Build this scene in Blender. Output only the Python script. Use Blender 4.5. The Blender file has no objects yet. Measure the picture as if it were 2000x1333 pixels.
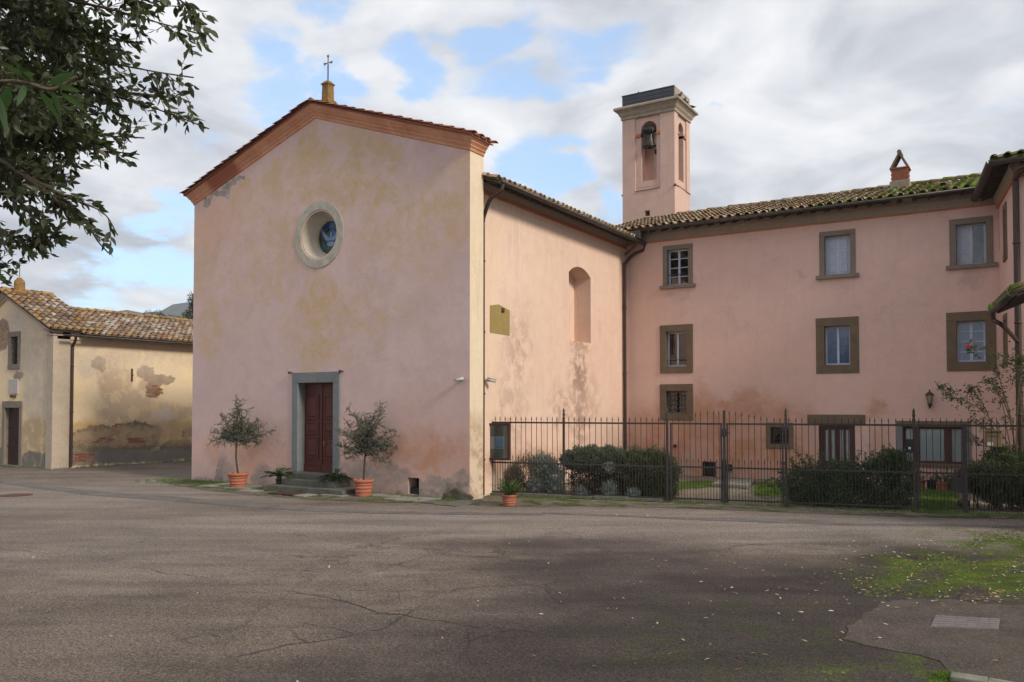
import bpy, bmesh, math, random
import numpy as np
from mathutils import Vector, Matrix, geometry
R=math.radians
random.seed(7); RNG=np.random.default_rng(7)
SC=bpy.context.scene
COL=SC.collection
# ------------------------------------------------------------------ camera
FPX=1620.0; HOR=795.0; H=2.4; YAW=R(31.9); PIT=R(1.6)
CY=HOR-FPX*math.tan(PIT)
cd=bpy.data.cameras.new('camera'); cam=bpy.data.objects.new('camera',cd); COL.objects.link(cam)
cam.location=(0,0,H); cam.rotation_euler=(R(90)+PIT,0,YAW)
cd.sensor_width=36; cd.lens=FPX/2000*36; cd.shift_y=(CY-666.5)/2000; cd.clip_end=9000; cd.clip_start=.05
SC.camera=cam
F2=Vector((-math.sin(YAW),math.cos(YAW),0)); R3=Vector((math.cos(YAW),math.sin(YAW),0))
F3=F2*math.cos(PIT)+Vector((0,0,math.sin(PIT))); U3=-F2*math.sin(PIT)+Vector((0,0,math.cos(PIT)))
CAM=Vector((0,0,H))
def ray(px,py): return F3+R3*((px-1000)/FPX)+U3*(-(py-CY)/FPX)
def hit(px,py,p0,n):
    d=ray(px,py); p0=Vector(p0); n=Vector(n)
    return CAM+d*((p0-CAM).dot(n)/d.dot(n))
def gnd(px,py,z=0): return hit(px,py,(0,0,z),(0,0,1))
def proj(p):
    v=Vector(p)-CAM; zc=v.dot(F3)
    if zc<.1: return (-1e4,-1e4,zc)
    return (1000+FPX*v.dot(R3)/zc, CY-FPX*v.dot(U3)/zc, zc)
# ------------------------------------------------------------------ sun, view
SUN_EL=R(33); SUN_AZ=Vector((1.0,-0.15,0)).normalized()
sd=bpy.data.lights.new('sun','SUN'); sd.energy=1.15; sd.angle=R(12); sd.color=(1,.90,.76)
so=bpy.data.objects.new('sun',sd); COL.objects.link(so)
sv=SUN_AZ*math.cos(SUN_EL)+Vector((0,0,math.sin(SUN_EL)))
so.rotation_euler=sv.to_track_quat('Z','Y').to_euler(); so.location=(20,0,30)
SC.view_settings.view_transform='Standard'; SC.view_settings.look='None'
SC.view_settings.exposure=1.55; SC.view_settings.gamma=1; SC.view_settings.use_curve_mapping=False
SC.render.engine='CYCLES'
# ------------------------------------------------------------------ node helpers
class G:
    """small wrapper for building node trees"""
    def __init__(s,nt): s.nt=nt
    def n(s,t,**k):
        nd=s.nt.nodes.new(t)
        for a,v in k.items(): setattr(nd,a,v)
        return nd
    def link(s,a,b): s.nt.links.new(a,b)
    def set(s,sock,v):
        if isinstance(v,bpy.types.NodeSocket): s.link(v,sock)
        elif isinstance(v,(tuple,list,Vector)):
            v=tuple(v)
            sock.default_value=(v+(1,)) if (sock.type=='RGBA' and len(v)==3) else v
        else: sock.default_value=v
    def math(s,op,a,b=None,c=None,clamp=False):
        nd=s.n('ShaderNodeMath',operation=op,use_clamp=clamp); s.set(nd.inputs[0],a)
        if b is not None: s.set(nd.inputs[1],b)
        if c is not None: s.set(nd.inputs[2],c)
        return nd.outputs[0]
    def vm(s,op,a,b=None,scale=None):
        nd=s.n('ShaderNodeVectorMath',operation=op); s.set(nd.inputs[0],a)
        if b is not None: s.set(nd.inputs[1],b)
        if scale is not None: s.set(nd.inputs['Scale'],scale)
        return nd.outputs['Value'] if op in('LENGTH','DOT_PRODUCT','DISTANCE') else nd.outputs['Vector']
    def noise(s,v,scale,detail=4,rough=.55,dist=0,col=False,w=None):
        nd=s.n('ShaderNodeTexNoise'); s.link(v,nd.inputs['Vector'])
        nd.inputs['Scale'].default_value=scale; nd.inputs['Detail'].default_value=detail
        nd.inputs['Roughness'].default_value=rough; nd.inputs['Distortion'].default_value=dist
        return nd.outputs['Color' if col else 'Fac']
    def voro(s,v,scale,feature='F1',rand=1,out='Distance'):
        nd=s.n('ShaderNodeTexVoronoi',feature=feature); s.link(v,nd.inputs['Vector'])
        nd.inputs['Scale'].default_value=scale; nd.inputs['Randomness'].default_value=rand
        return nd.outputs[out]
    def mr(s,x,a,b,c=0,d=1,smooth=False):
        nd=s.n('ShaderNodeMapRange'); nd.clamp=True
        if smooth: nd.interpolation_type='SMOOTHSTEP'
        for i,v in enumerate((x,a,b,c,d)): s.set(nd.inputs[i],v)
        return nd.outputs[0]
    def mix(s,f,a,b,mode='MIX'):
        nd=s.n('ShaderNodeMix',data_type='RGBA',blend_type=mode); nd.clamp_factor=True
        s.set(nd.inputs[0],f); s.set(nd.inputs[6],a); s.set(nd.inputs[7],b)
        return nd.outputs[2]
    def ramp(s,x,stops,interp='LINEAR'):
        nd=s.n('ShaderNodeValToRGB'); cr=nd.color_ramp; cr.interpolation=interp
        while len(cr.elements)<len(stops): cr.elements.new(.5)
        for e,(p,c) in zip(cr.elements,stops): e.position=p; e.color=tuple(c)+(1,) if len(c)==3 else c
        s.set(nd.inputs[0],x); return nd.outputs[0]
    def scalev(s,v,sc):
        nd=s.n('ShaderNodeMapping'); s.link(v,nd.inputs[0]); nd.inputs['Scale'].default_value=sc; return nd.outputs[0]
    def bump(s,h,strength=.3,dist=.02):
        nd=s.n('ShaderNodeBump'); nd.inputs['Strength'].default_value=strength; nd.inputs['Distance'].default_value=dist
        s.link(h,nd.inputs['Height']); return nd.outputs[0]
    def blobs(s,pos,lst,soft=.35):
        """lst of (centre vec3, radii vec3) -> max mask"""
        out=None
        for it in lst:
            c,r=it[0],it[1]; amp=it[2] if len(it)>2 else 1
            q=s.vm('MULTIPLY',s.vm('SUBTRACT',pos,tuple(c)),tuple((1/x if x else 0) for x in r))
            m=s.mr(s.vm('LENGTH',q),1+soft,1-soft,0,amp,True)
            out=m if out is None else s.math('MAXIMUM',out,m)
        return out
def newmat(name,rough=.8,spec=.3):
    m=bpy.data.materials.new(name); m.use_nodes=True
    g=G(m.node_tree); b=m.node_tree.nodes['Principled BSDF']
    b.inputs['Roughness'].default_value=rough; b.inputs['Specular IOR Level'].default_value=spec
    g.b=b; g.m=m
    g.pos=g.n('ShaderNodeNewGeometry').outputs['Position']
    return m,g
def fin(g,col=None,rough=None,normal=None,metal=None):
    if col is not None: g.set(g.b.inputs['Base Color'],col)
    if rough is not None: g.set(g.b.inputs['Roughness'],rough)
    if normal is not None: g.link(normal,g.b.inputs['Normal'])
    if metal is not None: g.set(g.b.inputs['Metallic'],metal)
def simple(name,c1,c2=None,scale=6,rough=.7,metal=0,bs=.2,spec=.3,detail=5,bd=.01,stretch=None):
    m,g=newmat(name,rough,spec); c2=c2 or tuple(x*.7 for x in c1)
    p=g.pos if not stretch else g.scalev(g.pos,stretch)
    f=g.noise(p,scale,detail,.6); f2=g.noise(p,scale*7,3,.6)
    c=g.mix(g.mr(f,.3,.7),c1,c2); c=g.mix(g.mr(f2,.35,.75,0,.35),c,tuple(x*.6 for x in c2))
    fin(g,c,None,g.bump(f2,bs,bd),metal); return m
# ------------------------------------------------------------------ world: sky with broken cloud
def make_world():
    w=bpy.data.worlds.new('World'); SC.world=w; w.use_nodes=True
    nt=w.node_tree; nt.nodes.clear(); g=G(nt)
    sky=g.n('ShaderNodeTexSky',sky_type='NISHITA'); sky.sun_disc=False
    sky.sun_elevation=SUN_EL; sky.sun_rotation=math.atan2(SUN_AZ.x,SUN_AZ.y)
    sky.air_density=1.0; sky.dust_density=1.2; sky.ozone_density=2.0
    d=g.n('ShaderNodeTexCoord').outputs['Generated']
    sep=g.n('ShaderNodeSeparateXYZ'); g.link(d,sep.inputs[0])
    z=g.math('ADD',g.math('MAXIMUM',sep.outputs[2],0.0),.22)
    cmb=g.n('ShaderNodeCombineXYZ'); g.link(g.math('DIVIDE',sep.outputs[0],z),cmb.inputs[0]); g.link(g.math('DIVIDE',sep.outputs[1],z),cmb.inputs[1])
    p=g.vm('ADD',cmb.outputs[0],(3.1,1.7,0.4))
    big=g.noise(p,1.5,9,.58,.35); med=g.noise(p,4.6,11,.66,.5)
    cov=g.math('ADD',g.math('MULTIPLY',big,.5),g.math('MULTIPLY',med,.5))
    holes=[(1185,120,.070,.030),(1090,175,.05,.02),(940,45,.05,.018),(560,190,.035,.045),(650,165,.03,.03),(640,40,.035,.025),
           (1110,285,.035,.022),(1195,385,.02,.035),(330,545,.06,.03),(225,545,.05,.03),(1000,150,.05,.03),(1050,300,.04,.03),(520,110,.03,.04),
           (330,430,.04,.02),(820,120,.03,.02),(1440,225,.02,.01)]
    dist=g.vm('ADD',d,g.vm('SCALE',g.vm('SUBTRACT',g.noise(p,3.2,6,.6,0,True),(.5,.5,.5)),scale=.16))
    hm=None
    for px,py,rx,rz in holes:
        c=ray(px,py).normalized(); q=g.vm('SUBTRACT',dist,tuple(c))
        m=g.mr(g.vm('LENGTH',g.vm('MULTIPLY',q,(1/rx,1/rx,1/rz))),1.7,.2,0,1,True)
        hm=m if hm is None else g.math('MAXIMUM',hm,m)
    cov=g.math('SUBTRACT',g.math('ADD',cov,.12),g.math('MULTIPLY',hm,.215))
    mask=g.mr(cov,.405,.585,.08,1,True)
    sh=g.noise(g.vm('ADD',p,(1.3,.2,.5)),2.7,8,.54,.5)
    sh2=g.noise(g.vm('ADD',p,(5.3,.2,.5)),8,6,.6,.3)
    tone=g.math('ADD',g.math('MULTIPLY',sh,.84),g.math('MULTIPLY',sh2,.16))
    cc=g.ramp(tone,[(.36,(.50,.52,.57)),(.45,(.65,.665,.71)),(.53,(.80,.81,.84)),(.64,(.97,.97,.98))])
    cc=g.vm('SCALE',cc,scale=3.75)
    sk=g.mix(.30,g.vm('MULTIPLY',sky.outputs[0],(.72,.84,.92)),(2.9,3.6,4.3))
    c=g.mix(g.math('MULTIPLY',mask,.97),sk,cc)
    bg=g.n('ShaderNodeBackground'); g.link(c,bg.inputs[0]); bg.inputs[1].default_value=.1
    o=g.n('ShaderNodeOutputWorld'); g.link(bg.outputs[0],o.inputs[0])
make_world()
# ------------------------------------------------------------------ object helpers
def props(o,label=None,cat=None,group=None,kind=None):
    if label: o['label']=label
    if cat: o['category']=cat
    if group: o['group']=group
    if kind: o['kind']=kind
    return o
def thing(name,loc,label,cat,group=None,rz=0):
    o=bpy.data.objects.new(name,None); o.empty_display_size=.2; COL.objects.link(o)
    o.location=loc; o.rotation_euler=(0,0,rz); return props(o,label,cat,group)
def wpos(o):
    v=Vector((0,0,0))
    while o is not None: v=v+o.location; o=o.parent
    return v
class MB:
    def __init__(s): s.v=[]; s.f=[]; s.mi=[]; s.smooth=[]
    def add(s,vs,fs,mi=0,smooth=False):
        b=len(s.v); s.v+= [tuple(v) for v in vs]
        for f in fs: s.f.append(tuple(b+i for i in f)); s.mi.append(mi); s.smooth.append(smooth)
    def hexa(s,p,mi=0):
        s.add(p,[(0,3,2,1),(4,5,6,7),(0,1,5,4),(1,2,6,5),(2,3,7,6),(3,0,4,7)],mi)
    def box(s,x0,x1,y0,y1,z0,z1,mi=0):
        s.hexa([(x0,y0,z0),(x1,y0,z0),(x1,y1,z0),(x0,y1,z0),(x0,y0,z1),(x1,y0,z1),(x1,y1,z1),(x0,y1,z1)],mi)
    def fbox(s,fr,u0,u1,z0,z1,d0,d1,mi=0):
        P=fr.P; s.hexa([P(u0,z0,d1),P(u1,z0,d1),P(u1,z0,d0),P(u0,z0,d0),P(u0,z1,d1),P(u1,z1,d1),P(u1,z1,d0),P(u0,z1,d0)],mi)
    def tube(s,pts,r,n=8,mi=0,cap=True,smooth=True):
        pts=[Vector(p) for p in pts]; rs=r if isinstance(r,(list,tuple)) else [r]*len(pts)
        vs=[];a=None
        for i,p in enumerate(pts):
            t=((pts[min(i+1,len(pts)-1)]-pts[max(i-1,0)])).normalized()
            if a is None: a=t.orthogonal().normalized()
            a=(a-t*a.dot(t)); a=a.normalized() if a.length>1e-6 else t.orthogonal().normalized()
            b=t.cross(a)
            for k in range(n):
                w=2*math.pi*k/n; vs.append(p+a*(math.cos(w)*rs[i])+b*(math.sin(w)*rs[i]))
        fs=[]
        for i in range(len(pts)-1):
            for k in range(n):
                fs.append((i*n+k,i*n+(k+1)%n,(i+1)*n+(k+1)%n,(i+1)*n+k))
        s.add(vs,fs,mi,smooth)
        if cap:
            s.add(vs[:n],[tuple(reversed(range(n)))],mi); s.add(vs[-n:],[tuple(range(n))],mi)
    def lathe(s,c,prof,n=24,mi=0,smooth=True,squash=1):
        c=Vector(c); vs=[]
        for r,z in prof:
            for k in range(n):
                w=2*math.pi*k/n; vs.append(c+Vector((math.cos(w)*r,math.sin(w)*r*squash,z)))
        fs=[(i*n+k,i*n+(k+1)%n,(i+1)*n+(k+1)%n,(i+1)*n+k) for i in range(len(prof)-1) for k in range(n)]
        s.add(vs,fs,mi,smooth)
        s.add(vs[:n],[tuple(reversed(range(n)))],mi); s.add(vs[-n:],[tuple(range(n))],mi)
    def rings(s,x0,x1,y0,y1,prof,mi=0):
        vs=[]
        for o,z in prof: vs+=[(x0-o,y0-o,z),(x1+o,y0-o,z),(x1+o,y1+o,z),(x0-o,y1+o,z)]
        fs=[(i*4+k,i*4+(k+1)%4,(i+1)*4+(k+1)%4,(i+1)*4+k) for i in range(len(prof)-1) for k in range(4)]
        fs+=[(3,2,1,0),tuple(len(vs)-4+k for k in range(4))]
        s.add(vs,fs,mi)
    def wall(s,fr,outer,holes=(),mi=0,d=0,reveal=.25,rmi=None):
        """flat face in frame plane with holes; holes may be (loop,reveal)"""
        loops=[outer]; revs=[]
        for h in holes:
            if isinstance(h,tuple): loops.append(h[0]); revs.append(h[1])
            else: loops.append(h); revs.append(reveal)
        flat=[p for l in loops for p in l]
        tris=geometry.tessellate_polygon([[Vector((u,z,0)) for u,z in l] for l in loops])
        vs=[fr.P(u,z,d) for u,z in flat]
        fs=[]
        for t in tris:
            a,b,c=[Vector(vs[i]) for i in t]
            fs.append(t if (b-a).cross(c-a).dot(fr.N)>0 else (t[0],t[2],t[1]))
        s.add(vs,fs,mi)
        for l,rv in zip(loops[1:],revs):
            n=len(l); v2=[fr.P(u,z,d) for u,z in l]+[fr.P(u,z,d-rv) for u,z in l]
            s.add(v2,[(k,(k+1)%n,n+(k+1)%n,n+k) for k in range(n)],mi if rmi is None else rmi)
    def mesh(s,name,mats,off=Vector((0,0,0))):
        me=bpy.data.meshes.new(name)
        me.from_pydata([(v[0]-off[0],v[1]-off[1],v[2]-off[2]) for v in s.v],[],s.f)
        for m in (mats if isinstance(mats,(list,tuple)) else [mats]): me.materials.append(m)
        me.polygons.foreach_set('material_index',s.mi); me.polygons.foreach_set('use_smooth',s.smooth)
        me.update(); return me
    def build(s,name,mats,parent=None,label=None,kind=None,bevel=0,origin=None,fixn=True):
        off=wpos(parent) if parent else Vector((0,0,0))
        org=Vector(origin) if origin is not None else off
        me=s.mesh(name,mats,org)
        if fixn and len(me.polygons)<60000:
            bm=bmesh.new(); bm.from_mesh(me); bmesh.ops.recalc_face_normals(bm,faces=bm.faces); bm.to_mesh(me); bm.free()
        o=bpy.data.objects.new(name,me); COL.objects.link(o)
        if parent: o.parent=parent; o.location=org-off
        else: o.location=org
        if bevel:
            b=o.modifiers.new('bevel','BEVEL'); b.width=bevel; b.segments=2; b.limit_method='ANGLE'; b.angle_limit=R(40)
        return props(o,label,None,None,kind)
def wall_mesh_object(mb,name,mats,parent=None,**k): return mb.build(name,mats,parent,fixn=False,**k)
class Fr:
    def __init__(s,o,U,N): s.o=Vector(o); s.U=Vector(U).normalized(); s.N=Vector(N).normalized()
    def P(s,u,z,d=0): return s.o+s.U*u+s.N*d+Vector((0,0,z))
    def uv(s,px,py,d=0):
        p=hit(px,py,s.o+s.N*d,s.N)-s.o; return (p.dot(s.U),p.z)
    def rect(s,px0,py0,px1,py1,pxm=None):
        """rectangle whose left/right edges and centre-line heights match the pixels"""
        u0=s.uv(px0,py0)[0]; u1=s.uv(px1,py0)[0]; c=(px0+px1)/2
        z1=s.uv(c,py0)[1]; z0=s.uv(c,py1)[1]; return (u0,u1,z0,z1)
def grow(r,k=.02): return (r[0]-k,r[1]+k,r[2]-k,r[3]+k)
def rl(u0,u1,z0,z1): return [(u0,z0),(u1,z0),(u1,z1),(u0,z1)]
def copy_tree(o,parent=None):
    c=o.copy(); COL.objects.link(c); c.parent=parent
    for ch in o.children: copy_tree(ch,c)
    return c
def pieces(name,items,parent,limit=300,rest=None,label=None):
    """items: list of (Matrix world, mesh). The ones that show largest become objects, the rest one joined part"""
    off=wpos(parent)
    def score(it):
        x,y,d=proj(it[0].translation)
        return (0 if (-30<x<2030 and -30<y<1363) else 1, d)
    items=sorted(items,key=score)
    for M,me in items[:limit]:
        o=bpy.data.objects.new(name,me); COL.objects.link(o); o.parent=parent
        o.matrix_local=Matrix.Translation(-off)@M
    rs=items[limit:]
    if rs:
        cache={}; V=[];Fc=[];MI=[];SM=[];mats=[];b=0
        for M,me in rs:
            if me.name not in cache:
                co=np.empty(len(me.vertices)*3); me.vertices.foreach_get('co',co)
                mi=[]
                for mt in me.materials:
                    if mt not in mats: mats.append(mt)
                    mi.append(mats.index(mt))
                cache[me.name]=(co.reshape(-1,3),[tuple(p.vertices) for p in me.polygons],[mi[p.material_index] for p in me.polygons],[p.use_smooth for p in me.polygons])
            co,fs,mi,sm=cache[me.name]; A=np.array(M)
            V.append(co@A[:3,:3].T+A[:3,3]-np.array(off)); Fc+=[tuple(b+i for i in f) for f in fs]; MI+=mi; SM+=sm; b+=len(co)
        me=bpy.data.meshes.new(name+'_mass'); me.from_pydata(np.concatenate(V).tolist(),[],Fc)
        for mt in mats: me.materials.append(mt)
        me.polygons.foreach_set('material_index',MI); me.polygons.foreach_set('use_smooth',SM); me.update()
        o=bpy.data.objects.new(rest or name+'_mass',me); COL.objects.link(o); o.parent=parent; o['kind']='stuff'
def basis(x,y,z,loc):
    x=Vector(x);y=Vector(y);z=Vector(z)
    M=Matrix(((x.x,y.x,z.x,0),(x.y,y.y,z.y,0),(x.z,y.z,z.z,0),(0,0,0,1)))
    return Matrix.Translation(Vector(loc))@M
# ------------------------------------------------------------------ frames of the buildings (metres, camera foot at the origin)
YF=17.5; XL=-23.2; XR=-12.17
XN=-12.42; YW=27.85; XC=-0.66
FAC=Fr((0,YF,0),(1,0,0),(0,-1,0))
NAV=Fr((XN,0,0),(0,1,0),(1,0,0))
WIN=Fr((0,YW,0),(1,0,0),(0,-1,0))
CHS=Fr((-32.0,0,0),(0,1,0),(1,0,0))
CHF=Fr((0,17.85,0),(1,0,0),(0,-1,0))
def B(fr,lst,k=1.0):
    """pixel ellipses (x,y,rx,ry[,amp]) on a wall -> world blobs"""
    out=[]
    for it in lst:
        px,py,rx,ry=it[:4]; c=hit(px,py,fr.o,fr.N)
        a=(hit(px+rx,py,fr.o,fr.N)-c).length; z=abs(hit(px,py+ry,fr.o,fr.N).z-c.z)
        r=Vector((abs(fr.U.x)*a,abs(fr.U.y)*a,z))
        out.append((c,(r.x if r.x>.01 else 0,r.y if r.y>.01 else 0,r.z))+tuple(it[4:]))
    return out
def plaster(name,base,base2,layers,bumps=.25,streak=None,grain=.12):
    """layers: (color, colour2, blobs, noise breakup 0..1, soft)"""
    m,g=newmat(name,.92,.15)
    wob=g.vm('SCALE',g.vm('SUBTRACT',g.noise(g.pos,1.3,6,.62,0,True),(.5,.5,.5)),scale=1.3)
    wob2=g.vm('SCALE',g.vm('SUBTRACT',g.noise(g.pos,5,5,.7,0,True),(.5,.5,.5)),scale=.5)
    wp=g.vm('ADD',g.vm('ADD',g.pos,wob),wob2)
    big=g.noise(g.pos,.45,6,.6,.4); mid=g.noise(g.pos,2.4,7,.68,.5); fine=g.noise(g.pos,22,5,.7)
    c=g.mix(g.mr(big,.36,.64),base,base2)
    c=g.mix(g.mr(mid,.42,.72,0,.5),c,tuple(x*.84 for x in base2))
    extra=None
    for L in layers:
        col,col2,bl,brk,soft=L[:5]
        mk=g.blobs(wp,bl,soft)
        if brk>0:
            nb=g.noise(g.vm('ADD',g.pos,(L[5] if len(L)>5 else 3,1,7)),L[6] if len(L)>6 else 1.6,7,.68,.3)
            mk=g.math('MULTIPLY',mk,g.mr(nb,.475-.05*brk+(L[7] if len(L)>7 else 0),.55+(L[7] if len(L)>7 else 0),1-brk,1))
        cc=g.mix(g.mr(mid,.35,.65),col,col2)
        c=g.mix(mk,c,cc); extra=mk
    if streak:
        sp=g.scalev(g.pos,(3.2,3.2,.28)); st=g.noise(sp,1.6,7,.7,.2)
        c=g.mix(g.mr(st,.54,.72,0,streak),c,tuple(x*.5 for x in base2))
        sp2=g.scalev(g.pos,(9,9,.6)); st2=g.noise(sp2,1.5,5,.7)
        c=g.mix(g.mr(st2,.56,.75,0,streak*.7),c,tuple(x*.6 for x in base2))
    c=g.mix(g.mr(fine,.25,.8,0,grain*2),c,tuple(x*.62 for x in base2))
    # hairline cracks
    cr=g.voro(g.vm('ADD',g.pos,g.vm('SCALE',g.noise(g.pos,2,5,.7,0,True),scale=1.4)),.38,'DISTANCE_TO_EDGE')
    ck=g.math('MULTIPLY',g.mr(cr,.0,.006,1,0),g.mr(big,.45,.62,0,.55))
    c=g.mix(ck,c,tuple(x*.5 for x in base2))
    h=g.math('ADD',g.math('MULTIPLY',mid,1.0),g.math('MULTIPLY',fine,.25))
    if extra is not None: h=g.math('SUBTRACT',h,g.math('MULTIPLY',extra,.5))
    fin(g,c,None,g.bump(h,bumps,.03)); return m
M={}
M['facade']=plaster('facade_plaster',(.68,.495,.465),(.62,.455,.43),[
   ((.56,.395,.215),(.60,.42,.25),B(FAC,[(660,290,75,40),(700,320,60,60),(560,350,60,50,.8),(480,400,40,45,.8),(640,350,70,60,.9),(745,305,45,40,.9),
        (760,400,50,45),(800,380,50,40,.7),(620,590,35,55),(617,690,36,34,1),(905,330,20,60,.8),(890,430,35,50,.7),(730,470,70,40,.5),(560,450,50,60,.6),(690,620,35,50,.6),(600,310,25,60),(680,370,22,50),(520,380,40,35,.8),(850,450,30,60,.5),(560,640,20,60,.5),
        (400,500,30,80,.6),(410,640,30,60,.7),(500,520,60,70,.4),(830,500,60,60,.4),(420,420,40,30,.4)]),.6,.28,3,2.2),
   ((.57,.41,.24),(.61,.435,.27),B(FAC,[(560,330,150,70,.9),(800,420,110,110,.8),(520,520,120,110,.7),(690,620,130,90,.7),(880,380,40,110,.8),(620,280,120,50,.9)]),.97,.5,17,2.0,.045),
   ((.72,.55,.52),(.68,.51,.49),B(FAC,[(650,450,260,200,.6),(800,650,160,120,.6)]),.97,.5,27,1.1,.03),
   ((.70,.43,.33),(.64,.38,.28),B(FAC,[(520,900,190,62,.8),(740,900,200,70,.8),(860,850,90,90,.5),(420,440,50,40,.6)]),.45,.6,9,1.1),
   ((.50,.22,.12),(.48,.25,.15),B(FAC,[(840,885,62,42,.8),(800,930,50,30,.4),(478,885,24,40,.5),(420,880,18,25,.4),(900,900,18,60,.5)]),.4,.7,5,1.5),
   ((.29,.235,.21),(.36,.29,.26),B(FAC,[(436,925,19,26),(510,932,17,26),(545,925,26,22,.7),(745,928,60,26),(690,915,26,22,.7),(865,950,38,22),(820,958,24,18,.8),(900,945,16,25),(770,965,100,12,.8)]),.4,.2,2,1.8),
   ((.31,.29,.25),(.24,.23,.20),B(FAC,[(402,392,13,9),(425,378,18,8),(450,362,14,7),(468,350,10,5)]),.3,.2,1,3),
   ((.10,.10,.075),(.15,.13,.10),B(FAC,[(420,948,60,9,.8),(700,972,260,9,.75),(893,965,24,16),(650,950,90,14,.6)]),.3,.5,8,2.5)],.3,None,.10)
M['return']=plaster('return_plaster',(.78,.67,.52),(.76,.62,.46),[((.74,.62,.44),(.70,.57,.40),[((XR,YF+.2,5.0),(0,0,3.2),.75)],.5,.5),
   ((.40,.22,.13),(.30,.2,.14),[((XR,YF+.2,.8),(0,0,1.3),.8)],.6,.5)],.3,.3)
M['nave']=plaster('nave_plaster',(.78,.59,.475),(.74,.545,.43),[
   ((.80,.60,.44),(.78,.57,.41),B(NAV,[(960,600,16,260,.5),(965,850,20,120,.6)]),.4,.7),
   ((.74,.50,.40),(.70,.45,.35),B(NAV,[(1150,740,80,200,.5),(1220,700,30,200,.5),(1060,880,150,60,.6)]),.5,.7,6,.8),
   ((.27,.17,.13),(.33,.22,.17),B(NAV,[(1133,730,16,60,.9),(1105,800,28,42,.65),(1010,680,26,80,.45),(1000,800,30,70,.4),(1135,820,18,60,.8),(1160,780,10,50,.4),(930,0,1,1)]),1,.7,11,2.6),
   ((.45,.24,.14),(.36,.24,.17),B(NAV,[(1040,900,90,30,.7),(1133,672,20,6,.8)]),.5,.5,4,1.5)],.3,.28)
M['wing']=plaster('wing_plaster',(.74,.52,.455),(.69,.48,.42),[
   ((.75,.50,.41),(.73,.485,.395),B(WIN,[(1240,600,60,260,.6),(1500,690,160,50,.6),(1700,780,200,50,.5),(1900,700,80,120,.4)]),.4,.7,3,.7),
   ((.50,.235,.125),(.44,.22,.125),B(WIN,[(1370,870,150,85,.9),(1480,865,120,80,.95),(1555,880,60,70,.8),(1260,890,40,90,.7),(1640,800,1,1)]),.35,.45,5,1.0),
   ((.48,.25,.15),(.52,.28,.18),B(WIN,[(1420,785,42,12,.8),(1450,775,22,18,.6),(1715,800,26,12,.7),(1370,770,12,40,.4),(1720,860,20,40,.5),(1570,530,12,8,.4)]),.35,.5,8,2),
   ((.52,.34,.27),(.58,.40,.33),B(WIN,[(1580,850,22,40,.7),(1370,845,26,30,.5),(1420,840,15,25,.4)]),.5,.5,1,1.4),
   ((.56,.40,.35),(.50,.36,.32),B(WIN,[(1900,545,24,20,.7),(1635,560,24,14,.6),(1322,580,20,16,.6),(1425,640,60,20,.3)]),.9,.5,14,3),
   ((.50,.44,.39),(.36,.30,.26),B(WIN,[(1345,905,14,26,.9),(1430,925,26,12,.8),(1330,930,30,12,.7),(1510,925,50,10,.6)]),.5,.3,6,2)],.28,.12)
M['tower']=plaster('tower_plaster',(.68,.48,.41),(.62,.43,.36),[
   ((.62,.45,.28),(.56,.38,.22),[((-14.3,37,12.2),(1.2,2,1.2),.7)],.5,.6),
   ((.22,.16,.12),(.28,.2,.15),[((-15.6,36,12.2),(.14,1,.7),.8),((-14.8,36,12.3),(.12,1,.6),.9),((-15.2,36,12.3),(.1,1,.8),.6),((-13.8,37,13),(1,2,.14),.5)],.7,.6,3,3)],.3,.3)
M['orange']=simple('terracotta_paint',(.58,.25,.13),(.44,.17,.09),2.2,.85,bs=.3,spec=.15)
M['cornice']=None
def cornice_mat():
    m,g=newmat('raking_cornice_plaster',.9,.15)
    a=g.noise(g.pos,1.1,7,.68,.4); b=g.noise(g.pos,14,5,.7)
    c=g.mix(g.mr(a,.35,.65),(.68,.35,.22),(.54,.245,.14))
    c=g.mix(g.blobs(g.vm('ADD',g.pos,g.vm('SCALE',g.noise(g.pos,4,3,.6,0,True),scale=.3)),[((-21.55,16.9,9.95),(.75,0,.6),1)],.25),c,(.36,.13,.075))
    c=g.mix(g.mr(b,.5,.75,0,.5),c,(.22,.11,.07)); fin(g,c,None,g.bump(b,.3,.02)); return m
M['cornice']=cornice_mat()
M['yellow']=None
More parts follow.
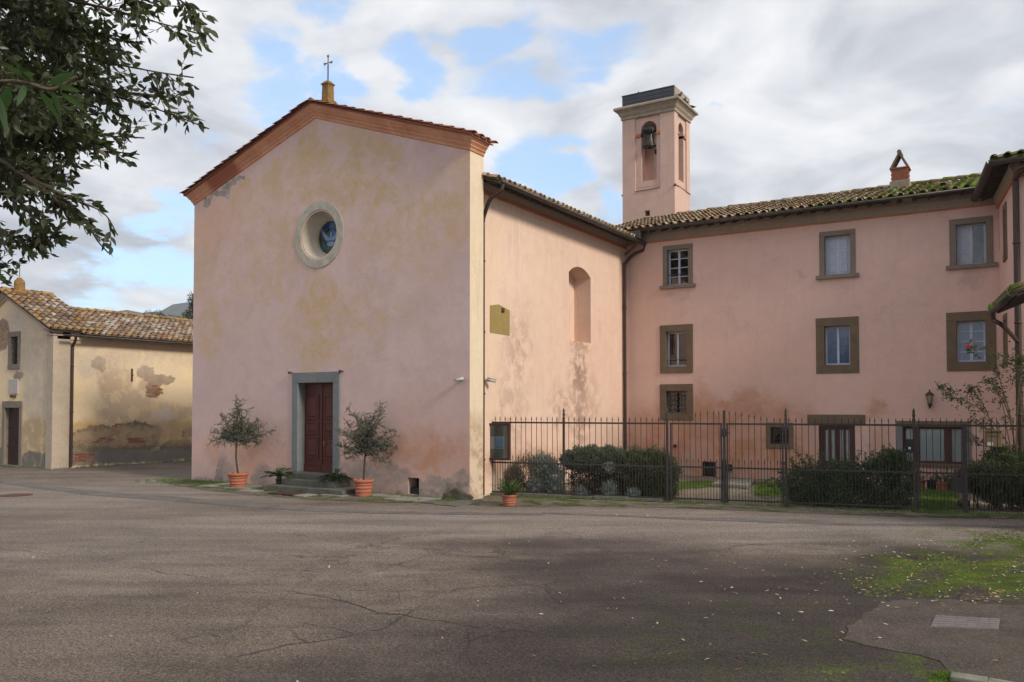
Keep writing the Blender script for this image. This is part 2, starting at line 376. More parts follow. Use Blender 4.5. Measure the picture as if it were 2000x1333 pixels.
def chapel_mat():
    m,g=newmat('chapel_plaster',.93,.12)
    wob=g.vm('SCALE',g.vm('SUBTRACT',g.noise(g.pos,1.6,6,.65,0,True),(.5,.5,.5)),scale=.55)
    wp=g.vm('ADD',g.pos,g.vm('ADD',wob,g.vm('SCALE',g.vm('SUBTRACT',g.noise(g.pos,7,5,.7,0,True),(.5,.5,.5)),scale=.35)))
    big=g.noise(g.pos,.7,6,.62,.3); mid=g.noise(g.pos,3.2,7,.7,.4); fine=g.noise(g.pos,26,5,.72)
    c=g.mix(g.mr(big,.38,.62),(.92,.71,.42),(.86,.70,.48))
    def lay(c,col,col2,bl,soft,off=0,brk=.5,sc=2):
        mk=g.blobs(wp,bl,soft*.7)
        nb=g.noise(g.vm('ADD',g.pos,(off,2,off)),sc,7,.7,.3)
        mk=g.math('MULTIPLY',mk,g.mr(nb,.43,.50,1-brk,1))
        return g.mix(mk,c,g.mix(g.mr(mid,.38,.62),col,col2))
    c=lay(c,(.72,.44,.13),(.76,.50,.20),B(CHS,[(260,675,140,11),(340,680,60,14),(340,840,60,22),(170,835,30,16,.9),(330,800,60,15,.4)]),.5,1,.4)
    c=lay(c,(.50,.36,.24),(.58,.43,.31),B(CHS,[(225,750,32,60,.9),(250,800,60,40,.9),(300,815,50,30,.8),(205,720,18,30,.6),(350,806,30,14,.8),(290,760,20,30,.8)]),.4,3,.5)
    c=lay(c,(.62,.55,.46),(.60,.52,.42),B(CHS,[(322,812,16,16),(170,720,20,18,.6)]),.4,6,.2)
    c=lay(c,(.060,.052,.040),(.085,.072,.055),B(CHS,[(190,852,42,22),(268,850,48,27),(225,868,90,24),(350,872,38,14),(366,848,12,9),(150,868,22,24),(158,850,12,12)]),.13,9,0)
    c=lay(c,(.42,.34,.24),(.34,.28,.19),B(CHS,[(240,893,120,12,.9),(330,888,60,10,.9),(150,895,30,18,.7)]),.4,4,.5)
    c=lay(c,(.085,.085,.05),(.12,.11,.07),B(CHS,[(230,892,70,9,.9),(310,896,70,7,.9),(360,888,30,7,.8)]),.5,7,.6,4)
    c=lay(c,(.42,.30,.22),(.33,.24,.18),B(CHS,[(191,711,16,13),(200,722,9,7),(283,727,20,13),(310,742,27,11),(300,758,14,17),(334,737,8,5)]),.07,0,0)
    # front face
    c=lay(c,(.58,.50,.42),(.52,.44,.36),B(CHF,[(60,660,60,90,.85),(70,780,30,60,.8)]),.5,2,.3)
    c=lay(c,(.50,.36,.22),(.45,.33,.20),B(CHF,[(70,855,40,40,.9),(2,850,10,60,.8)]),.3,2,.4)
    c=lay(c,(.17,.155,.14),(.21,.19,.17),B(CHF,[(72,900,40,18),(0,895,12,20),(110,900,30,16,.8)]),.2,5,.2)
    c=lay(c,(.33,.27,.21),(.28,.22,.17),B(CHF,[(6,655,14,32),(36,734,11,8)]),.1,5,.1)
    vz=g.voro(g.scalev(g.pos,(4,4,11)),1.4,'DISTANCE_TO_EDGE',.8)
    rub=g.blobs(wp,B(CHS,[(300,765,16,14,1),(228,840,9,6,1),(162,895,22,11,1),(190,862,30,8,.6),(270,865,30,6,.6)])+B(CHF,[(6,655,12,30)]),.12)
    bc=g.mix(g.mr(g.voro(g.scalev(g.pos,(4,4,11)),1.4,'F1',.8,'Color'),.3,.8),(.30,.15,.09),(.38,.27,.18))
    c=g.mix(g.math('MULTIPLY',rub,.85),c,g.mix(g.mr(vz,0,.06,1,0),bc,(.36,.29,.22)))
    c=g.mix(g.mr(fine,.3,.8,0,.3),c,(.25,.2,.13))
    c=g.mix(g.mr(mid,.5,.75,0,.14),c,(.32,.26,.17))
    fin(g,c,None,g.bump(g.math('ADD',mid,g.math('MULTIPLY',fine,.3)),.4,.03)); return m
M['chapel']=chapel_mat()
M['stone_grey']=simple('grey_serena_stone',(.215,.225,.225),(.17,.18,.185),3,.8,bs=.25)
M['stone_brown']=simple('brown_sandstone',(.20,.145,.095),(.14,.105,.07),4,.88,bs=.35,bd=.015)
M['stone_taupe']=simple('taupe_stone',(.25,.205,.165),(.20,.165,.135),4,.88,bs=.3)
M['stone_ring']=simple('weathered_ring_stone',(.56,.52,.43),(.36,.335,.28),5,.88,bs=.35)
M['splay']=simple('splay_plaster',(.60,.53,.42),(.46,.40,.32),4,.9,bs=.3)
M['eave_grey']=simple('grey_eave_plaster',(.36,.305,.25),(.29,.245,.20),1.5,.9,bs=.15)
M['step']=simple('mossy_step_stone',(.165,.155,.13),(.085,.085,.065),5,.92,bs=.5,bd=.02)
M['tower_stone']=simple('tower_cornice_stone',(.42,.35,.28),(.30,.25,.20),4,.9,bs=.3)
M['slate']=simple('dark_slate_panel',(.075,.085,.105),(.05,.055,.07),3,.6,bs=.3)
M['iron']=simple('painted_iron',(.040,.037,.040),(.055,.04,.035),9,.55,.3,bs=.2,spec=.5)
M['copper']=simple('brown_copper_pipe',(.075,.042,.032),(.05,.032,.027),3,.5,.35,bs=.1,spec=.5)
M['gutter']=simple('weathered_gutter',(.10,.085,.08),(.06,.05,.045),3,.5,.4,bs=.15,spec=.5)
M['bell']=simple('bell_bronze',(.035,.035,.038),(.06,.055,.05),6,.45,.7,bs=.2)
M['dark']=simple('interior_dark',(.012,.011,.011),(.008,.008,.008),2,.9)
M['rafter']=simple('dark_rafter_wood',(.09,.06,.045),(.05,.035,.03),6,.85)
M['door_red']=simple('oxblood_door_paint',(.115,.028,.016),(.085,.022,.013),3,.5,bs=.12,spec=.4)
M['wood_red']=simple('mahogany_frame',(.085,.028,.018),(.055,.02,.015),6,.55,bs=.2,spec=.4,stretch=(3,3,.4))
M['white_frame']=simple('blue_grey_window_paint',(.55,.60,.70),(.44,.49,.60),6,.6,bs=.15)
M['shutter']=simple('pale_shutter_paint',(.50,.56,.67),(.41,.46,.57),5,.65,bs=.2)
M['white']=simple('white_enamel',(.62,.62,.60),(.5,.5,.49),6,.5,bs=.05)
M['terracotta']=simple('terracotta_pot_clay',(.46,.16,.09),(.36,.13,.08),7,.85,bs=.25)
M['terra_old']=simple('old_clay_pot',(.30,.13,.08),(.22,.10,.07),7,.9,bs=.3)
M['teal']=simple('teal_glazed_pot',(.03,.17,.14),(.025,.12,.10),5,.4,spec=.5,bs=.05)
M['planter']=simple('grey_planter_resin',(.10,.09,.10),(.08,.07,.08),5,.7)
M['black_plastic']=simple('black_plastic_pot',(.015,.016,.02),(.02,.02,.022),5,.5)
M['soil']=simple('potting_soil',(.035,.025,.018),(.02,.015,.01),20,.95,bs=.6)
M['plaque']=simple('ochre_panel_paint',(.34,.255,.09),(.29,.215,.08),6,.85,bs=.15)
M['slab']=simple('pale_paving_slab',(.30,.285,.255),(.21,.20,.17),5,.92,bs=.4)
M['kerb']=simple('worn_kerb_stone',(.28,.26,.22),(.13,.13,.09),6,.92,bs=.5)
M['brick']=simple('red_brick',(.34,.12,.07),(.26,.10,.06),6,.92,bs=.4)
M['brick_pale']=simple('pale_brick',(.36,.22,.14),(.26,.17,.12),6,.92,bs=.4)
M['drain']=simple('mauve_drain_cover',(.20,.175,.175),(.15,.13,.125),8,.75,bs=.3)
M['rust']=simple('rusty_iron',(.12,.05,.03),(.08,.04,.03),9,.85,bs=.4)
M['marble']=simple('pale_marble',(.50,.47,.43),(.42,.40,.37),3,.6)
M['bark']=simple('grey_bark',(.10,.075,.055),(.06,.045,.035),12,.92,bs=.6,bd=.01)
M['twig']=simple('olive_twig',(.13,.10,.065),(.09,.07,.05),10,.9)
M['cane']=simple('rose_cane',(.20,.13,.085),(.12,.09,.05),10,.85)
M['curtain']=simple('lace_curtain',(.82,.85,.84),(.72,.76,.76),3,.9,stretch=(9,9,.2),bs=.5,bd=.03)
M['curtain_blue']=simple('blue_grey_curtain',(.27,.38,.56),(.20,.29,.45),1.5,.8,stretch=(4,4,.4))
M['lichen']=simple('lichened_stone',(.36,.20,.035),(.14,.11,.07),9,.92,bs=.5,bd=.02)
M['chimney_plaster']=simple('chimney_plaster',(.34,.29,.22),(.22,.2,.14),6,.92,bs=.4)
M['paper']=simple('notice_paper',(.80,.83,.90),(.72,.76,.85),3,.8)
M['paper_blue']=simple('blue_notice_print',(.20,.50,.75),(.5,.68,.82),14,.8,detail=2)
M['board_back']=simple('notice_board_backing',(.36,.365,.30),(.28,.285,.24),3,.7)
M['board_frame']=simple('maroon_board_frame',(.075,.025,.025),(.055,.02,.02),5,.5,spec=.4)
M['print']=simple('grey_print',(.42,.46,.56),(.36,.40,.50),9,.8)
M['mail_tan']=simple('tan_mailbox_paint',(.20,.15,.075),(.16,.12,.06),5,.5,spec=.4)
M['rose']=simple('pink_rose_petal',(.85,.05,.13),(.70,.03,.09),20,.6)
M['yellow_petal']=simple('yellow_petal',(.70,.42,.02),(.6,.3,.02),20,.6)
M['pigeon']=simple('pigeon_grey',(.06,.065,.08),(.035,.038,.05),14,.8)
M['pale_glass_lamp']=simple('lantern_glass',(.42,.36,.24),(.35,.3,.2),5,.2,spec=.6)
def glass_mat(name='window_glass',tint=(.85,.88,.92),base=.07):
    m=bpy.data.materials.new(name); m.use_nodes=True; nt=m.node_tree; nt.nodes.clear(); g=G(nt)
    t=g.n('ShaderNodeBsdfTransparent'); g.set(t.inputs[0],tint)
    gl=g.n('ShaderNodeBsdfGlossy'); gl.inputs['Roughness'].default_value=.03
    pos=g.n('ShaderNodeNewGeometry').outputs['Position']
    nb=g.bump(g.noise(pos,2.5,2,.5),.06,.05); g.link(nb,gl.inputs['Normal'])
    fr=g.n('ShaderNodeFresnel'); fr.inputs[0].default_value=1.5
    mx=g.n('ShaderNodeMixShader'); g.link(g.math('ADD',fr.outputs[0],base-.04,clamp=True),mx.inputs[0])
    g.link(t.outputs[0],mx.inputs[1]); g.link(gl.outputs[0],mx.inputs[2])
    o=g.n('ShaderNodeOutputMaterial'); g.link(mx.outputs[0],o.inputs[0]); return m
M['glass']=glass_mat(); M['clear_glass']=glass_mat('clear_board_glass',(.93,.95,.95),.04)
def stained(name,c):
    m,g=newmat(name,.25,.5); f=g.noise(g.pos,9,3,.6); fin(g,g.mix(f,c,tuple(x*.55 for x in c)),None,g.bump(f,.2,.02)); return m
SG=[stained('stained_glass_'+n,c) for n,c in (('blue',(.015,.06,.20)),('teal',(.015,.09,.13)),('navy',(.01,.035,.13)),('olive',(.05,.06,.035)),('azure',(.03,.13,.30)))]
M['dove']=stained('pale_blue_glass',(.22,.34,.58)); M['sred']=stained('red_glass',(.2,.02,.03))
def tile_mat(name,stops,lichen=(.42,.22,.02),lich=.0,moss=None):
    m,g=newmat(name,.92,.12)
    oi=g.n('ShaderNodeObjectInfo').outputs['Random']
    ri=[o for o in g.nt.nodes if o.type=='NEW_GEOMETRY'][0].outputs['Random Per Island']
    f=g.math('FRACT',g.math('ADD',g.math('MULTIPLY',oi,7.31),ri))
    c=g.ramp(f,stops)
    a=g.noise(g.pos,9,6,.7); b=g.noise(g.pos,40,4,.7); w=g.noise(g.pos,1.1,4,.6)
    c=g.mix(g.mr(a,.42,.66,0,.65),c,(.075,.06,.05))
    c=g.mix(g.mr(b,.55,.75,0,.6),c,(.34,.30,.24))
    if lich>0:
        mk=g.math('MULTIPLY',g.mr(g.math('ADD',g.math('MULTIPLY',a,.6),g.math('MULTIPLY',w,.5)),.66-.28*lich,.74-.26*lich),.9)
        c=g.mix(mk,c,g.mix(b,lichen,tuple(x*.55 for x in lichen)))
    if moss:
        xx=g.n('ShaderNodeSeparateXYZ'); g.link(g.pos,xx.inputs[0])
        k=g.mr(xx.outputs[0],moss[0],moss[1],0,1)
        n2=g.noise(g.vm('ADD',g.pos,(4,4,4)),2.6,5,.65)
        mk=g.mr(g.math('ADD',n2,g.math('MULTIPLY',k,.16)),.60,.70,0,.9)
        c=g.mix(mk,c,g.mix(a,(.16,.25,.018),(.06,.09,.01)))
    fin(g,c,None,g.bump(g.math('ADD',a,g.math('MULTIPLY',b,.4)),.6,.015)); return m
M['tile_wing']=tile_mat('mossy_roof_tile',[(0,(.26,.14,.085)),(.3,(.40,.29,.20)),(.55,(.50,.43,.33)),(.75,(.33,.19,.12)),(1,(.17,.12,.09))],(.30,.20,.05),.35,(-9,-1))
M['tile_chapel_pan']=tile_mat('shadowed_pan_tile',[(0,(.09,.06,.05)),(.5,(.16,.11,.085)),(1,(.24,.18,.14))],(.35,.18,.03),.15)  # darker than the covers: shade in the gaps put into the colour
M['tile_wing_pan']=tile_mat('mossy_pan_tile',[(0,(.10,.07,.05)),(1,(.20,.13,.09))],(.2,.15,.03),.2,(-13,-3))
M['tile_chapel']=tile_mat('greyed_roof_tile',[(0,(.16,.11,.09)),(.3,(.36,.29,.24)),(.55,(.50,.44,.38)),(.7,(.22,.13,.09)),(.85,(.30,.20,.14)),(1,(.09,.07,.06))],(.44,.23,.03),.22)
M['tile_chapel_edge']=tile_mat('orange_lichen_tile',[(0,(.24,.14,.08)),(.5,(.40,.27,.14)),(1,(.18,.12,.08))],(.42,.23,.04),.42)
M['tile_red']=tile_mat('red_verge_tile',[(0,(.30,.10,.06)),(.6,(.38,.14,.08)),(1,(.22,.09,.06))],(.4,.2,.03),.12)
def leaf_mat(name,c1,c2,c3=None,rough=.5,trans=.25,spec=.4,scale=None):
    m=bpy.data.materials.new(name); m.use_nodes=True; nt=m.node_tree; g=G(nt); b=nt.nodes['Principled BSDF']
    ge=g.n('ShaderNodeNewGeometry'); oi=g.n('ShaderNodeObjectInfo').outputs['Random']
    f=g.math('FRACT',g.math('ADD',g.math('MULTIPLY',oi,5.3),ge.outputs['Random Per Island']))
    big=g.noise(ge.outputs['Position'],scale or 3,3,.6)
    st=[(0,c1),(.85,c2),(1,c3 or c2)]
    c=g.ramp(f,st); c=g.mix(g.mr(big,.35,.65,0,.5),c,tuple(x*.5 for x in c1))
    g.set(b.inputs['Base Color'],c); b.inputs['Roughness'].default_value=rough; b.inputs['Specular IOR Level'].default_value=spec
    tr=g.n('ShaderNodeBsdfTranslucent'); g.link(g.mix(1.0,c,(1.3,1.5,.7),'MULTIPLY'),tr.inputs[0])
    mx=g.n('ShaderNodeMixShader'); mx.inputs[0].default_value=trans
    o=[n for n in nt.nodes if n.type=='OUTPUT_MATERIAL'][0]
    g.link(b.outputs[0],mx.inputs[1]); g.link(tr.outputs[0],mx.inputs[2]); g.link(mx.outputs[0],o.inputs[0]); return m
M['leaf_oak']=leaf_mat('holm_oak_leaf',(.036,.05,.02),(.08,.098,.045),(.17,.18,.10),.36,.28)
M['leaf_near']=leaf_mat('near_twig_leaf',(.05,.10,.035),(.08,.14,.06),None,.5,.3)
M['leaf_olive']=leaf_mat('olive_leaf',(.085,.095,.07),(.17,.185,.145),(.27,.28,.23),.55,.15)
M['leaf_cycad']=leaf_mat('cycad_frond_green',(.025,.06,.015),(.05,.10,.025),None,.35,.1)
M['leaf_aspi']=leaf_mat('broad_leaf_green',(.035,.085,.015),(.08,.15,.03),(.16,.2,.05),.4,.2)
M['leaf_rosemary']=leaf_mat('rosemary_green',(.06,.068,.03),(.10,.105,.05),(.14,.11,.06),.7,.15)
M['leaf_silver']=leaf_mat('silver_leaf',(.20,.235,.22),(.32,.36,.34),(.42,.45,.42),.75,.15)
M['leaf_sage']=leaf_mat('sage_green_hedge',(.08,.10,.065),(.15,.175,.125),(.2,.22,.16),.7,.15)
M['leaf_hedge']=leaf_mat('dark_hedge_green',(.055,.075,.028),(.11,.13,.055),(.19,.20,.09),.6,.15)
M['leaf_laurel']=leaf_mat('laurel_green',(.035,.08,.03),(.075,.14,.05),(.15,.22,.09),.4,.2)
M['leaf_far']=leaf_mat('distant_tree_green',(.045,.06,.025),(.08,.10,.04),None,.7,.2,scale=.3)
M['leaf_rose']=leaf_mat('rose_leaf',(.05,.075,.035),(.09,.12,.05),(.14,.15,.05),.6,.2)
M['grass']=leaf_mat('grass_blade',(.09,.16,.025),(.16,.25,.04),(.27,.3,.08),.7,.3)
M['dryleaf']=None
def dry_mat():
    m,g=newmat('dry_fallen_leaf',.8,.2); ri=[o for o in g.nt.nodes if o.type=='NEW_GEOMETRY'][0].outputs['Random Per Island']
    fin(g,g.ramp(ri,[(0,(.09,.035,.02)),(.25,(.24,.11,.045)),(.5,(.38,.24,.13)),(.8,(.48,.37,.25)),(1,(.66,.60,.50))])); return m
M['dryleaf']=dry_mat()
# ground materials ----------------------------------------------------------
def gb(px,py,rx,ry,amp=1):
    c=gnd(px,py); a=(gnd(px+rx,py)-gnd(px-rx,py)).length/2; b=(gnd(px,py-ry)-gnd(px,py+ry)).length/2
    return (px,py,rx,ry,amp,c,a,b)
def view_blobs(g,pos,lst,soft):
    """ground ellipses with axes along / across the piazza's own diagonal"""
    out=None
    for it in lst:
        px,py,rx,ry,amp,c,a,b=gb(*it)
        q=g.vm('SUBTRACT',pos,tuple(c))
        u=g.vm('DOT_PRODUCT',q,tuple(R3/a)); v=g.vm('DOT_PRODUCT',q,tuple(F2/b))
        l=g.math('SQRT',g.math('ADD',g.math('MULTIPLY',u,u),g.math('MULTIPLY',v,v)))
        m=g.mr(l,1+soft,1-soft,0,amp,True)
        out=m if out is None else g.math('MAXIMUM',out,m)
    return out
def asphalt():
    m,g=newmat('worn_asphalt',.9,.25)
    wob=g.vm('SCALE',g.vm('SUBTRACT',g.noise(g.pos,.5,6,.65,0,True),(.5,.5,.5)),scale=3.2)
    wp=g.vm('ADD',g.pos,wob)
    big=g.noise(g.pos,.16,6,.6,.4); mid=g.noise(g.pos,.9,7,.68,.4); f1=g.noise(g.pos,45,3,.7); f2=g.voro(g.pos,70,'F1',1,'Color'); f3=g.noise(g.pos,160,2,.6)
    c=g.mix(g.mr(big,.36,.62),(.175,.140,.112),(.135,.106,.086))
    c=g.mix(g.mr(mid,.40,.68,0,.75),c,(.092,.074,.063))
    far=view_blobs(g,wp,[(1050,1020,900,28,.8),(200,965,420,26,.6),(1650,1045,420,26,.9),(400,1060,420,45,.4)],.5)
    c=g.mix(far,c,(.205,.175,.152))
    shade_stain=view_blobs(g,wp,[(1560,1170,620,80,1),(1250,1120,330,50,.85),(1350,1270,620,110,1),(1650,1330,480,110,1),(1120,1070,260,20,.6),(850,1330,500,60,.6),(1950,1130,300,70,1)],.55)  # dark zone: tree shade painted into the asphalt colour, together with mossy staining
    c=g.mix(g.math('MULTIPLY',shade_stain,g.mr(mid,.3,.6,.80,1)),c,(.036,.027,.025))
    ms=view_blobs(g,wp,[(1500,1250,360,70,.75),(1850,1120,220,60,.8),(1700,1290,180,50,.9),(1450,1180,240,30,.5)],.5)
    n=g.noise(g.vm('ADD',g.pos,(9,3,0)),1.6,7,.72,.5)
    c=g.mix(g.math('MULTIPLY',ms,g.mr(n,.44,.62,0,.9)),c,(.040,.044,.016))
    gm=view_blobs(g,wp,[(1900,1120,160,38,1),(1990,1060,90,22,.9),(1980,1090,60,50,.8),(1800,1130,90,22,.6),(1790,1310,60,22,.8),(1700,1300,90,26,.5),(1990,1155,50,20,.8)],.45)
    c=g.mix(g.math('MULTIPLY',gm,g.mr(n,.42,.58,0,1)),c,g.mix(g.mr(n,.5,.7),(.05,.065,.010),(.11,.15,.014)))
    vv=g.n('ShaderNodeCombineXYZ'); g.link(g.math('MULTIPLY',g.vm('DOT_PRODUCT',g.pos,tuple(R3)),.16),vv.inputs[0]); g.link(g.math('MULTIPLY',g.vm('DOT_PRODUCT',g.pos,tuple(F2)),.75),vv.inputs[1])
    stk=g.noise(vv.outputs[0],1.5,8,.66,.5); c=g.vm('SCALE',c,scale=g.mr(stk,.3,.7,.70,1.34))
    # cracks
    cw=g.vm('ADD',g.pos,g.vm('SCALE',g.vm('SUBTRACT',g.noise(g.pos,1.1,6,.68,0,True),(.5,.5,.5)),scale=1.6))
    c1=g.mr(g.voro(cw,.30,'DISTANCE_TO_EDGE'),.0,.016,1,0); c2=g.mr(g.voro(cw,1.3,'DISTANCE_TO_EDGE'),0,.045,1,0)
    cz=view_blobs(g,wp,[(1000,1090,700,70,1),(1100,1220,500,90,.9),(500,1230,600,90,.5),(200,1080,300,50,.5)],.5)
    crk=g.math('MULTIPLY',g.math('MAXIMUM',c1,g.math('MULTIPLY',c2,g.mr(mid,.46,.60,0,.75))),g.math('ADD',g.math('MULTIPLY',cz,.75),.15))
    crk=g.math('MULTIPLY',crk,g.mr(n,.38,.56,.15,1))
    c=g.mix(g.math('MULTIPLY',crk,.85),c,(.045,.038,.036))
    # aggregate
    sp=g.n('ShaderNodeSeparateColor'); g.link(f2,sp.inputs[0])
    k=g.math('ADD',g.math('MULTIPLY',g.mr(f1,.32,.68,.35,1.6),g.mr(g.noise(g.pos,21,3,.75),.35,.65,.72,1.3)),g.math('SUBTRACT',g.mr(sp.outputs[0],.7,1,0,.8),g.mr(sp.outputs[1],.7,1,0,.4)))
    c=g.vm('SCALE',c,scale=k)
    h=g.math('ADD',g.math('ADD',f1,g.math('MULTIPLY',f3,.4)),g.math('MULTIPLY',crk,-1.2))
    fin(g,c,g.mr(mid,.3,.7,.95,.8),g.bump(h,.55,.012)); return m
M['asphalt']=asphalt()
def seam_mat():
    m,g=newmat('asphalt_patch',.9,.2); a=g.noise(g.pos,1.6,6,.68); f=g.noise(g.pos,55,3,.7)
    c=g.mix(g.mr(a,.4,.6),(.15,.135,.13),(.10,.088,.085)); c=g.mix(g.mr(f,.5,.7,0,.5),c,(.3,.27,.25)); fin(g,c,None,g.bump(f,.5,.01)); return m
M['seam']=seam_mat()
def concrete_mat():
    m,g=newmat('patched_concrete',.92,.2); a=g.noise(g.pos,1.5,7,.7,.3); b=g.noise(g.pos,6,6,.72); f=g.noise(g.pos,60,3,.7)
    c=g.mix(g.mr(a,.38,.62),(.085,.064,.054),(.045,.035,.030)); c=g.mix(g.mr(b,.45,.7,0,.6),c,(.07,.06,.05)); c=g.mix(g.mr(f,.5,.72,0,.5),c,(.3,.26,.22))
    c=g.mix(g.mr(g.noise(g.vm('ADD',g.pos,(3,3,3)),2.2,6,.7),.58,.68,0,.6),c,(.06,.07,.02)); fin(g,c,None,g.bump(g.math('ADD',b,f),.5,.012)); return m
M['concrete']=concrete_mat()
def verge_mat(name,c_soil,c_moss,c_gravel,mossiness,scale=1.3):
    m,g=newmat(name,.95,.1); a=g.noise(g.pos,scale,7,.7,.4); b=g.noise(g.pos,8,6,.7); f=g.noise(g.pos,50,3,.7)
    c=g.mix(g.mr(b,.4,.65),c_soil,c_gravel); c=g.mix(g.mr(a,.62-mossiness*.2,.72-mossiness*.2),c,g.mix(b,c_moss,tuple(x*.5 for x in c_moss)))
    c=g.mix(g.mr(f,.5,.7,0,.5),c,tuple(min(1,x*2) for x in c_soil)); fin(g,c,None,g.bump(g.math('ADD',b,f),.7,.03)); return m
M['verge']=verge_mat('mossy_verge',(.12,.10,.075),(.06,.09,.02),(.20,.18,.14),.75)
M['garden']=verge_mat('garden_gravel',(.22,.18,.14),(.09,.13,.03),(.30,.26,.21),.35,.6)
M['lawn']=verge_mat('lawn_green',(.13,.22,.03),(.10,.18,.03),(.16,.25,.04),.6,2)
def hill_mat():
    m,g=newmat('wooded_hill',1,.0); a=g.noise(g.pos,.012,8,.7); b=g.noise(g.pos,.06,6,.7)
    c=g.mix(g.mr(a,.4,.6),(.05,.06,.045),(.10,.105,.08)); c=g.mix(g.mr(b,.45,.65,0,.6),c,(.02,.03,.018)); fin(g,c,None,g.bump(b,1,8)); return m
M['hill']=hill_mat()
# =================================================================== SETTING
def sheet(name,pts,mat,z,kind='structure',**k):
    mb=MB(); mb.add([(p[0],p[1],z) for p in pts],[tuple(range(len(pts)))])
    o=mb.build(name,mat,fixn=False,kind=kind)
    for p in o.data.polygons:
        if p.normal.z<0: o.data.flip_normals()
        break
    return o
sheet('ground',[(-4000,-4000),(4000,-4000),(4000,4000),(-4000,4000)],M['garden'],-.012)
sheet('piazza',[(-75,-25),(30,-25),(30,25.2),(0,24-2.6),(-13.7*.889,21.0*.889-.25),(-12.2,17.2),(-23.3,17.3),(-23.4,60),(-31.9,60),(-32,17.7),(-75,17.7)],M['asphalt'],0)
# =================================================================== ROOF TILES
def tile_mesh(name,mat,w=.2,l=.46,h=.085,th=.014,n=6,taper=.78):
    mb=MB(); vs=[]
    for e,(y,k) in enumerate(((0,1),(l,taper))):
        for i in range(n+1):
            a=math.pi*i/n; vs.append((-math.cos(a)*w/2*k,y,math.sin(a)*h*k))
    for e,(y,k) in enumerate(((0,1),(l,taper))):
        for i in range(n+1):
            a=math.pi*i/n; vs.append((-math.cos(a)*(w/2-th)*k,y,math.sin(a)*(h-th)*k))
    q=n+1; fs=[]
    for i in range(n):
        fs.append((i,i+1,q+i+1,q+i)); fs.append((2*q+i,3*q+i,3*q+i+1,2*q+i+1)); fs.append((i,2*q+i,2*q+i+1,i+1)); fs.append((q+i,q+i+1,3*q+i+1,3*q+i))
    mb.add(vs,fs,0,True); return mb.mesh(name,mat)
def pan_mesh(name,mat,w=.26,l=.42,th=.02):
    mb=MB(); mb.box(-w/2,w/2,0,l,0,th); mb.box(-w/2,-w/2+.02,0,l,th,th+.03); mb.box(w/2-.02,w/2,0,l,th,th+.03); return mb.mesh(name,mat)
def roof(parent,E,A,L,S,W,mesh,pan,mesh_edge=None,spacing=.27,row=.35,deck=None,limit=300,thick=.07,edge=lambda r,c,nr,nc:False,name='tile',jit=1,deckmat=None,allstuff=False,cond=None):
    """E eave corner, A along eave, L length, S unit up the slope, W slope length"""
    E=Vector(E);A=Vector(A).normalized();S=Vector(S).normalized();N=A.cross(S).normalized()
    if N.z<0: N=-N
    mb=MB(); p=[E,E+A*L,E+A*L+S*W,E+S*W]
    mb.hexa([q-N*thick for q in p]+[q for q in p]); mb.build('roof_deck',deckmat or M['rafter'],parent)
    nc=int(L/spacing); sp=L/nc; nr=int(W/row); rw=W/nr
    X=A.copy(); 
    if X.cross(S).dot(N)<0: X=-X
    it=[];pn=[]
    rnd=random.Random(int(L*1000+W*77))
    for c in range(nc+1):
        dx=rnd.uniform(-.012,.012)*jit
        for r in range(nr):
            if cond and not cond(E+A*(c*sp)+S*(r*rw)): continue
            tilt=.075; a=rnd.uniform(-.05,.05)*jit
            s2=(S*math.cos(tilt)-N*math.sin(tilt)); x2=(X*math.cos(a)+s2*math.sin(a)).normalized(); s2=(s2-x2*s2.dot(x2)).normalized(); n2=x2.cross(s2)
            pos=E+A*(c*sp+dx+rnd.uniform(-.008,.008)*jit)+S*(r*rw-.05+rnd.uniform(-.02,.02)*jit)+N*(.062+rnd.uniform(0,.012)*jit)
            m=mesh_edge if (mesh_edge and edge(r,c,nr,nc)) else mesh
            it.append((basis(x2,s2,n2,pos),m))
            if c<nc:
                a=rnd.uniform(-.02,.02)*jit; t2=.05; s3=S*math.cos(t2)-N*math.sin(t2); n3=X.cross(s3)
                pn.append((basis(X,s3,n3,E+A*((c+.5)*sp)+S*(r*rw-.03)+N*(.025)),pan))
    pieces(name,it,parent,0 if allstuff else limit)
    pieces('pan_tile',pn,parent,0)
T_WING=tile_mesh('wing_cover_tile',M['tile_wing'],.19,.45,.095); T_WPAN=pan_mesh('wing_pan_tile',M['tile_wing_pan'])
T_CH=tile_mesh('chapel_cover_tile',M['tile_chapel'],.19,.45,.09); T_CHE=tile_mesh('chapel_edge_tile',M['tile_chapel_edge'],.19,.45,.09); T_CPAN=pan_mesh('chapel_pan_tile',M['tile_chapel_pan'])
T_RED=tile_mesh('verge_cover_tile',M['tile_red'],.22,.42,.048); T_RPAN=pan_mesh('verge_pan_tile',M['tile_red'])
def half_gutter(mb,pts,r=.075,n=8):
    """open half-round channel along pts (straight), with thickness"""
    a,b=Vector(pts[0]),Vector(pts[1]); t=(b-a).normalized(); s=t.cross(Vector((0,0,1))).normalized()
    vs=[]
    for rr in (r,r-.012):
        for p in (a,b):
            for i in range(n+1):
                w=math.pi*i/n; vs.append(p+s*(math.cos(w)*rr)+Vector((0,0,-math.sin(w)*rr)))
    q=n+1; fs=[]
    for i in range(n):
        fs.append((i,i+1,q+i+1,q+i)); fs.append((2*q+i,3*q+i,3*q+i+1,2*q+i+1))
    for i in (0,n): fs.append((i,q+i,3*q+i,2*q+i))
    for k in (0,q): fs+= [(k+i,2*q+k+i,2*q+k+i+1,k+i+1) for i in range(n)]
    mb.add(vs,fs,0,True)
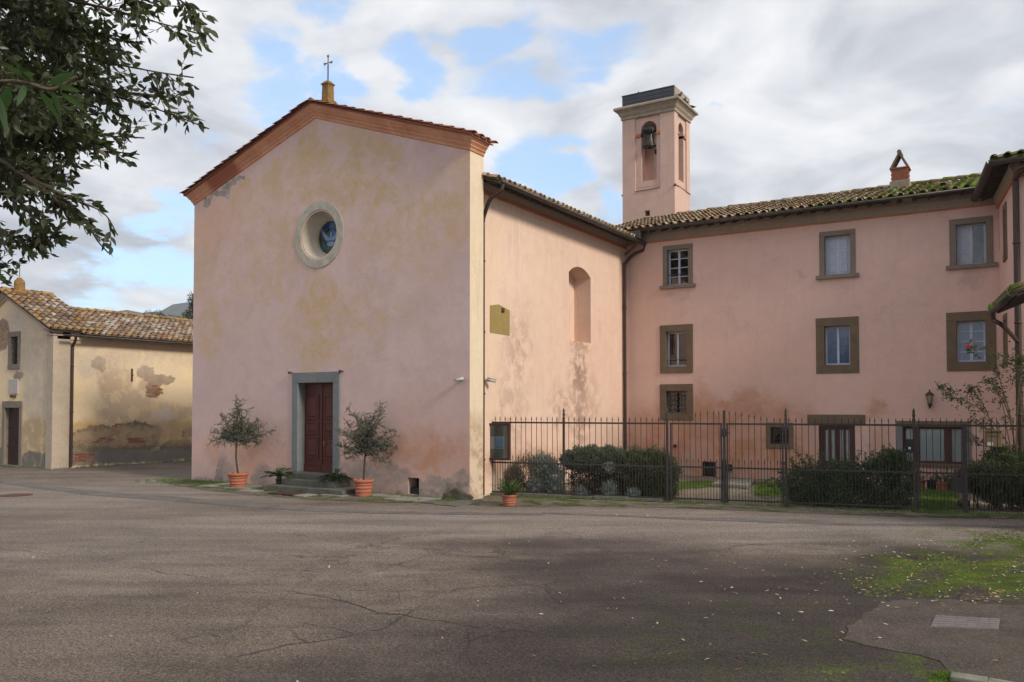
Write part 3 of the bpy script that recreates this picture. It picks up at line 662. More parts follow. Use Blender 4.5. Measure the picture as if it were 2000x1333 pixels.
def smooth_path(pts,k=4):
    """Catmull-Rom through pts"""
    P=[Vector(p) for p in pts]; P=[P[0]*2-P[1]]+P+[P[-1]*2-P[-2]]; out=[]
    for i in range(1,len(P)-2):
        for j in range(k):
            t=j/k; a,b,c,d=P[i-1],P[i],P[i+1],P[i+2]
            out.append(.5*((2*b)+(c-a)*t+(2*a-5*b+4*c-d)*t*t+(3*b-a-3*c+d)*t**3))
    out.append(P[-2]); return out
# =================================================================== CHURCH
church=thing('church',((XL+XR)/2,YF,0),'large pink plastered church with gabled front, round dove window and red door','church')
zR=FAC.uv(918,292)[1]; zL=FAC.uv(388,402)[1]; uA,zA=FAC.uv(622,230)
zR=zL=(zR+zL)/2; uA=(XL+XR)/2-.02
DO=FAC.rect(584,748,652.5,924); cu,cz=FAC.uv(623.5,459); RO=.97
def circ(cu,cz,r,n=48): return [(cu+r*math.cos(2*math.pi*i/n),cz+r*math.sin(2*math.pi*i/n)) for i in range(n)]
VENT=FAC.rect(797,938,818.5,958); VENT=(VENT[0],VENT[1],.0,VENT[3])
VENT=(VENT[0],VENT[1],.06,.50)
mb=MB()
outer=[(XL,0),(XR,0),(XR,zR+.15),(uA,zA+.15),(XL,zL+.15)]
mb.wall(FAC,outer,[(rl(*grow(DO)),.32),(circ(cu,cz,.71*RO*1.0),.02),(rl(*VENT),.4)])
wall_mesh_object(mb,'facade_wall',M['facade'],church)
# side returns and back of the screen facade
DF=.62
mb=MB()
mb.add([FAC.P(XR,0,0),FAC.P(XR,0,-DF),FAC.P(XR,zR+.1,-DF),FAC.P(XR,zR+.1,0)],[(0,1,2,3)])
wall_mesh_object(mb,'facade_return',M['return'],church)
mb=MB()
mb.add([FAC.P(XL,0,0),FAC.P(XL,0,-DF),FAC.P(XL,zR+.1,-DF),FAC.P(XL,zR+.1,0)],[(3,2,1,0)])
mb.add([FAC.P(u,z,-DF) for u,z in outer],[(4,3,2,1,0)])
wall_mesh_object(mb,'facade_back',M['return'],church)
# raking cornice: profile (projection, height below the top line)
def rake_cornice(name,parent,mat,st,prof,fr,back,z0=0):
    mb=MB(); n=len(prof); V=[]
    (u0,zz0),(u1,zz1),(u2,zz2)=st
    k0=(zz1-zz0)/(u1-u0); k2=(zz1-zz2)/(u2-u1)
    for d,h in prof: V.append(fr.P(u0-d,zz0+h-0*k0*d,-back))
    for d,h in prof: V.append(fr.P(u0-d,zz0+h,d))
    for d,h in prof: V.append(fr.P(u1,zz1+h,d))
    for d,h in prof: V.append(fr.P(u2+d,zz2+h,d))
    for d,h in prof: V.append(fr.P(u2+d,zz2+h,-back))
    fs=[(s*n+i,s*n+i+1,(s+1)*n+i+1,(s+1)*n+i) for s in range(4) for i in range(n-1)]
    mb.add(V,fs); 
    # close the top
    for s in range(4): mb.add([V[s*n],V[(s+1)*n],fr.P(st[0][0] if s<2 else (u1 if s==2 else u2),(zz0,zz0,zz1,zz2)[s]+prof[0][1],-back),],[(0,1,2)]) if False else None
    return mb.build(name,mat,parent)
PR=[(0,0),(.30,0),(.30,-.065),(.27,-.075),(.27,-.105),(.225,-.175),(.19,-.205),(.19,-.23),(.145,-.27),(.105,-.315),(.105,-.35),(.06,-.39),(.04,-.435),(.04,-.47),(0,-.50)]
CT=.40 # cornice height above its foot
st=[(XL,zL+CT-.02),(uA,zA+CT-.02),(XR,zR+CT-.02)]
PRC=[(d*.74+.002,h*.78) for d,h in PR]
rake_cornice('raking_cornice',church,M['cornice'],st,PRC,FAC,DF)
# tiled top of the screen wall
for sgn in (-1,1):
    ue=(XR+.245) if sgn>0 else (XL-.245); us=XR if sgn>0 else XL
    k=(zA-zR)/abs(us-uA); ze=zR+CT-.02-.245*k+.015
    E=FAC.P(ue,ze,.25); S=FAC.P(uA,zA+CT+.0,.25)-E; W=S.length
    roof(church,E,(0,1,0),DF+.25+.12,S,W,T_RED,T_RPAN,spacing=.26,row=.34,limit=110,thick=.03,deckmat=M['tile_red'])
mb=MB()
for i in range(3): mb.tube([(uA,YF-.24+i*.3,zA+CT+.06),(uA,YF-.24+i*.3+.34,zA+CT+.045)],[.09,.075],10)
mb.build('ridge_tile',M['tile_red'],church)
# pedestal and iron cross
pu=FAC.uv(638,190)[0]; pz=zA+CT+.02; py_=YF+.05
mb=MB(); zt=hit(638,166,(0,py_,0),(0,1,0)).z
mb.rings(pu-.13,pu+.13,py_-.13,py_+.13,[(.05,pz-.1),(.05,pz+.02),(.0,pz+.05),(-.01,zt-.05),(.02,zt-.02),(.02,zt),(-.06,zt+.09),(-.11,zt+.12)])
ped=mb.build('cross_pedestal',M['lichen'],church,bevel=.012)
mb=MB(); zc=hit(638,109,(0,py_,0),(0,1,0)).z
def iron_cross(mb,u,y,z0,z1,w,r=.014):
    zc=z1-(z1-z0)*.30; g=.030
    mb.tube([(u,y,z0),(u,y,zc-g*2)],r*1.3,8); mb.tube([(u-.0,y,zc+g),(u,y,z1-.03)],r,6)
    for s in (-1,1): mb.tube([(u+s*g,y,zc),(u+s*w,y,zc)],r,6)
    # open lozenge heart and looped ends
    mb.tube([(u,y,zc-g*2),(u-g*1.3,y,zc),(u,y,zc+g*1.6),(u+g*1.3,y,zc),(u,y,zc-g*2)],r*.8,6)
    for cx,cz2 in ((u-w,zc),(u+w,zc),(u,z1-.03)):
        mb.tube([(cx+.034*math.cos(a),y,cz2+.034*math.sin(a)) for a in [2*math.pi*i/10 for i in range(11)]],r*.75,6,cap=False)
iron_cross(mb,pu,py_,zt+.08,zc,.135)
mb.build('iron_cross',M['rust'],ped)
# nave walls and roof
zn=8.1*.889+.27
zn=NAV.uv(1228,487)[1]; zn2=NAV.uv(948,378)[1]; zn=(zn+zn2)/2
AR=NAV.rect(1111,545,1153.5,668)
def seg_arch(u0,u1,z0,z1,rise,n=12):
    c=(u0+u1)/2; h=(u1-u0)/2; r=(h*h+rise*rise)/(2*rise); zc=z1-r; a0=math.asin(h/r)
    return [(u0,z0),(u1,z0)]+[(c+r*math.sin(a0-2*a0*i/n),zc+r*math.cos(a0-2*a0*i/n)) for i in range(n+1)]
az1=NAV.uv(1132,522)[1]; AR=(AR[0],AR[1],NAV.uv(1132,668)[1],az1)
mb=MB(); mb.wall(NAV,[(YF+DF-.1,0),(YW+.05,0),(YW+.05,zn+.05),(YF+DF-.1,zn+.05)],[(seg_arch(*AR,rise=.26),.62)])
wall_mesh_object(mb,'nave_wall',M['nave'],church)
# niche window at the back of the recess
mb=MB(); b=-.62
mb.wall(NAV,rl(AR[0]-.02,AR[1]+.02,AR[2]-.02,AR[3]+.02),[(rl(AR[0]+.17,AR[0]+.75,AR[2]+.06,AR[3]-.52),.05)],d=b)
wall_mesh_object(mb,'niche_back',M['nave'],church)
w=mbw=MB(); u0,u1,z0,z1=AR[0]+.17,AR[0]+.75,AR[2]+.06,AR[3]-.52
for a in ((u0,u0+.06,z0,z1),(u1-.06,u1,z0,z1),(u0+.06,u1-.06,z1-.06,z1),(u0+.06,u1-.06,z0,z0+.06)): mbw.fbox(NAV,*a,b-.06,b-.0)
nw=mbw.build('niche_window',M['wood_red'],church)
mb=MB(); mb.fbox(NAV,u0+.06,u1-.06,z0+.06,z1-.06,b-.05,b-.03); mb.build('pane',simple('dim_brown_glass',(.03,.02,.015),(.02,.015,.01),2,.15,spec=.6),nw)
# eave cornice of the nave: band, plastered cove, rafters
EV=.66
ze=zn
mb=MB()
ys0,ys1=YF+DF,YW
prof=[(0.0,-.04),(.045,-.04),(.045,.02),(.03,.03),(.03,.06)]
def run_prof(mb,fr,u0,u1,prof,z):
    n=len(prof); V=[fr.P(u0,z+h,d) for d,h in prof]+[fr.P(u1,z+h,d) for d,h in prof]
    mb.add(V,[(i,i+1,n+i+1,n+i) for i in range(n-1)]+[tuple(range(n)),tuple(range(2*n-1,n-1,-1))])
run_prof(mb,NAV,ys0,ys1,prof+[(0,.06)],ze); mb.build('orange_band',M['orange'],church)
mb=MB(); run_prof(mb,NAV,ys0,ys1,[(0,.06),(.06,.06),(.09,.12),(.13,.20),(.13,.26),(0,.26)],ze); mb.build('eave_moulding',M['eave_grey'],church)
ez=ze+.36  # underside of the tiles at the wall
kS=.33; sl=Vector((-1,0,kS)).normalized()
def rafters(parent,fr,u0,u1,step,z_wall,k,out,w=.07,h=.09,mat='rafter',name='rafter'):
    mb=MB(); mb.fbox(fr,-w/2,w/2,0,h,0,1)
    me0=MB(); V=[fr.P(u,z_wall-k*d+hh,d)-fr.P(0,0,0) for u in (-w/2,w/2) for d,hh in ((-.1,0),(out,0),(out,h),(-.1,h))]
    me0.add(V,[(0,1,2,3),(7,6,5,4),(0,4,5,1),(1,5,6,2),(2,6,7,3),(3,7,4,0)])
    me=me0.mesh(name,M[mat]); u=u0
    its=[]
    while u<u1:
        its.append((Matrix.Translation(fr.P(u,0,0)),me)); u+=step
    pieces(name,its,parent,300)
rafters(church,NAV,ys0+.15,ys1-.1,.36,ze+.27,kS,EV-.06)
Eo=NAV.P(ys0,ez-kS*EV,EV); 
roof(church,Eo,(0,1,0),ys1-ys0+3.0,sl,6.1,T_WING,T_WPAN,limit=200,thick=.04,spacing=.27,cond=lambda p:not(p.y>YW-.5 and p.x<XN-0.2 and p.z>9.9))
# far slope, in one piece
zr=ez-kS*EV+6.1*sl.z
Er=Vector((XL+.25-EV,ys0,ez-kS*EV)); roof(church,Er,(0,1,0),ys1-ys0+3.0,Vector((1,0,kS)),5.9,T_WING,T_WPAN,allstuff=True,thick=.04)
mb=MB(); mb.add([(XL+.25,YF+DF,0),(XL+.25,YW+3,0),(XL+.25,YW+3,ez),(XL+.25,YF+DF,ez)],[(0,1,2,3)]); mb.build('far_nave_wall',M['nave'],church)
# gutters and down pipes of the church
gz=ez-kS*EV-.0
mb=MB(); ga=NAV.P(ys0+.05,gz,EV+.07); gb_=NAV.P(YW+.12,gz-.04,EV+.07); half_gutter(mb,[ga,gb_],.085)
gut=mb.build('nave_gutter',M['gutter'],church)
mb=MB(); mb.tube([ga+Vector((0,-.01,0)),ga+Vector((0,.02,0))],.085,10); mb.build('gutter_end',M['gutter'],gut)
def pipe(parent,pts,r=.05,mat='copper',name='down_pipe',brackets=()):
    mb=MB(); mb.tube(smooth_path(pts,4),r,10); o=mb.build(name,M[mat],parent)
    for z in brackets:
        p=Vector(pts[-1]); mb=MB(); mb.lathe((p.x,p.y,z),[(r+.004,-.03),(r+.014,-.025),(r+.014,.025),(r+.004,.03)],10); mb.build('pipe_bracket',M[mat],o)
    return o
up=NAV.uv(943,600,.09)[0]
pipe(church,[ga+Vector((0,.15,-.06)),ga+Vector((-.05,.14,-.24)),ga+Vector((-.35,.1,-.42)),NAV.P(up,gz-.75,.16),NAV.P(up,gz-1.0,.09),NAV.P(up,gz-1.4,.09),NAV.P(up,3,.09),NAV.P(up,.05,.09)],.055,brackets=(6.3,4.4,2.75,1.0))
u2=NAV.uv(1226,600,.09)[0]
pipe(church,[gb_+Vector((0,-.1,-.06)),gb_+Vector((-.05,-.1,-.22)),NAV.P(YW-.28,gz-.45,.42),NAV.P(YW-.33,gz-.75,.12),NAV.P(YW-.33,gz-1.1,.09),NAV.P(YW-.33,4,.09),NAV.P(YW-.33,.05,.09)],.055,brackets=(6,3.6,1.4))
# little piece of the far gutter seen left of the facade
mb=MB(); half_gutter(mb,[(XL+.25-EV-.07,ys0+.02,gz),(XL+.25-EV-.07,YW,gz)],.085); mb.build('far_gutter',M['gutter'],church)
# ---- round window
mb=MB(); n=48
V=[];r1,r2,r3=.99*.985,.74,.50
for r,d in ((r1,0),(r1,.025),(r2,.025),(r2,.012)):
    V+=[FAC.P(cu+r*math.cos(2*math.pi*i/n),cz+r*math.sin(2*math.pi*i/n),d) for i in range(n)]
mb.add(V,[(k*n+i,k*n+(i+1)%n,(k+1)*n+(i+1)%n,(k+1)*n+i) for k in range(3) for i in range(n)])
rw=mb.build('round_window',M['stone_ring'],church,fixn=True)
mb=MB(); V=[]
for r,d in ((r2,.012),(r3+.02,-.40),(r3+.02,-.42),(r3-.005,-.42),(r3-.005,-.56)):
    V+=[FAC.P(cu+r*math.cos(2*math.pi*i/n),cz+r*math.sin(2*math.pi*i/n),d) for i in range(n)]
mb.add(V,[(k*n+i,k*n+(i+1)%n,(k+1)*n+(i+1)%n,(k+1)*n+i) for k in range(4) for i in range(n)],0,False)
mb.build('splayed_reveal',M['splay'],rw)
# stained glass: wedge panes round the dove
rnd=random.Random(3); gd=-.5; RG=.50
NW=11
for i in range(NW):
    a0=2*math.pi*i/NW+.1; a1=2*math.pi*(i+1)/NW+.1-.025
    for (ra,rb) in ((.02,.26+rnd.uniform(-.03,.03)),(.28,RG)):
        V=[]; st_=5
        for d in (gd,gd+.012):
            V+=[FAC.P(cu+ra*math.cos(a0+(a1-a0)*t/st_),cz+ra*math.sin(a0+(a1-a0)*t/st_),d) for t in range(st_+1)]
            V+=[FAC.P(cu+rb*math.cos(a1-(a1-a0)*t/st_),cz+rb*math.sin(a1-(a1-a0)*t/st_),d) for t in range(st_+1)]
        m=2*(st_+1); mb=MB(); mb.add(V,[tuple(range(m)),tuple(range(2*m-1,m-1,-1))]+[(k,(k+1)%m,m+(k+1)%m,m+k) for k in range(m)])
        mb.build('glass_pane',rnd.choice(SG),rw)
mb=MB(); mb.add([FAC.P(cu+.52*math.cos(2*math.pi*i/24),cz+.52*math.sin(2*math.pi*i/24),gd-.01) for i in range(24)],[tuple(range(24))]); mb.build('lead_back',M['dark'],rw)
def flat(pts,d0,d1,name,mat,parent):
    mb=MB(); m=len(pts); V=[FAC.P(cu+x,cz+z,d) for d in (d0,d1) for x,z in pts]
    mb.add(V,[tuple(range(m)),tuple(range(2*m-1,m-1,-1))]+[(k,(k+1)%m,m+(k+1)%m,m+k) for k in range(m)]); return mb.build(name,mat,parent)
for s in (-1,1):
    flat([(s*.03,-.07),(s*.10,-.09),(s*.24,-.03),(s*.34,.10),(s*.38,.30),(s*.29,.20),(s*.19,.10),(s*.10,.03),(s*.04,.0)][::s],gd+.012,gd+.022,'dove_wing',M['dove'],rw)
flat([(-.025,-.08),(.025,-.08),(.035,.08),(.02,.18),(-.02,.18),(-.035,.08)],gd+.012,gd+.022,'dove_body',M['dove'],rw)
flat([(.16*math.cos(2*math.pi*i/16),-.19+.075*math.sin(2*math.pi*i/16)) for i in range(16)],gd+.012,gd+.022,'dove_tail',M['dove'],rw)
flat([(-.12,-.10),(.12,-.10),(.10,-.115),(-.10,-.115)],gd+.012,gd+.02,'red_strip',M['sred'],rw)
# ---- door
mb=MB(); u0,u1,z0,z1=DO; jw=.30; z0-=.0; lz=FAC.uv(620,727)[1]
mb.fbox(FAC,u0-jw+.06,u0+.0,z0-.0,z1,-.28,.05); mb.fbox(FAC,u1-.0,u1+jw-.05,z0,z1,-.28,.05)
mb.fbox(FAC,u0-jw+.06,u1+jw-.05,z1,lz,-.28,.053)
dfm=mb.build('door_surround',M['stone_grey'],church,bevel=.012)
for uu in (u0-jw-.0,u1+jw+.03):
    mb=MB(); mb.tube([FAC.P(uu,lz+.0,0),FAC.P(uu,lz,.12)],.025,8); mb.tube([FAC.P(uu,lz,.10),FAC.P(uu,lz,.13)],.04,8); mb.build('iron_pin',M['rust'],dfm)
dd=-.24
um=(u0+u1)/2
for (a,b2) in ((u0,um-.004),(um+.004,u1)):
    mb=MB(); mb.fbox(FAC,a,b2,z0,z1,dd-.06,dd)
    leaf=mb.build('door_leaf',M['door_red'],church)
    W=b2-a; Hh=z1-z0
    for (f0,f1) in ((.60,.855),(.43,.55),(.155,.38)):
        aa,bb,c0,c1=a+W*.20,b2-W*.20,z0+Hh*f0,z0+Hh*f1
        mb=MB(); V=[]
        for ins,d in ((-.035,.0),(-.03,.028),(0,.03),(.012,.012),(.05,.012),(.075,.035)):
            V+=[FAC.P(aa+ins,c0+ins,dd+d),FAC.P(bb-ins,c0+ins,dd+d),FAC.P(bb-ins,c1-ins,dd+d),FAC.P(aa+ins,c1-ins,dd+d)]
        mb.add(V,[(k*4+i,k*4+(i+1)%4,(k+1)*4+(i+1)%4,(k+1)*4+i) for k in range(5) for i in range(4)]+[(20,21,22,23)])
        mb.build('door_panel',M['door_red'],leaf)
    mb=MB(); mb.fbox(FAC,a+.01,b2-.01,z0+.0,z0+.17,dd,dd+.03); mb.build('kick_board',M['door_red'],leaf)
    mb=MB(); mb.fbox(FAC,a+.01,b2-.01,z0+.20,z0+.23,dd,dd+.022); mb.build('moulding',M['door_red'],leaf)
    mb=MB(); mb.fbox(FAC,a+.02,b2-.02,z1-.30,z1-.28,dd,dd+.016); mb.build('moulding',M['door_red'],leaf)
mb=MB(); mb.fbox(FAC,um-.03,um+.03,z0+.23,z1-.02,dd,dd+.026); mb.build('astragal',M['door_red'],church)
mb=MB(); hz=FAC.uv(645,866)[1]; mb.tube([FAC.P(um+.12,hz,dd),FAC.P(um+.12,hz,dd+.07),FAC.P(um+.24,hz-.005,dd+.07)],.012,8); mb.fbox(FAC,um+.095,um+.145,hz-.09,hz+.05,dd,dd+.038); mb.build('door_handle',simple('brass',(.35,.25,.12),(.25,.18,.09),8,.4,.8),church)
# ---- steps
def step(name,ua,ub,za,zb,d0,d1):
    mb=MB(); mb.fbox(FAC,ua,ub,za,zb,d0,d1); return mb.build(name,M['step'],church,bevel=.015)
hs=DO[2]/3
sx=lambda px,d:FAC.uv(px,950,d)[0]
step('step',sx(559,.3),sx(652,.3),2*hs,3*hs,-.24,.30)
step('step',sx(549,.62),sx(653,.62),hs,2*hs,0.0,.62)
step('step',sx(512,1.0),sx(669,1.0),0,hs,0.0,1.0)
# cellar vent
mb=MB(); mb.fbox(FAC,VENT[0],VENT[1],VENT[2],VENT[3],-.42,-.38); v=mb.build('cellar_vent',M['dark'],church)
mb=MB(); mb.fbox(FAC,VENT[0],VENT[1],VENT[2],VENT[2]+.17,-.3,-.1); mb.build('vent_board',M['black_plastic'],v)
# rough stone at the foot of the corner
mb=MB()
bmx=bmesh.new(); bmesh.ops.create_icosphere(bmx,subdivisions=4,radius=1); V=[]
for v in bmx.verts:
    c=v.co; w=1+.10*math.sin(5*c.x+2*c.z)+.07*math.sin(11*c.z+4*c.x)+.05*math.sin(17*c.x-9*c.z)
    V.append((XR-.36+c.x*.50*w,YF+.02+c.y*.06*w,.0+max(-.1,c.z*.30*w)))
mb.add(V,[tuple(v.index for v in f.verts) for f in bmx.faces],0,True); bmx.free()
mb.build('corner_footing',simple('damp_rough_mortar',(.15,.125,.10),(.07,.065,.045),5,.95,bs=.8,bd=.04),church)
# ochre panel on the nave wall
a=NAV.uv(956.5,597); b_=NAV.uv(956.5,650); c_=NAV.uv(995,656); d_=NAV.uv(995,607); e_=NAV.uv(974,595)
pts=[b_,c_,d_,e_,a]; m=5; mb=MB(); V=[NAV.P(u,z,d) for d in (.0,.008) for u,z in pts]
mb.add(V,[tuple(range(m)),tuple(range(2*m-1,m-1,-1))]+[(k,(k+1)%m,m+(k+1)%m,m+k) for k in range(m)])
pq=mb.build('ochre_wall_panel',M['plaque'],church)
q=NAV.uv(981,607); mb=MB(); mb.fbox(NAV,q[0]-.06,q[0]+.08,q[1]-.05,q[1]+.07,.008,.03); mb.tube([NAV.P(q[0],q[1],.02),NAV.P(q[0]-.05,q[1]-.03,.07)],.015,8); mb.build('metal_fitting',M['rust'],pq)
# =================================================================== BELL TOWER
YT=36*.889
def TX(px,Y,py=400): return hit(px,py,(0,Y,0),(0,1,0)).x
tx0,tx1=TX(1216,YT),TX(1318,YT); TZ=lambda py,px=1267:hit(px,py,(0,YT,0),(0,1,0)).z
d=ray(1348,400); yy2=tx1/(d.x/d.y); TD=yy2-YT
ztop=TZ(213)
tower=thing('bell_tower',((tx0+tx1)/2,YT+TD/2,0),'square pink bell tower with arched openings behind the wing roof','tower')
TF=Fr((0,YT,0),(1,0,0),(0,-1,0)); TS=Fr((tx1,0,0),(0,1,0),(1,0,0))
def round_arch(u0,u1,z0,z1,n=14):
    c=(u0+u1)/2;h=(u1-u0)/2; return [(u0,z0),(u1,z0)]+[(c+h*math.cos(math.pi*i/n),z1-h+h*math.sin(math.pi*i/n)) for i in range(n+1)]
PF=(TX(1241,YT),TX(1290,YT),TZ(370),TZ(220)); AF=(TX(1252,YT),TX(1282,YT),TZ(352),TZ(236))
mb=MB(); mb.wall(TF,rl(tx0,tx1,0,ztop),[(rl(*PF),.06),(rl(TX(1259,YT),TX(1269,YT),TZ(422),TZ(411)),.3)])
mb.wall(TF,rl(*PF),[(round_arch(*AF),.38)],d=-.06)
wall_mesh_object(mb,'tower_front_wall',M['tower'],tower)
TSZ=lambda px,py:hit(px,py,(tx1,0,0),(1,0,0)).z
TSY=lambda px:hit(px,300,(tx1,0,0),(1,0,0)).y
PS=(TSY(1325.5),TSY(1340.5),PF[2],PF[3]); AS=(TSY(1326.5),TSY(1336.5),AF[2],AF[3])
mc=(YT+YT+TD)/2; hw=(AF[1]-AF[0])/2*.85; AS=(mc-hw,mc+hw,AF[2],AF[3]-.03); PS=(mc-hw-.22,mc+hw+.22,PF[2],PF[3])
mb=MB(); mb.wall(TS,rl(YT,YT+TD,0,ztop),[(rl(*PS),.06)]); mb.wall(TS,rl(*PS),[(round_arch(*AS),.38)],d=-.06)
wall_mesh_object(mb,'tower_side_wall',M['tower'],tower)
mb=MB(); 
TB=Fr((0,YT+TD,0),(-1,0,0),(0,1,0)); mb.wall(TB,rl(-tx1,-tx0,0,ztop),[(round_arch(-AF[1],-AF[0],AF[2],AF[3]),.4)])
TL=Fr((tx0,0,0),(0,-1,0),(-1,0,0)); mb.wall(TL,rl(-YT-TD,-YT,0,ztop),[(round_arch(-AS[1],-AS[0],AS[2],AS[3]),.4)])
wall_mesh_object(mb,'tower_far_walls',M['tower'],tower)
# inner faces and belfry floor
mb=MB(); k=.42
for fr,a,b2,h in ((TF,tx0+k,tx1-k,AF),(TS,YT+k,YT+TD-k,AS)):
    mb.wall(fr,rl(a,b2,AF[2]-.4,ztop),[(round_arch(h[0],h[1],h[2],h[3]),.0)],d=-k)
mb.wall(TB,rl(-tx1+k,-tx0-k,AF[2]-.4,ztop),[(round_arch(-AF[1],-AF[0],AF[2],AF[3]),0)],d=-k); mb.wall(TL,rl(-YT-TD+k,-YT-k,AF[2]-.4,ztop),[(round_arch(-AS[1],-AS[0],AS[2],AS[3]),0)],d=-k)
mb.box(tx0+.05,tx1-.05,YT+.05,YT+TD-.05,AF[2]-.25,AF[2]-.1); mb.box(tx0+.05,tx1-.05,YT+.05,YT+TD-.05,ztop-.1,ztop)
wall_mesh_object(mb,'belfry_interior',M['tower'],tower)
mb=MB(); mb.fbox(TF,TX(1258,YT),TX(1270,YT),TZ(423),TZ(410),-.36,-.3); mb.build('put_log_hole',M['dark'],tower)
zi=TZ(262)
mb=MB()
for a,b2 in ((PF[0]-.0,AF[0]+.0),(AF[1],PF[1])): mb.fbox(TF,a,b2,zi-.05,zi+.08,-.30,.0)
for a,b2 in ((PS[0],AS[0]),(AS[1],PS[1])): mb.fbox(TS,a,b2,zi-.05,zi+.08,-.30,.0)
mb.build('impost_band',M['orange'],tower,bevel=.01)
mb=MB(); mb.rings(tx0,tx1,YT,YT+TD,[(-.02,ztop-.30),(.05,ztop-.28),(.05,ztop-.18),(.11,ztop-.10),(.14,ztop-.02),(.22,ztop+.07),(.29,ztop+.10),(.29,ztop+.18),(.25,ztop+.22),(-.1,ztop+.26)])
mb.build('tower_cornice',M['tower_stone'],tower,bevel=.012)
zp=ztop+.22; zp1=hit(1300,170,(0,YT,0),(0,1,0)).z
mb=MB(); mb.rings(tx0+.0,tx1-.02,YT+.0,YT+TD,[(.0,zp),(.0,zp1-.04),(.02,zp1-.04),(.02,zp1)]); par=mb.build('parapet_block',M['slate'],tower)
for i in range(5):
    for j in range(3):
        a=tx0+.02+(tx1-tx0-.06)*i/5; b2=a+(tx1-tx0-.06)/5-.02; z0=zp+.02+(zp1-zp-.08)*j/3; z1=z0+(zp1-zp-.08)/3-.02
        mb=MB(); mb.fbox(TF,a,b2,z0,z1,-.0,.015); mb.build('slate_panel',M['slate'],par)
mb=MB(); mb.box(TX(1268,YT)-.02,TX(1268,YT)+.02,YT+.2,YT+.24,zp1-.1,zp1)  # lightning strap stub
mb=MB(); mb.fbox(TS,YT+.02,YT+TD-.05,ztop-.0+.23,zp1-.02,-.02,.02); mb.build('parapet_side',M['tower_stone'],par)
# string course wire under the panel
mb=MB(); mb.tube([TF.P(PF[0],PF[2]-.02,.02),TF.P(PF[1],PF[2]-.0,.02)],.014,5); mb.tube([TS.P(YT,PF[2]+.05,.02),TS.P(YT+TD,PF[2]+.02,.02)],.014,5); mb.build('tie_cable',M['rust'],tower)
mb=MB(); mb.tube([(tx1+.01,YT-.01,PF[2]+.0),(tx1+.05,YT-.08,PF[2]+.02)],.05,7); mb.tube([(tx0,YT-.01,TZ(375)),(tx0-.03,YT-.03,TZ(375))],.04,7); mb.build('tie_anchor',M['rust'],tower)
# bell
bc=((AF[0]+AF[1])/2,YT+.12,0); zb0,zb1=TZ(287),TZ(243)
bell=thing('church_bell',(bc[0],bc[1],zb0),'dark bronze bell hung in the front arch of the bell tower','bell')
hb=zb1-zb0; rb=.285
mb=MB(); mb.lathe(bc,[(rb*.9,zb0),(rb,zb0+.02),(rb*.93,zb0+.07),(rb*.74,zb0+.2),(rb*.62,zb0+.4),(rb*.58,zb0+.55*hb),(rb*.5,zb0+.6*hb),(rb*.2,zb0+.63*hb)],28)
mb.build('bell_body',M['bell'],bell)
mb=MB(); mb.lathe(bc,[(rb*.45,zb0+.60*hb),(rb*.9,zb0+.66*hb),(rb*1.0,zb0+.74*hb),(rb*.8,zb0+.86*hb),(rb*.62,zb0+.97*hb),(.04,zb0+hb)],18)
for s in (-1,1):
    for k in range(3): mb.tube([(bc[0]+s*(.05+.07*k),bc[1]-.16,zb0+.58*hb),(bc[0]+s*(.07+.08*k),bc[1]-.2,zb0+.78*hb),(bc[0]+s*.1,bc[1]-.1,zb0+.95*hb)],.03,6)
mb.build('headstock',M['bell'],bell)
mb=MB(); mb.tube([(AF[0]-.05,bc[1]+.02,zb0+.70*hb),(AF[1]+.05,bc[1]+.02,zb0+.70*hb)],.035,8); mb.build('axle',M['bell'],bell)
mb=MB(); mb.tube([(bc[0],bc[1],zb0+.3),(bc[0],bc[1],zb0-.03)],.02,6); mb.lathe((bc[0],bc[1],zb0-.04),[(.01,-.04),(.045,-.01),(.045,.03),(.01,.06)],10); mb.build('clapper',M['iron'],bell)
mb=MB(); mb.fbox(TF,AF[1]-.16,AF[1]-.03,TZ(300),TZ(290),-.35,-.2); props(mb.build('floodlight_box',M['black_plastic'],fixn=True),'small dark floodlight box below the bell in the tower arch','lamp')
# pigeons
def pigeon(p,rz,label,s=1.0):
    t=thing('pigeon',p,label,'bird','pigeons on the bell tower',rz)
    p=Vector((0,0,0)); mb=MB()
    def P(x,z,y=0): return Vector((x*s,y*s,z*s))
    mb.tube([P(-.20,.07),P(-.13,.085),P(-.07,.105),P(0,.125),P(.06,.15),P(.085,.18),P(.095,.215),P(.105,.24),P(.13,.243)],[.012*s,.022*s,.045*s,.06*s,.055*s,.036*s,.026*s,.028*s,.012*s],10)
    o=mb.build('body',M['pigeon']); o.parent=t
    mb=MB(); mb.tube([P(.135,.243),P(.165,.233)],[.008*s,.002*s],5); o=mb.build('beak',M['black_plastic']); o.parent=t
    for sy in (-1,1):
        mb=MB(); mb.tube([P(-.17,.09,sy*.03),P(-.08,.12,sy*.055),P(.03,.14,sy*.058),P(.06,.14,sy*.04)],[.008*s,.02*s,.03*s,.008*s],6); o=mb.build('wing',M['pigeon']); o.parent=t
        mb=MB(); mb.tube([P(.0,.09,sy*.02),P(.01,0,sy*.02),P(.04,0.002,sy*.02)],.006*s,5); o=mb.build('leg',M['rose']); o.parent=t
pigeon(Vector((TX(1251,YT+.5,175),YT+.5,zp1)),R(170),'pigeon perched alone on the left part of the tower top')
pigeon(Vector((TX(1264,YT+.6,175),YT+.75,zp1)),R(60),'pigeon half hidden behind the front edge of the tower top')
zc2=ztop+.22
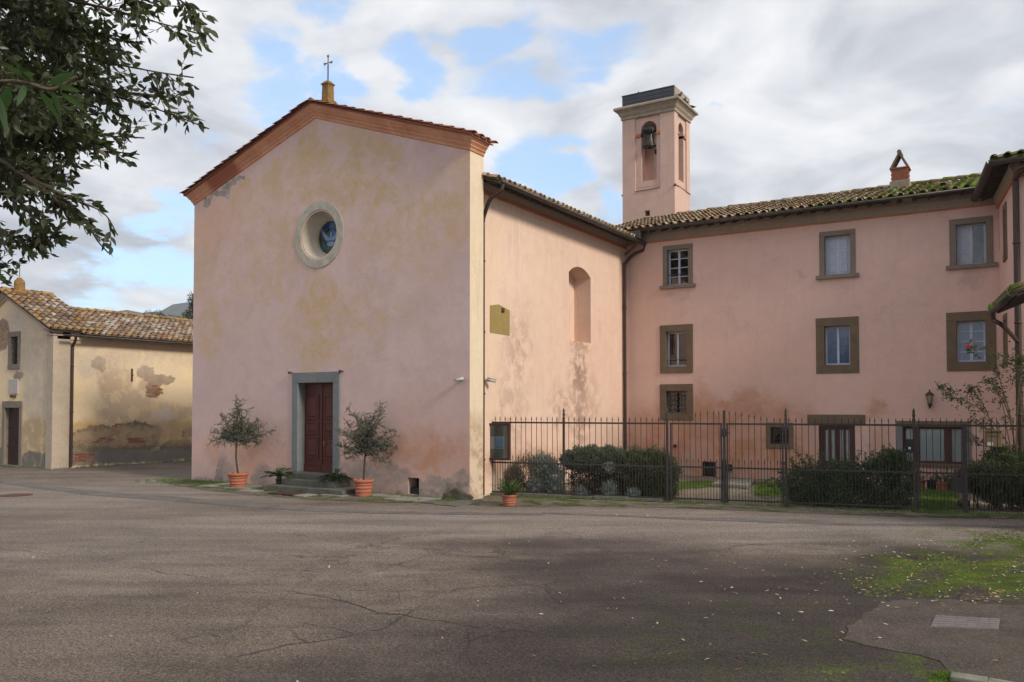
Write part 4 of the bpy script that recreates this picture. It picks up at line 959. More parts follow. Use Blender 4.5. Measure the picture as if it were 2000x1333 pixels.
for i,(f,lab) in enumerate(((.10,'pigeon nearest the front corner on the right cornice ledge of the tower'),(.42,'pigeon second from the front corner on the right cornice ledge'),(.60,'pigeon second from the back on the right cornice ledge of the tower'),(.92,'rearmost pigeon on the right cornice ledge of the tower'))):
    pigeon(Vector((tx1+.12,YT+TD*f,zc2)),R(20+50*i),lab,1.15)
# =================================================================== CONVENT WING
wing=thing('farmhouse_wing',(-6.5,YW,0),'long three-storey pink wing with mossy tiled roof and stone-framed windows','building')
def wtop(px,py): return WIN.uv(px,py)[1]
zo=(wtop(1276,470)+wtop(1950,405))/2
X0,X1=XN-.1,XC+.9
W={'A1':(1303,487,1344,557),'A2':(1610,460,1660,537),'A3':(1867,437,1925,517),
   'B1':(1301,648,1341,716),'B2':(1610,637,1660,713),'B3':(1868,627,1924,707),
   'C1':(1301,764,1341,808),'D1':(1505,835,1540,868),'E1':(1600,828,1668,955),'F1':(1763,834,1884,906)}
W={k:WIN.rect(*v) for k,v in W.items()}
e=W['E1']; W['E1']=(e[0],e[1],.12,e[3])
GR=WIN.rect(1372,902,1398,932)
mb=MB()
mb.wall(WIN,[(X0,0),(X1,0),(X1,zo+.35),(X0,zo+.35)],[(rl(*(grow(v) if k!='E1' else (v[0]-.02,v[1]+.02,v[2]-.02,v[3]+.02))),.24) for k,v in W.items()]+[(rl(*GR),.2)])
wall_mesh_object(mb,'wing_wall',M['wing'],wing)
mb=MB(); YB=YW+8.2
mb.add([(X0,YW,0),(X0,YB,0),(X0,YB,zo+.3),(X0,YW,zo+.3)],[(0,3,2,1)]); mb.add([(X0,YB,0),(X1+3,YB,0),(X1+3,YB,zo+.3),(X0,YB,zo+.3)],[(0,3,2,1)]); wall_mesh_object(mb,'wing_rear_walls',M['wing'],wing)
def sbox(fr,name,mat,parent,*a,bevel=.008,label=None):
    mb=MB(); mb.fbox(fr,*a); return mb.build(name,M[mat],parent,bevel=bevel,label=label)
def room(fr,name,parent,u0,u1,z0,z1,d0,d1):
    mb=MB(); t=.02
    mb.fbox(fr,u0,u1,z0,z1,d1-t,d1); mb.fbox(fr,u0-t,u0,z0,z1,d1,d0); mb.fbox(fr,u1,u1+t,z0,z1,d1,d0); mb.fbox(fr,u0,u1,z0-t,z0,d1,d0); mb.fbox(fr,u0,u1,z1,z1+t,d1,d0)
    return mb.build(name,M['dark'],parent)
def window(fr,parent,r,px,kind,stone='stone_taupe',sill=True,sur=None,label=None,frame='white_frame'):
    u0,u1,z0,z1=r; dpt=-.17
    mb=MB(); f=.055
    for a in ((u0,u0+f,z0,z1),(u1-f,u1,z0,z1),(u0+f,u1-f,z1-f,z1),(u0+f,u1-f,z0,z0+f)): mb.fbox(fr,*a,dpt-.05,dpt)
    if frame=='white_frame' or kind=='narrow': mb.fbox(fr,(u0+u1)/2-.035,(u0+u1)/2+.035,z0+f,z1-f,dpt-.045,dpt+.012)
    w=mb.build('window',M[frame],parent,label=label)
    sw,sh=sur
    j=.03
    # stone surround: two jambs, lintel, sill block
    for s in ((u0-sw,u0,z0-sh*.0,z1),(u1,u1+sw,z0,z1)): sbox(fr,'stone_jamb',stone,w,*s,-.2,j)
    sbox(fr,'stone_lintel',stone,w,u0-sw,u1+sw,z1,z1+sh,-.2,j+.004)
    if sill: sbox(fr,'stone_sill',stone,w,u0-sw-.10,u1+sw+.10,z0-.12,z0,-.2,.11)
    else: sbox(fr,'stone_sill',stone,w,u0-sw,u1+sw,z0-sh,z0,-.2,j+.004)
    um=(u0+u1)/2
    for a,b in ((u0+f,um-.035),(um+.035,u1-f)):
        mb=MB(); mb.fbox(fr,a,b,z0+f,z1-f,dpt-.035,dpt-.028); mb.build('pane',M['glass'],w)
    if kind=='bars3' or kind=='curtain_grid':
        for k in range(1,4):
            zz=z0+(z1-z0)*k/4
            for a,b in ((u0+f,um-.035),(um+.035,u1-f)): sbox(fr,'glazing_bar',frame,w,a,b,zz-.015,zz+.015,dpt-.04,dpt-.005,bevel=0)
    if kind in('curtain','curtain_grid'):
        mb=MB(); mb.fbox(fr,u0+.02,u1-.02,z0+.02,z1-.02,dpt-.075,dpt-.055); mb.build('curtain',M['curtain_blue'],w)
    if kind in('shutters','half_shutter'):
        for i,(a,b) in enumerate(((u0+f,um-.035),(um+.035,u1-f))):
            if kind=='half_shutter' and i==1: continue
            mb=MB(); mb.fbox(fr,a,b,z0+f,z1-f,dpt-.02,dpt+.004); sh_=mb.build('inner_shutter',M['shutter'],w,bevel=.004)
            hh=(z1-z0)-.1
            mb=MB()
            for q0,q1 in ((.04,.32),(.36,.64),(.68,.96)):
                c0,c1=z0+.05+hh*q0,z0+.05+hh*q1; V=[]
                for ins,d in ((.05,dpt+.004),(.055,dpt+.016),(.075,dpt+.016),(.09,dpt+.006)): V+=[fr.P(a+ins,c0+ins-.04,d),fr.P(b-ins,c0+ins-.04,d),fr.P(b-ins,c1-ins+.04,d),fr.P(a+ins,c1-ins+.04,d)]
                mb.add(V,[(k*4+i_,k*4+(i_+1)%4,(k+1)*4+(i_+1)%4,(k+1)*4+i_) for k in range(3) for i_ in range(4)])
            if len(mb.v): mb.build('shutter_moulding',M['shutter'],w)
    room(fr,'room_dark',w,u0-.04,u1+.04,z0-.04,z1+.04,dpt-.06,dpt-.62)
    return w
def um(fr,px,d=0): return fr.uv(px,600,d)[0]
tp=dict(sur=(.16,.15))
window(WIN,wing,W['A1'],0,'bars3',label='window with small glazing bars, upper row left',**tp)
window(WIN,wing,W['A2'],0,'shutters',label='upper window with both pale inner shutters closed',**tp)
window(WIN,wing,W['A3'],0,'half_shutter',label='upper window with one pale shutter closed and one dark pane',sur=(.18,.17))
bp=dict(stone='stone_brown',sill=False)
wB1=window(WIN,wing,W['B1'],0,'plain',sur=(.23,.24),label='dark middle window with open room behind',**bp)
window(WIN,wing,W['B2'],0,'curtain',sur=(.26,.27),label='middle window with blue grey curtain',**bp)
window(WIN,wing,W['B3'],0,'curtain_grid',sur=(.27,.27),label='middle window with pale grid of glazing bars',**bp)
wC1=window(WIN,wing,W['C1'],0,'bars3',sur=(.23,.24),frame='stone_taupe',label='small barred window low in the wall',**bp)
wD1=window(WIN,wing,W['D1'],0,'plain',sur=(.15,.15),frame='wood_red',label='tiny ground floor window behind the gate',**bp)
def grille(fr,w,r,nu,nz,d=.02,rr=.011):
    u0,u1,z0,z1=r
    for i in range(1,nu+1):
        u=u0+(u1-u0)*i/(nu+1); mb=MB(); mb.tube([fr.P(u,z0,d),fr.P(u,z1,d)],rr,6); mb.build('bar',M['iron'],w)
    for i in range(1,nz+1):
        z=z0+(z1-z0)*i/(nz+1); mb=MB(); mb.tube([fr.P(u0,z,d+.015),fr.P(u1,z,d+.015)],rr,6); mb.build('bar',M['iron'],w)
grille(WIN,wC1,W['C1'],3,4,-.05); grille(WIN,wD1,W['D1'],2,2,-.05)
r=W['B1']; grille(WIN,wB1,(r[0],r[1],r[2],r[2]+.45),0,1,-.02)
r=W['A1']; 
mb=MB(); mb.tube([WIN.P(r[0],r[2]+.38,-.04),WIN.P(r[1],r[2]+.38,-.04)],.012,6); mb.build('guard_bar',M['iron'],wing)
# french door
u0,u1,z0,z1=W['E1']
mb=MB(); mb.fbox(WIN,u0,u0+.09,z0,z1,-.2,-.10); mb.fbox(WIN,u1-.09,u1,z0,z1,-.2,-.10); mb.fbox(WIN,u0+.09,u1-.09,z1-.08,z1,-.2,-.10)
fd=mb.build('french_door',M['wood_red'],wing,label='narrow glazed double door under a brown stone lintel')
lt=WIN.rect(1577,814,1690,828); sbox(WIN,'stone_lintel','stone_brown',fd,lt[0],lt[1],z1,z1+.29,-.18,.045,bevel=.015)
um_=(u0+u1)/2
for a,b in ((u0+.09,um_-.004),(um_+.004,u1-.09)):
    mb=MB(); s=.10; m_=(a+b)/2; s=.07
    for q in ((a,a+s,z0,z1-.08),(b-s,b,z0,z1-.08),(a+s,b-s,z0,z0+.55),(a+s,b-s,z1-.2,z1-.08)): mb.fbox(WIN,*q,-.18,-.12)
    mb.fbox(WIN,m_-.035,m_+.035,z0+.55,z1-.2,-.18,-.12); lf=mb.build('door_leaf',M['wood_red'],fd)
    mb=MB(); mb.fbox(WIN,a+s,b-s,z0+.55,z1-.2,-.150,-.146); mb.build('pane',M['clear_glass'],lf)
    mb=MB(); mb.fbox(WIN,a+s-.03,b-s+.03,z0+.5,z1-.15,-.172,-.162); mb.build('curtain',M['curtain'],lf)
room(WIN,'room_dark',fd,u0-.03,u1+.03,z0-.03,z1+.03,-.22,-.6)
sbox(WIN,'threshold','step',fd,u0-.15,u1+.15,0,z0,-.2,.28)
# wide glazed opening
u0,u1,z0,z1=W['F1']; z0g=.12
mb=MB(); mb.wall(WIN,rl(u0,u1,z0g,z0),[],d=.003)
bw=None
mb=MB(); f=.07
dU=WIN.uv(1790,870)[0]; 
for q in ((u0,u0+f,z0,z1),(u1-f,u1,z0,z1),(u0+f,u1-f,z1-f,z1),(u0+f,u1-f,z0,z0+f),(dU-.10,dU+.08,z0+f,z1-f)): mb.fbox(WIN,*q,-.2,-.11)
mu=WIN.uv(1851,870)[0]; mb.fbox(WIN,mu-.10,mu+.10,z0+f,z1-f,-.2,-.105)
bw=mb.build('wide_window',M['wood_red'],wing,label='wide ground floor window with lace curtains and grey stone surround')
for s in ((u0-.17,u0,.05,z1),(u1,u1+.17,.05,z1)): sbox(WIN,'stone_jamb','stone_grey',bw,*s,-.2,.03)
sbox(WIN,'stone_lintel','stone_brown',bw,u0-.17,u1+.17,z1,z1+.17,-.2,.034)
sbox(WIN,'stone_sill','stone_brown',bw,dU-.05,u1+.05,z0-.10,z0,-.2,.09)
for a,b in ((u0+f,dU-.10),(dU+.08,mu-.10),(mu+.10,u1-f)):
    mb=MB(); mb.fbox(WIN,a,b,z0+f,z1-f,-.145,-.140); mb.build('pane',M['clear_glass'],bw)
    # pleated lace curtain
    mb=MB(); n=int((b-a+.08)/.035); V=[]
    for i in range(n+1):
        u=a-.04+(b-a+.08)*i/n; d=-.175+.010*(i%2)+.004*math.sin(i*.7)
        V+=[WIN.P(u,z0,d),WIN.P(u,z1,d)]
    mb.add(V,[(2*i,2*i+2,2*i+3,2*i+1) for i in range(n)]); mb.build('curtain',M['curtain'],bw)
room(WIN,'room_dark',bw,u0-.03,u1+.03,z0-.03,z1+.03,-.23,-.6)
# cellar grate
u0,u1,z0,z1=GR; mb=MB()
for q in ((u0,u0+.03,z0,z1),(u1-.03,u1,z0,z1),(u0,u1,z1-.03,z1)): mb.fbox(WIN,*q,-.05,.01)
gr=mb.build('cellar_grate',M['iron'],wing)
for i in range(1,8):
    u=u0+(u1-u0)*i/8; mb=MB(); mb.tube([WIN.P(u,z0,-.03),WIN.P(u,z1,-.03)],.01,5); mb.build('bar',M['iron'],gr)
mb=MB(); mb.fbox(WIN,u0-.05,u1+.05,z0-.1,z1+.05,-.22,-.2); mb.build('grate_dark',M['dark'],gr)
r=WIN.rect(1412,907,1430,919); props(sbox(WIN,'meter_box','black_plastic',None,*r,0,.10),'small black box low on the wing wall beside the cellar grate','box')
mb=MB(); q=WIN.uv(1320,869); mb.lathe(WIN.P(q[0],q[1]-.04,.10),[(.02,-.07),(.06,-.03),(.075,.02),(.05,.05),(.02,.06)],10); mb.tube([WIN.P(q[0],q[1]-.02,.0),WIN.P(q[0],q[1],.12)],.02,6); mb.tube([WIN.P(q[0],q[1]-.1,.1),WIN.P(q[0],.3,.05)],.008,5)
props(mb.build('hose_tap',M['rust']),'rusty round tap fitting on the orange stained wall above the hedge','tap')
# eaves
mb=MB(); run_prof(mb,WIN,XN,XC+.6,[(0,-.005),(.04,-.005),(.04,.028),(.03,.035),(0,.035)],zo); mb.build('orange_band',M['orange'],wing)
mb=MB(); run_prof(mb,WIN,XN,XC+.6,[(0,.035),(.06,.035),(.075,.14),(.10,.24),(.13,.26),(.13,.40),(0,.40)],zo); mb.build('eave_moulding',M['eave_grey'],wing)
EW=.62; zwe=zo+.58; kW=.30
rafters(wing,WIN,XN+.35,XC+.1,.42,zo+.41,kW,EW-.05,w=.08,h=.09)
Ew=WIN.P(XN-.9,zwe-kW*EW,EW)
roof(wing,Ew,(1,0,0),XC-XN+1.3,Vector((0,1,kW)),5.2,T_WING,T_WPAN,limit=300,thick=.04,spacing=.285,cond=lambda p: not (p.x<XN+.3 and p.y<YW-.3 and False))
zrw=zwe-kW*EW+5.2*kW/math.sqrt(1+kW*kW); yr=YW-EW+5.2/math.sqrt(1+kW*kW)
roof(wing,Vector((XC+.4,yr+4.9,zrw-1.5)),(-1,0,0),XC-XN+1.3,Vector((0,-4.9,1.5)),5.1,T_WING,T_WPAN,allstuff=True,thick=.04,spacing=.285)
it=[]
mbr=tile_mesh('ridge_cover_tile',M['tile_wing'],.24,.5,.11)
x=XN-.9
while x<XC+.4:
    it.append((basis((0,1,0),(1,0,random.uniform(-.03,.03)),(0,0,1),(x,yr,zrw+.08+random.uniform(-.015,.015))),mbr)); x+=.42
pieces('ridge_tile',[(Matrix.Translation(m.translation)@basis(Vector((0,-1,0)),Vector((1,0,0)),Vector((0,0,1)),(0,0,0)),q) for m,q in it],wing)
mb=MB(); g0=WIN.P(XN+.75,zwe-kW*EW-.03,EW+.07); g1=WIN.P(XC-.45,zwe-kW*EW+.03,EW+.07); half_gutter(mb,[g0,g1],.08); gt=mb.build('wing_gutter',M['gutter'],wing)
for i in range(16):
    x=g0.x+(g1.x-g0.x)*(i+.5)/16; mb=MB(); mb.tube([(x,g0.y+.09,g0.z+.02),(x,g0.y,g0.z-.10),(x,g0.y-.09,g0.z)],.009,5); mb.build('gutter_bracket',M['iron'],gt)
mb=MB(); mb.box(g0.x-.14,g0.x+.14,g0.y-.12,g0.y+.14,g0.z-.32,g0.z-.04); mb.tube([(g0.x,g0.y,g0.z-.3),(g0.x-.05,g0.y+.05,g0.z-.5),(XN+.14,YW-.36,g0.z-.75)],.05,8); mb.build('hopper',M['gutter'],wing,bevel=.02)
# moss cushions lying in the channels of the right half of the roof
mb=MB(); S_=Vector((0,1,kW)).normalized(); rnd=random.Random(5)
ico=bmesh.new(); bmesh.ops.create_icosphere(ico,subdivisions=1,radius=1); IV=[v.co.copy() for v in ico.verts]; IF=[tuple(v.index for v in f.verts) for f in ico.faces]; ico.free()
for i in range(1100):
    t=rnd.random()**.38; x=XN+1+(XC-XN-1.2)*t; s=rnd.uniform(.05,4.4 if rnd.random()<.6 else 1.6)
    if math.sin(x*3.1)+math.sin(x*1.3+s*2)+rnd.uniform(-1,1)<.9-.7*t: continue
    c=Ew+S_*s; nc=int((XC-XN+1.3)/.285); sp=(XC-XN+1.3)/nc; k=round((x-Ew.x)/sp-.5); c.x=Ew.x+(k+.5)*sp+rnd.uniform(-.04,.04); c.z+=.07
    a,b,h=rnd.uniform(.05,.10),rnd.uniform(.07,.18),rnd.uniform(.025,.06)
    mb.add([c+Vector((v.x*a,v.y*b,v.z*h+v.y*b*kW))*1 for v in IV],IF,0,True)
M['moss']=simple('bright_roof_moss',(.15,.24,.012),(.07,.12,.01),14,.95,bs=.8)
mb.build('roof_moss',M['moss'],wing,kind='stuff')
# chimney
cx=hit(1758,350,(0,yr-1.1,0),(0,1,0)).x; cy=yr-1.0; czb=zrw-.5
mb=MB(); mb.rings(cx-.26,cx+.26,cy-.26,cy+.26,[(.05,czb-.2),(.05,czb+.46),(.0,czb+.47)]); ch=mb.build('chimney',M['chimney_plaster'],wing,bevel=.02)
bz=czb+.47
its=[]; bme=MB(); bme.box(-.12,.12,-.055,.055,0,.058); bme=bme.mesh('brick',M['brick'])
for row in range(6):
    z=bz+row*.068
    off=.12 if row%2 else 0
    for k in range(-1,4):
        for sy in (-1,1):
            x=cx-.26+.13+k*.26-off
            if cx-.30<x-.0<cx+.30:
                its.append((Matrix.Translation((min(max(x,cx-.15),cx+.15),cy+sy*.21,z)),bme))
    for k in range(-1,2):
        for sx in (-1,1): its.append((Matrix.Translation((cx+sx*.21,cy+k*.13,z))@Matrix.Rotation(R(90),4,'Z')@Matrix.Scale(.7,4),bme))
pieces('brick',its,ch)
mb=MB(); mb.box(cx-.24,cx+.24,cy-.24,cy+.24,bz-.01,bz+.39); mb.build('chimney_core',M['chimney_plaster'],ch)
zt=bz+.41; mb=MB(); mb.box(cx-.31,cx+.31,cy-.29,cy+.29,zt,zt+.05); mb.build('chimney_slab',M['brick'],ch,bevel=.01)
for s in (-1,1):
    mb=MB(); V=[]
    for y in (cy-.27,cy+.27):
        V+=[(cx+s*.30,y,zt+.05),(cx+s*.22,y,zt+.05),(cx-s*.03,y,zt+.54),(cx+s*.01,y,zt+.60)]
    mb.add(V,[(0,1,2,3),(7,6,5,4),(0,4,5,1),(1,5,6,2),(2,6,7,3),(3,7,4,0)]); mb.build('cap_tile',M['stone_brown'],ch)
mb=MB(); mb.tube([(cx,cy-.30,zt+.58),(cx,cy+.30,zt+.58)],.07,10); mb.build('cap_ridge',M['stone_brown'],ch)
# vent tile
vx=hit(1840,370,(0,YW+1.0,0),(0,1,0)).x; vc=Ew+S_*1.75; mb=MB(); mb.fbox(Fr((vx,vc.y,vc.z+.06),(1,0,0),(0,-1,0)),-.26,.26,0,.17,-.3,0); 
vt=mb.build('vent_tile',M['tile_wing'],wing,bevel=.03); mb=MB(); fv=Fr((vx,vc.y,vc.z+.06),(1,0,0),(0,-1,0)); mb.add([fv.P(u,z,.012) for u,z in round_arch(-.08,.12,.03,.15,8)],[tuple(range(11))]); mb.build('vent_mouth',M['dark'],vt)
# wall lantern
q=WIN.uv(1817,780); lz=q[1]; lc=WIN.P(q[0],lz,.22)
ln=thing('wall_lantern',WIN.P(q[0],lz-.25,0),'black wall lantern with pale glass above the wide window','lantern')
mb=MB(); mb.lathe(lc,[(.05,-.13),(.10,.10),(.10,.11)],6,smooth=False); mb.build('lantern_glass',M['pale_glass_lamp'],ln)
mb=MB(); mb.lathe(lc,[(.125,.11),(.13,.125),(.05,.21),(.02,.215),(.02,.25),(.035,.265),(.0,.29)],6,smooth=False); mb.build('lantern_roof',M['iron'],ln)
mb=MB(); mb.lathe(lc,[(.0,-.29),(.03,-.26),(.035,-.2),(.06,-.17),(.06,-.13)],8); 
for k in range(6):
    a=2*math.pi*k/6; mb.tube([lc+Vector((.052*math.cos(a),.052*math.sin(a),-.13)),lc+Vector((.104*math.cos(a),.104*math.sin(a),.11))],.007,4)
mb.build('lantern_cage',M['iron'],ln)
mb=MB(); mb.tube(smooth_path([WIN.P(q[0],lz-.12,0),WIN.P(q[0],lz-.24,.1),WIN.P(q[0],lz-.28,.2),WIN.P(q[0],lz-.2,.22)]),.012,6); mb.fbox(WIN,q[0]-.04,q[0]+.04,lz-.22,lz-.02,0,.02); mb.build('lantern_bracket',M['iron'],ln)
# garden slab
pa=[gnd(x,y,.1) for x,y in ((1388,948),(1412,942),(1474,941),(1458,953),(1395,955))]; c=sum(pa,Vector())/5
sl_=[gnd(x,y) for x,y in ((1390,951),(1460,955),(1475,943),(1408,941))]
mb=MB(); mb.hexa([p+Vector((0,0,0)) for p in sl_]+[p+Vector((0,0,.10)) for p in sl_]); props(mb.build('garden_slab',M['slab'],bevel=.01),'pale grey stone slab lying on the garden grass beyond the gate','slab')
# =================================================================== RIGHT BUILDING (splayed side wall with a lean-to roof)
zq=zo
SD=Vector((.134,-1,0)).normalized(); SN=Vector((-1,-.134,0)).normalized()
SID=Fr((XC,YW,0),SD,SN)
rb_=thing('side_building',(XC+.5,YW-2,0),'taller pink building at the right edge with deep eaves and lean-to roof','building')
uc=SID.uv(1986.5,500)[0]
zs=(SID.uv(1959.5,389)[1]+SID.uv(1986,340)[1])/2
FR=Fr(SID.P(uc,0),(1,-.05,0),(-.05,-1,0))
mb=MB(); wr1=SID.rect(1961.5,410,1965,500); wr2=SID.rect(1962,625,1966,705)
mb.wall(SID,[(-.4,0),(uc,0),(uc,zs+.35),(-.4,zs+.35)],[(rl(*grow(wr1)),.2),(rl(*grow(wr2)),.2)])
mb.wall(FR,[(0,0),(4.5,0),(4.5,zs+.35),(0,zs+.35)],[])
wall_mesh_object(mb,'side_building_wall',M['wing'],rb_)
for r in (wr1,wr2):
    mb=MB(); mb.fbox(SID,r[0],r[1],r[2],r[3],-.19,-.15); w=mb.build('window',M['shutter'],rb_)
    sbox(SID,'stone_jamb','stone_brown',w,r[0]-.16,r[0],r[2]-.16,r[3]+.16,-.1,.03); sbox(SID,'stone_jamb','stone_brown',w,r[1],r[1]+.16,r[2]-.16,r[3]+.16,-.1,.03)
    sbox(SID,'stone_lintel','stone_brown',w,r[0],r[1],r[3],r[3]+.16,-.1,.03); sbox(SID,'stone_sill','stone_brown',w,r[0],r[1],r[2]-.16,r[2],-.1,.06)
for fr,a,b in ((SID,-.2,uc+.02),(FR,-.02,4.5)):
    mb=MB(); run_prof(mb,fr,a,b,[(0,-.04),(.05,-.04),(.05,.02),(0,.02)],zs); mb.build('orange_band',M['orange'],rb_)
    mb=MB(); run_prof(mb,fr,a,b+.06 if fr is SID else b,[(0,.02),(.06,.02),(.10,.16),(.14,.2),(.14,.32),(0,.32)],zs); mb.build('eave_moulding',M['eave_grey'],rb_)
ES=.52; kS2=.32; zse=zs+.5
rafters(rb_,SID,-.1,uc-.05,.28,zs+.32,kS2,ES-.08); rafters(rb_,FR,.15,4.4,.28,zs+.32,kS2,ES-.08)
ez2=zse-kS2*ES
E1=SID.P(-.6,ez2,ES); E2=SID.P(uc+ES,ez2,ES); E3=FR.P(4.5,ez2,ES)
Ss=(-SN+Vector((0,0,kS2))).normalized(); Sf=(-FR.N+Vector((0,0,kS2))).normalized()
apex=E2+(-SN-FR.N)*2.6+Vector((0,0,kS2*2.6))
mb=MB()
for q in ([E1,E2,apex,E1+(apex-E2-(apex-E2).dot(SD)*SD)],[E2,E3,E3+(apex-E2-(apex-E2).dot(FR.U)*FR.U),apex]):
    mb.hexa([p-Vector((0,0,.04)) for p in q]+q)
mb.build('roof_deck',M['rafter'],rb_)
it=[];
def hip(E,A,L,S,N0,W,ok):
    N_=A.cross(S).normalized(); X=A.copy()
    if N_.z<0: N_=-N_
    if X.cross(S).dot(N_)<0: X=-X
    n=int(L/.28)
    for c in range(n+1):
        for r in range(int(W/.35)):
            p=E+A*(c*.28)+S*(r*.35-.04)+N_*.06
            if ok(c*.28,r*.35): it.append((basis(X,(S-N_*.07).normalized(),X.cross((S-N_*.07).normalized()),p),T_WING))
L1=(E2-E1).length; hip(E1,SD,L1,Ss,0,2.6,lambda a,s:a<L1-s*.95)
L2=(E3-E2).length; hip(E2,FR.U,L2,Sf,0,2.6,lambda a,s:a>s*.95-.1)
pieces('tile',it,rb_,300)
mb=MB(); half_gutter(mb,[SID.P(-.35,ez2-.02,ES+.08),SID.P(uc+ES+.05,ez2-.02,ES+.08)],.10); half_gutter(mb,[FR.P(-ES-.0,ez2-.02,ES+.08),FR.P(4.5,ez2-.02,ES+.08)],.10); mb.build('eaves_gutter',M['gutter'],rb_)
pp=FR.P(.02,0,.09)
pipe(rb_,[FR.P(.35,ez2-.1,ES+.05),FR.P(.3,ez2-.26,ES-.1),FR.P(.12,ez2-.3,.3),FR.P(.0,ez2-.45,.12),FR.P(.0,ez2-.8,.1),FR.P(.0,4,.1),FR.P(.0,.05,.1)],.075,brackets=(6.5,4.5,2.2))
# small junction pipe between wing and side building
mb=MB(); q=WIN.uv(1953.5,440)[0]; mb.tube([WIN.P(q,zo+.1,.07),WIN.P(q,WIN.uv(1953,488)[1],.07),WIN.P(q+.12,WIN.uv(1953,488)[1]-.02,.07)],.035,8); mb.tube([WIN.P(q+.1,zo+.1,.07),WIN.P(q+.1,WIN.uv(1953,470)[1],.07)],.025,8); mb.build('vent_pipe',M['copper'],rb_)
# lean-to porch roof
PFr=Fr(SID.P(6.35*.889,0,.8),SD,SN)
pa=hit(1944,604,PFr.o,PFr.N); a0=(pa-PFr.o).dot(SD); zpe=pa.z
Pe=PFr.P(a0,zpe,0); kp=.42; Sp=(-SN+Vector((0,0,kp))).normalized()
porch_L=3.2
mb=MB(); q=[Pe,Pe+SD*porch_L,Pe+SD*porch_L+Sp*2.4,Pe+Sp*2.4]; mb.hexa([p-Vector((0,0,.05)) for p in q]+q); pr=mb.build('porch_roof',M['rafter'],rb_)
it=[];hip(Pe,SD,porch_L,Sp,0,2.3,lambda a,s:True); pieces('tile',it,pr,100)
mb=MB()
for k in range(9): mb.tube([Pe+SD*(.1+k*.38)-Vector((0,0,.09))+Sp*.02,Pe+SD*(.1+k*.38)-Vector((0,0,.09))+Sp*2.3],.04,6)
mb.build('porch_rafter',M['rafter'],pr)
mb=MB(); half_gutter(mb,[Pe+SN*.06-SD*.1+Vector((0,0,-.03)),Pe+SN*.06+SD*porch_L+Vector((0,0,-.03))],.08); mb.build('porch_gutter',M['gutter'],pr)
gp=Pe+SN*.06
pipe(rb_,[gp+Vector((0,0,-.08)),gp+Vector((.03,0,-.25)),gp+Vector((.2,0,-.38)),FR.P(-.02,zpe-.55,.12),FR.P(.0,zpe-.7,.11)],.05)
mb=MB(); 
for v in range(9):
    c=Pe+Vector((random.uniform(-.08,.1),random.uniform(-.1,.1),random.uniform(.0,.1))); s=random.uniform(.05,.1); mb.add([c+w_*s for w_ in IV],IF,0,True)
mb.build('gutter_moss',M['moss'],pr,kind='stuff')
mb=MB(); PW=Fr(Pe-SN*0+Sp*2.3,SD,SN); mb.fbox(PW,.0,porch_L,-PW.o.z,.1,-.3,0); mb.build('porch_back_wall',M['wing'],rb_)
# =================================================================== CHAPEL
chap=thing('chapel',(-35.3*1,17.85,0),'small ochre chapel with peeling plaster and orange lichened roof','chapel')
XCH=-32.0*1
YE=YF+14
zce=CHS.uv(140,668)[1]
apx=CHF.uv(15,571); half=(XCH-apx[0]); zap=apx[1]
kch=.47
mb=MB(); 
rr_=lambda a,b,c,d:CHF.rect(a,b,c,d)
dr=CHF.rect(11,797,39,908); dr=(dr[0],dr[1],.06,dr[3]); wn=CHF.rect(22,658,36,712)
zcl=zap-half*kch-.30
mb.wall(CHF,[(XCH-2*half,0),(XCH,0),(XCH,zcl),(apx[0],zap-.25),(XCH-2*half,zcl)],[(rl(*grow(dr)),.2),(rl(*grow(wn)),.22)])
mb.wall(CHS,[(17.85,0),(YE,0),(YE,zce+.15),(17.85,zce+.15)],[])
CB=Fr((0,YE,0),(-1,0,0),(0,1,0)); mb.wall(CB,[(-XCH,0),(-(XCH-2*half),0),(-(XCH-2*half),zcl),(-apx[0],zap-.25),(-XCH,zcl)],[])
CL=Fr((XCH-2*half,0,0),(0,-1,0),(-1,0,0)); mb.wall(CL,rl(-YE,-17.85,0,zce+.15),[])
wall_mesh_object(mb,'chapel_wall',M['chapel'],chap)
# corner pilaster (slightly proud) with a moulded head
pyl=CHS.uv(134,800)[0]; pxl=CHF.uv(93,800)[0]
zph=CHS.uv(110,656)[1]
M['pilaster']=simple('pale_pilaster_plaster',(.50,.42,.33),(.42,.34,.26),2,.92,bs=.3)
mb=MB(); mb.rings(pxl,XCH+.06,17.85-.06,pyl,[(0,0),(0,zph),(.04,zph+.01),(.04,zph+.06),(.0,zph+.08),(.0,zph+.16),(.06,zph+.2),(.12,zph+.27),(.12,zph+.34)]); mb.build('corner_pilaster',M['pilaster'],chap)
st=[(XCH-2*half,zap-half*kch),(apx[0],zap),(XCH,zap-half*kch)]
rake_cornice('gable_cornice',chap,M['pilaster'],st,[(.002,0),(.22,0),(.22,-.06),(.15,-.12),(.12,-.18),(.06,-.22),(.06,-.3),(0.002,-.32)],CHF,.3)
zee=zap-half*kch
EC=.42
Sc=Vector((-1,0,kch)).normalized(); Sw=Vector((1,0,kch)).normalized()
ed=lambda r,c,nr,nc: r==0
Wd=(half+EC)*math.sqrt(1+kch*kch)
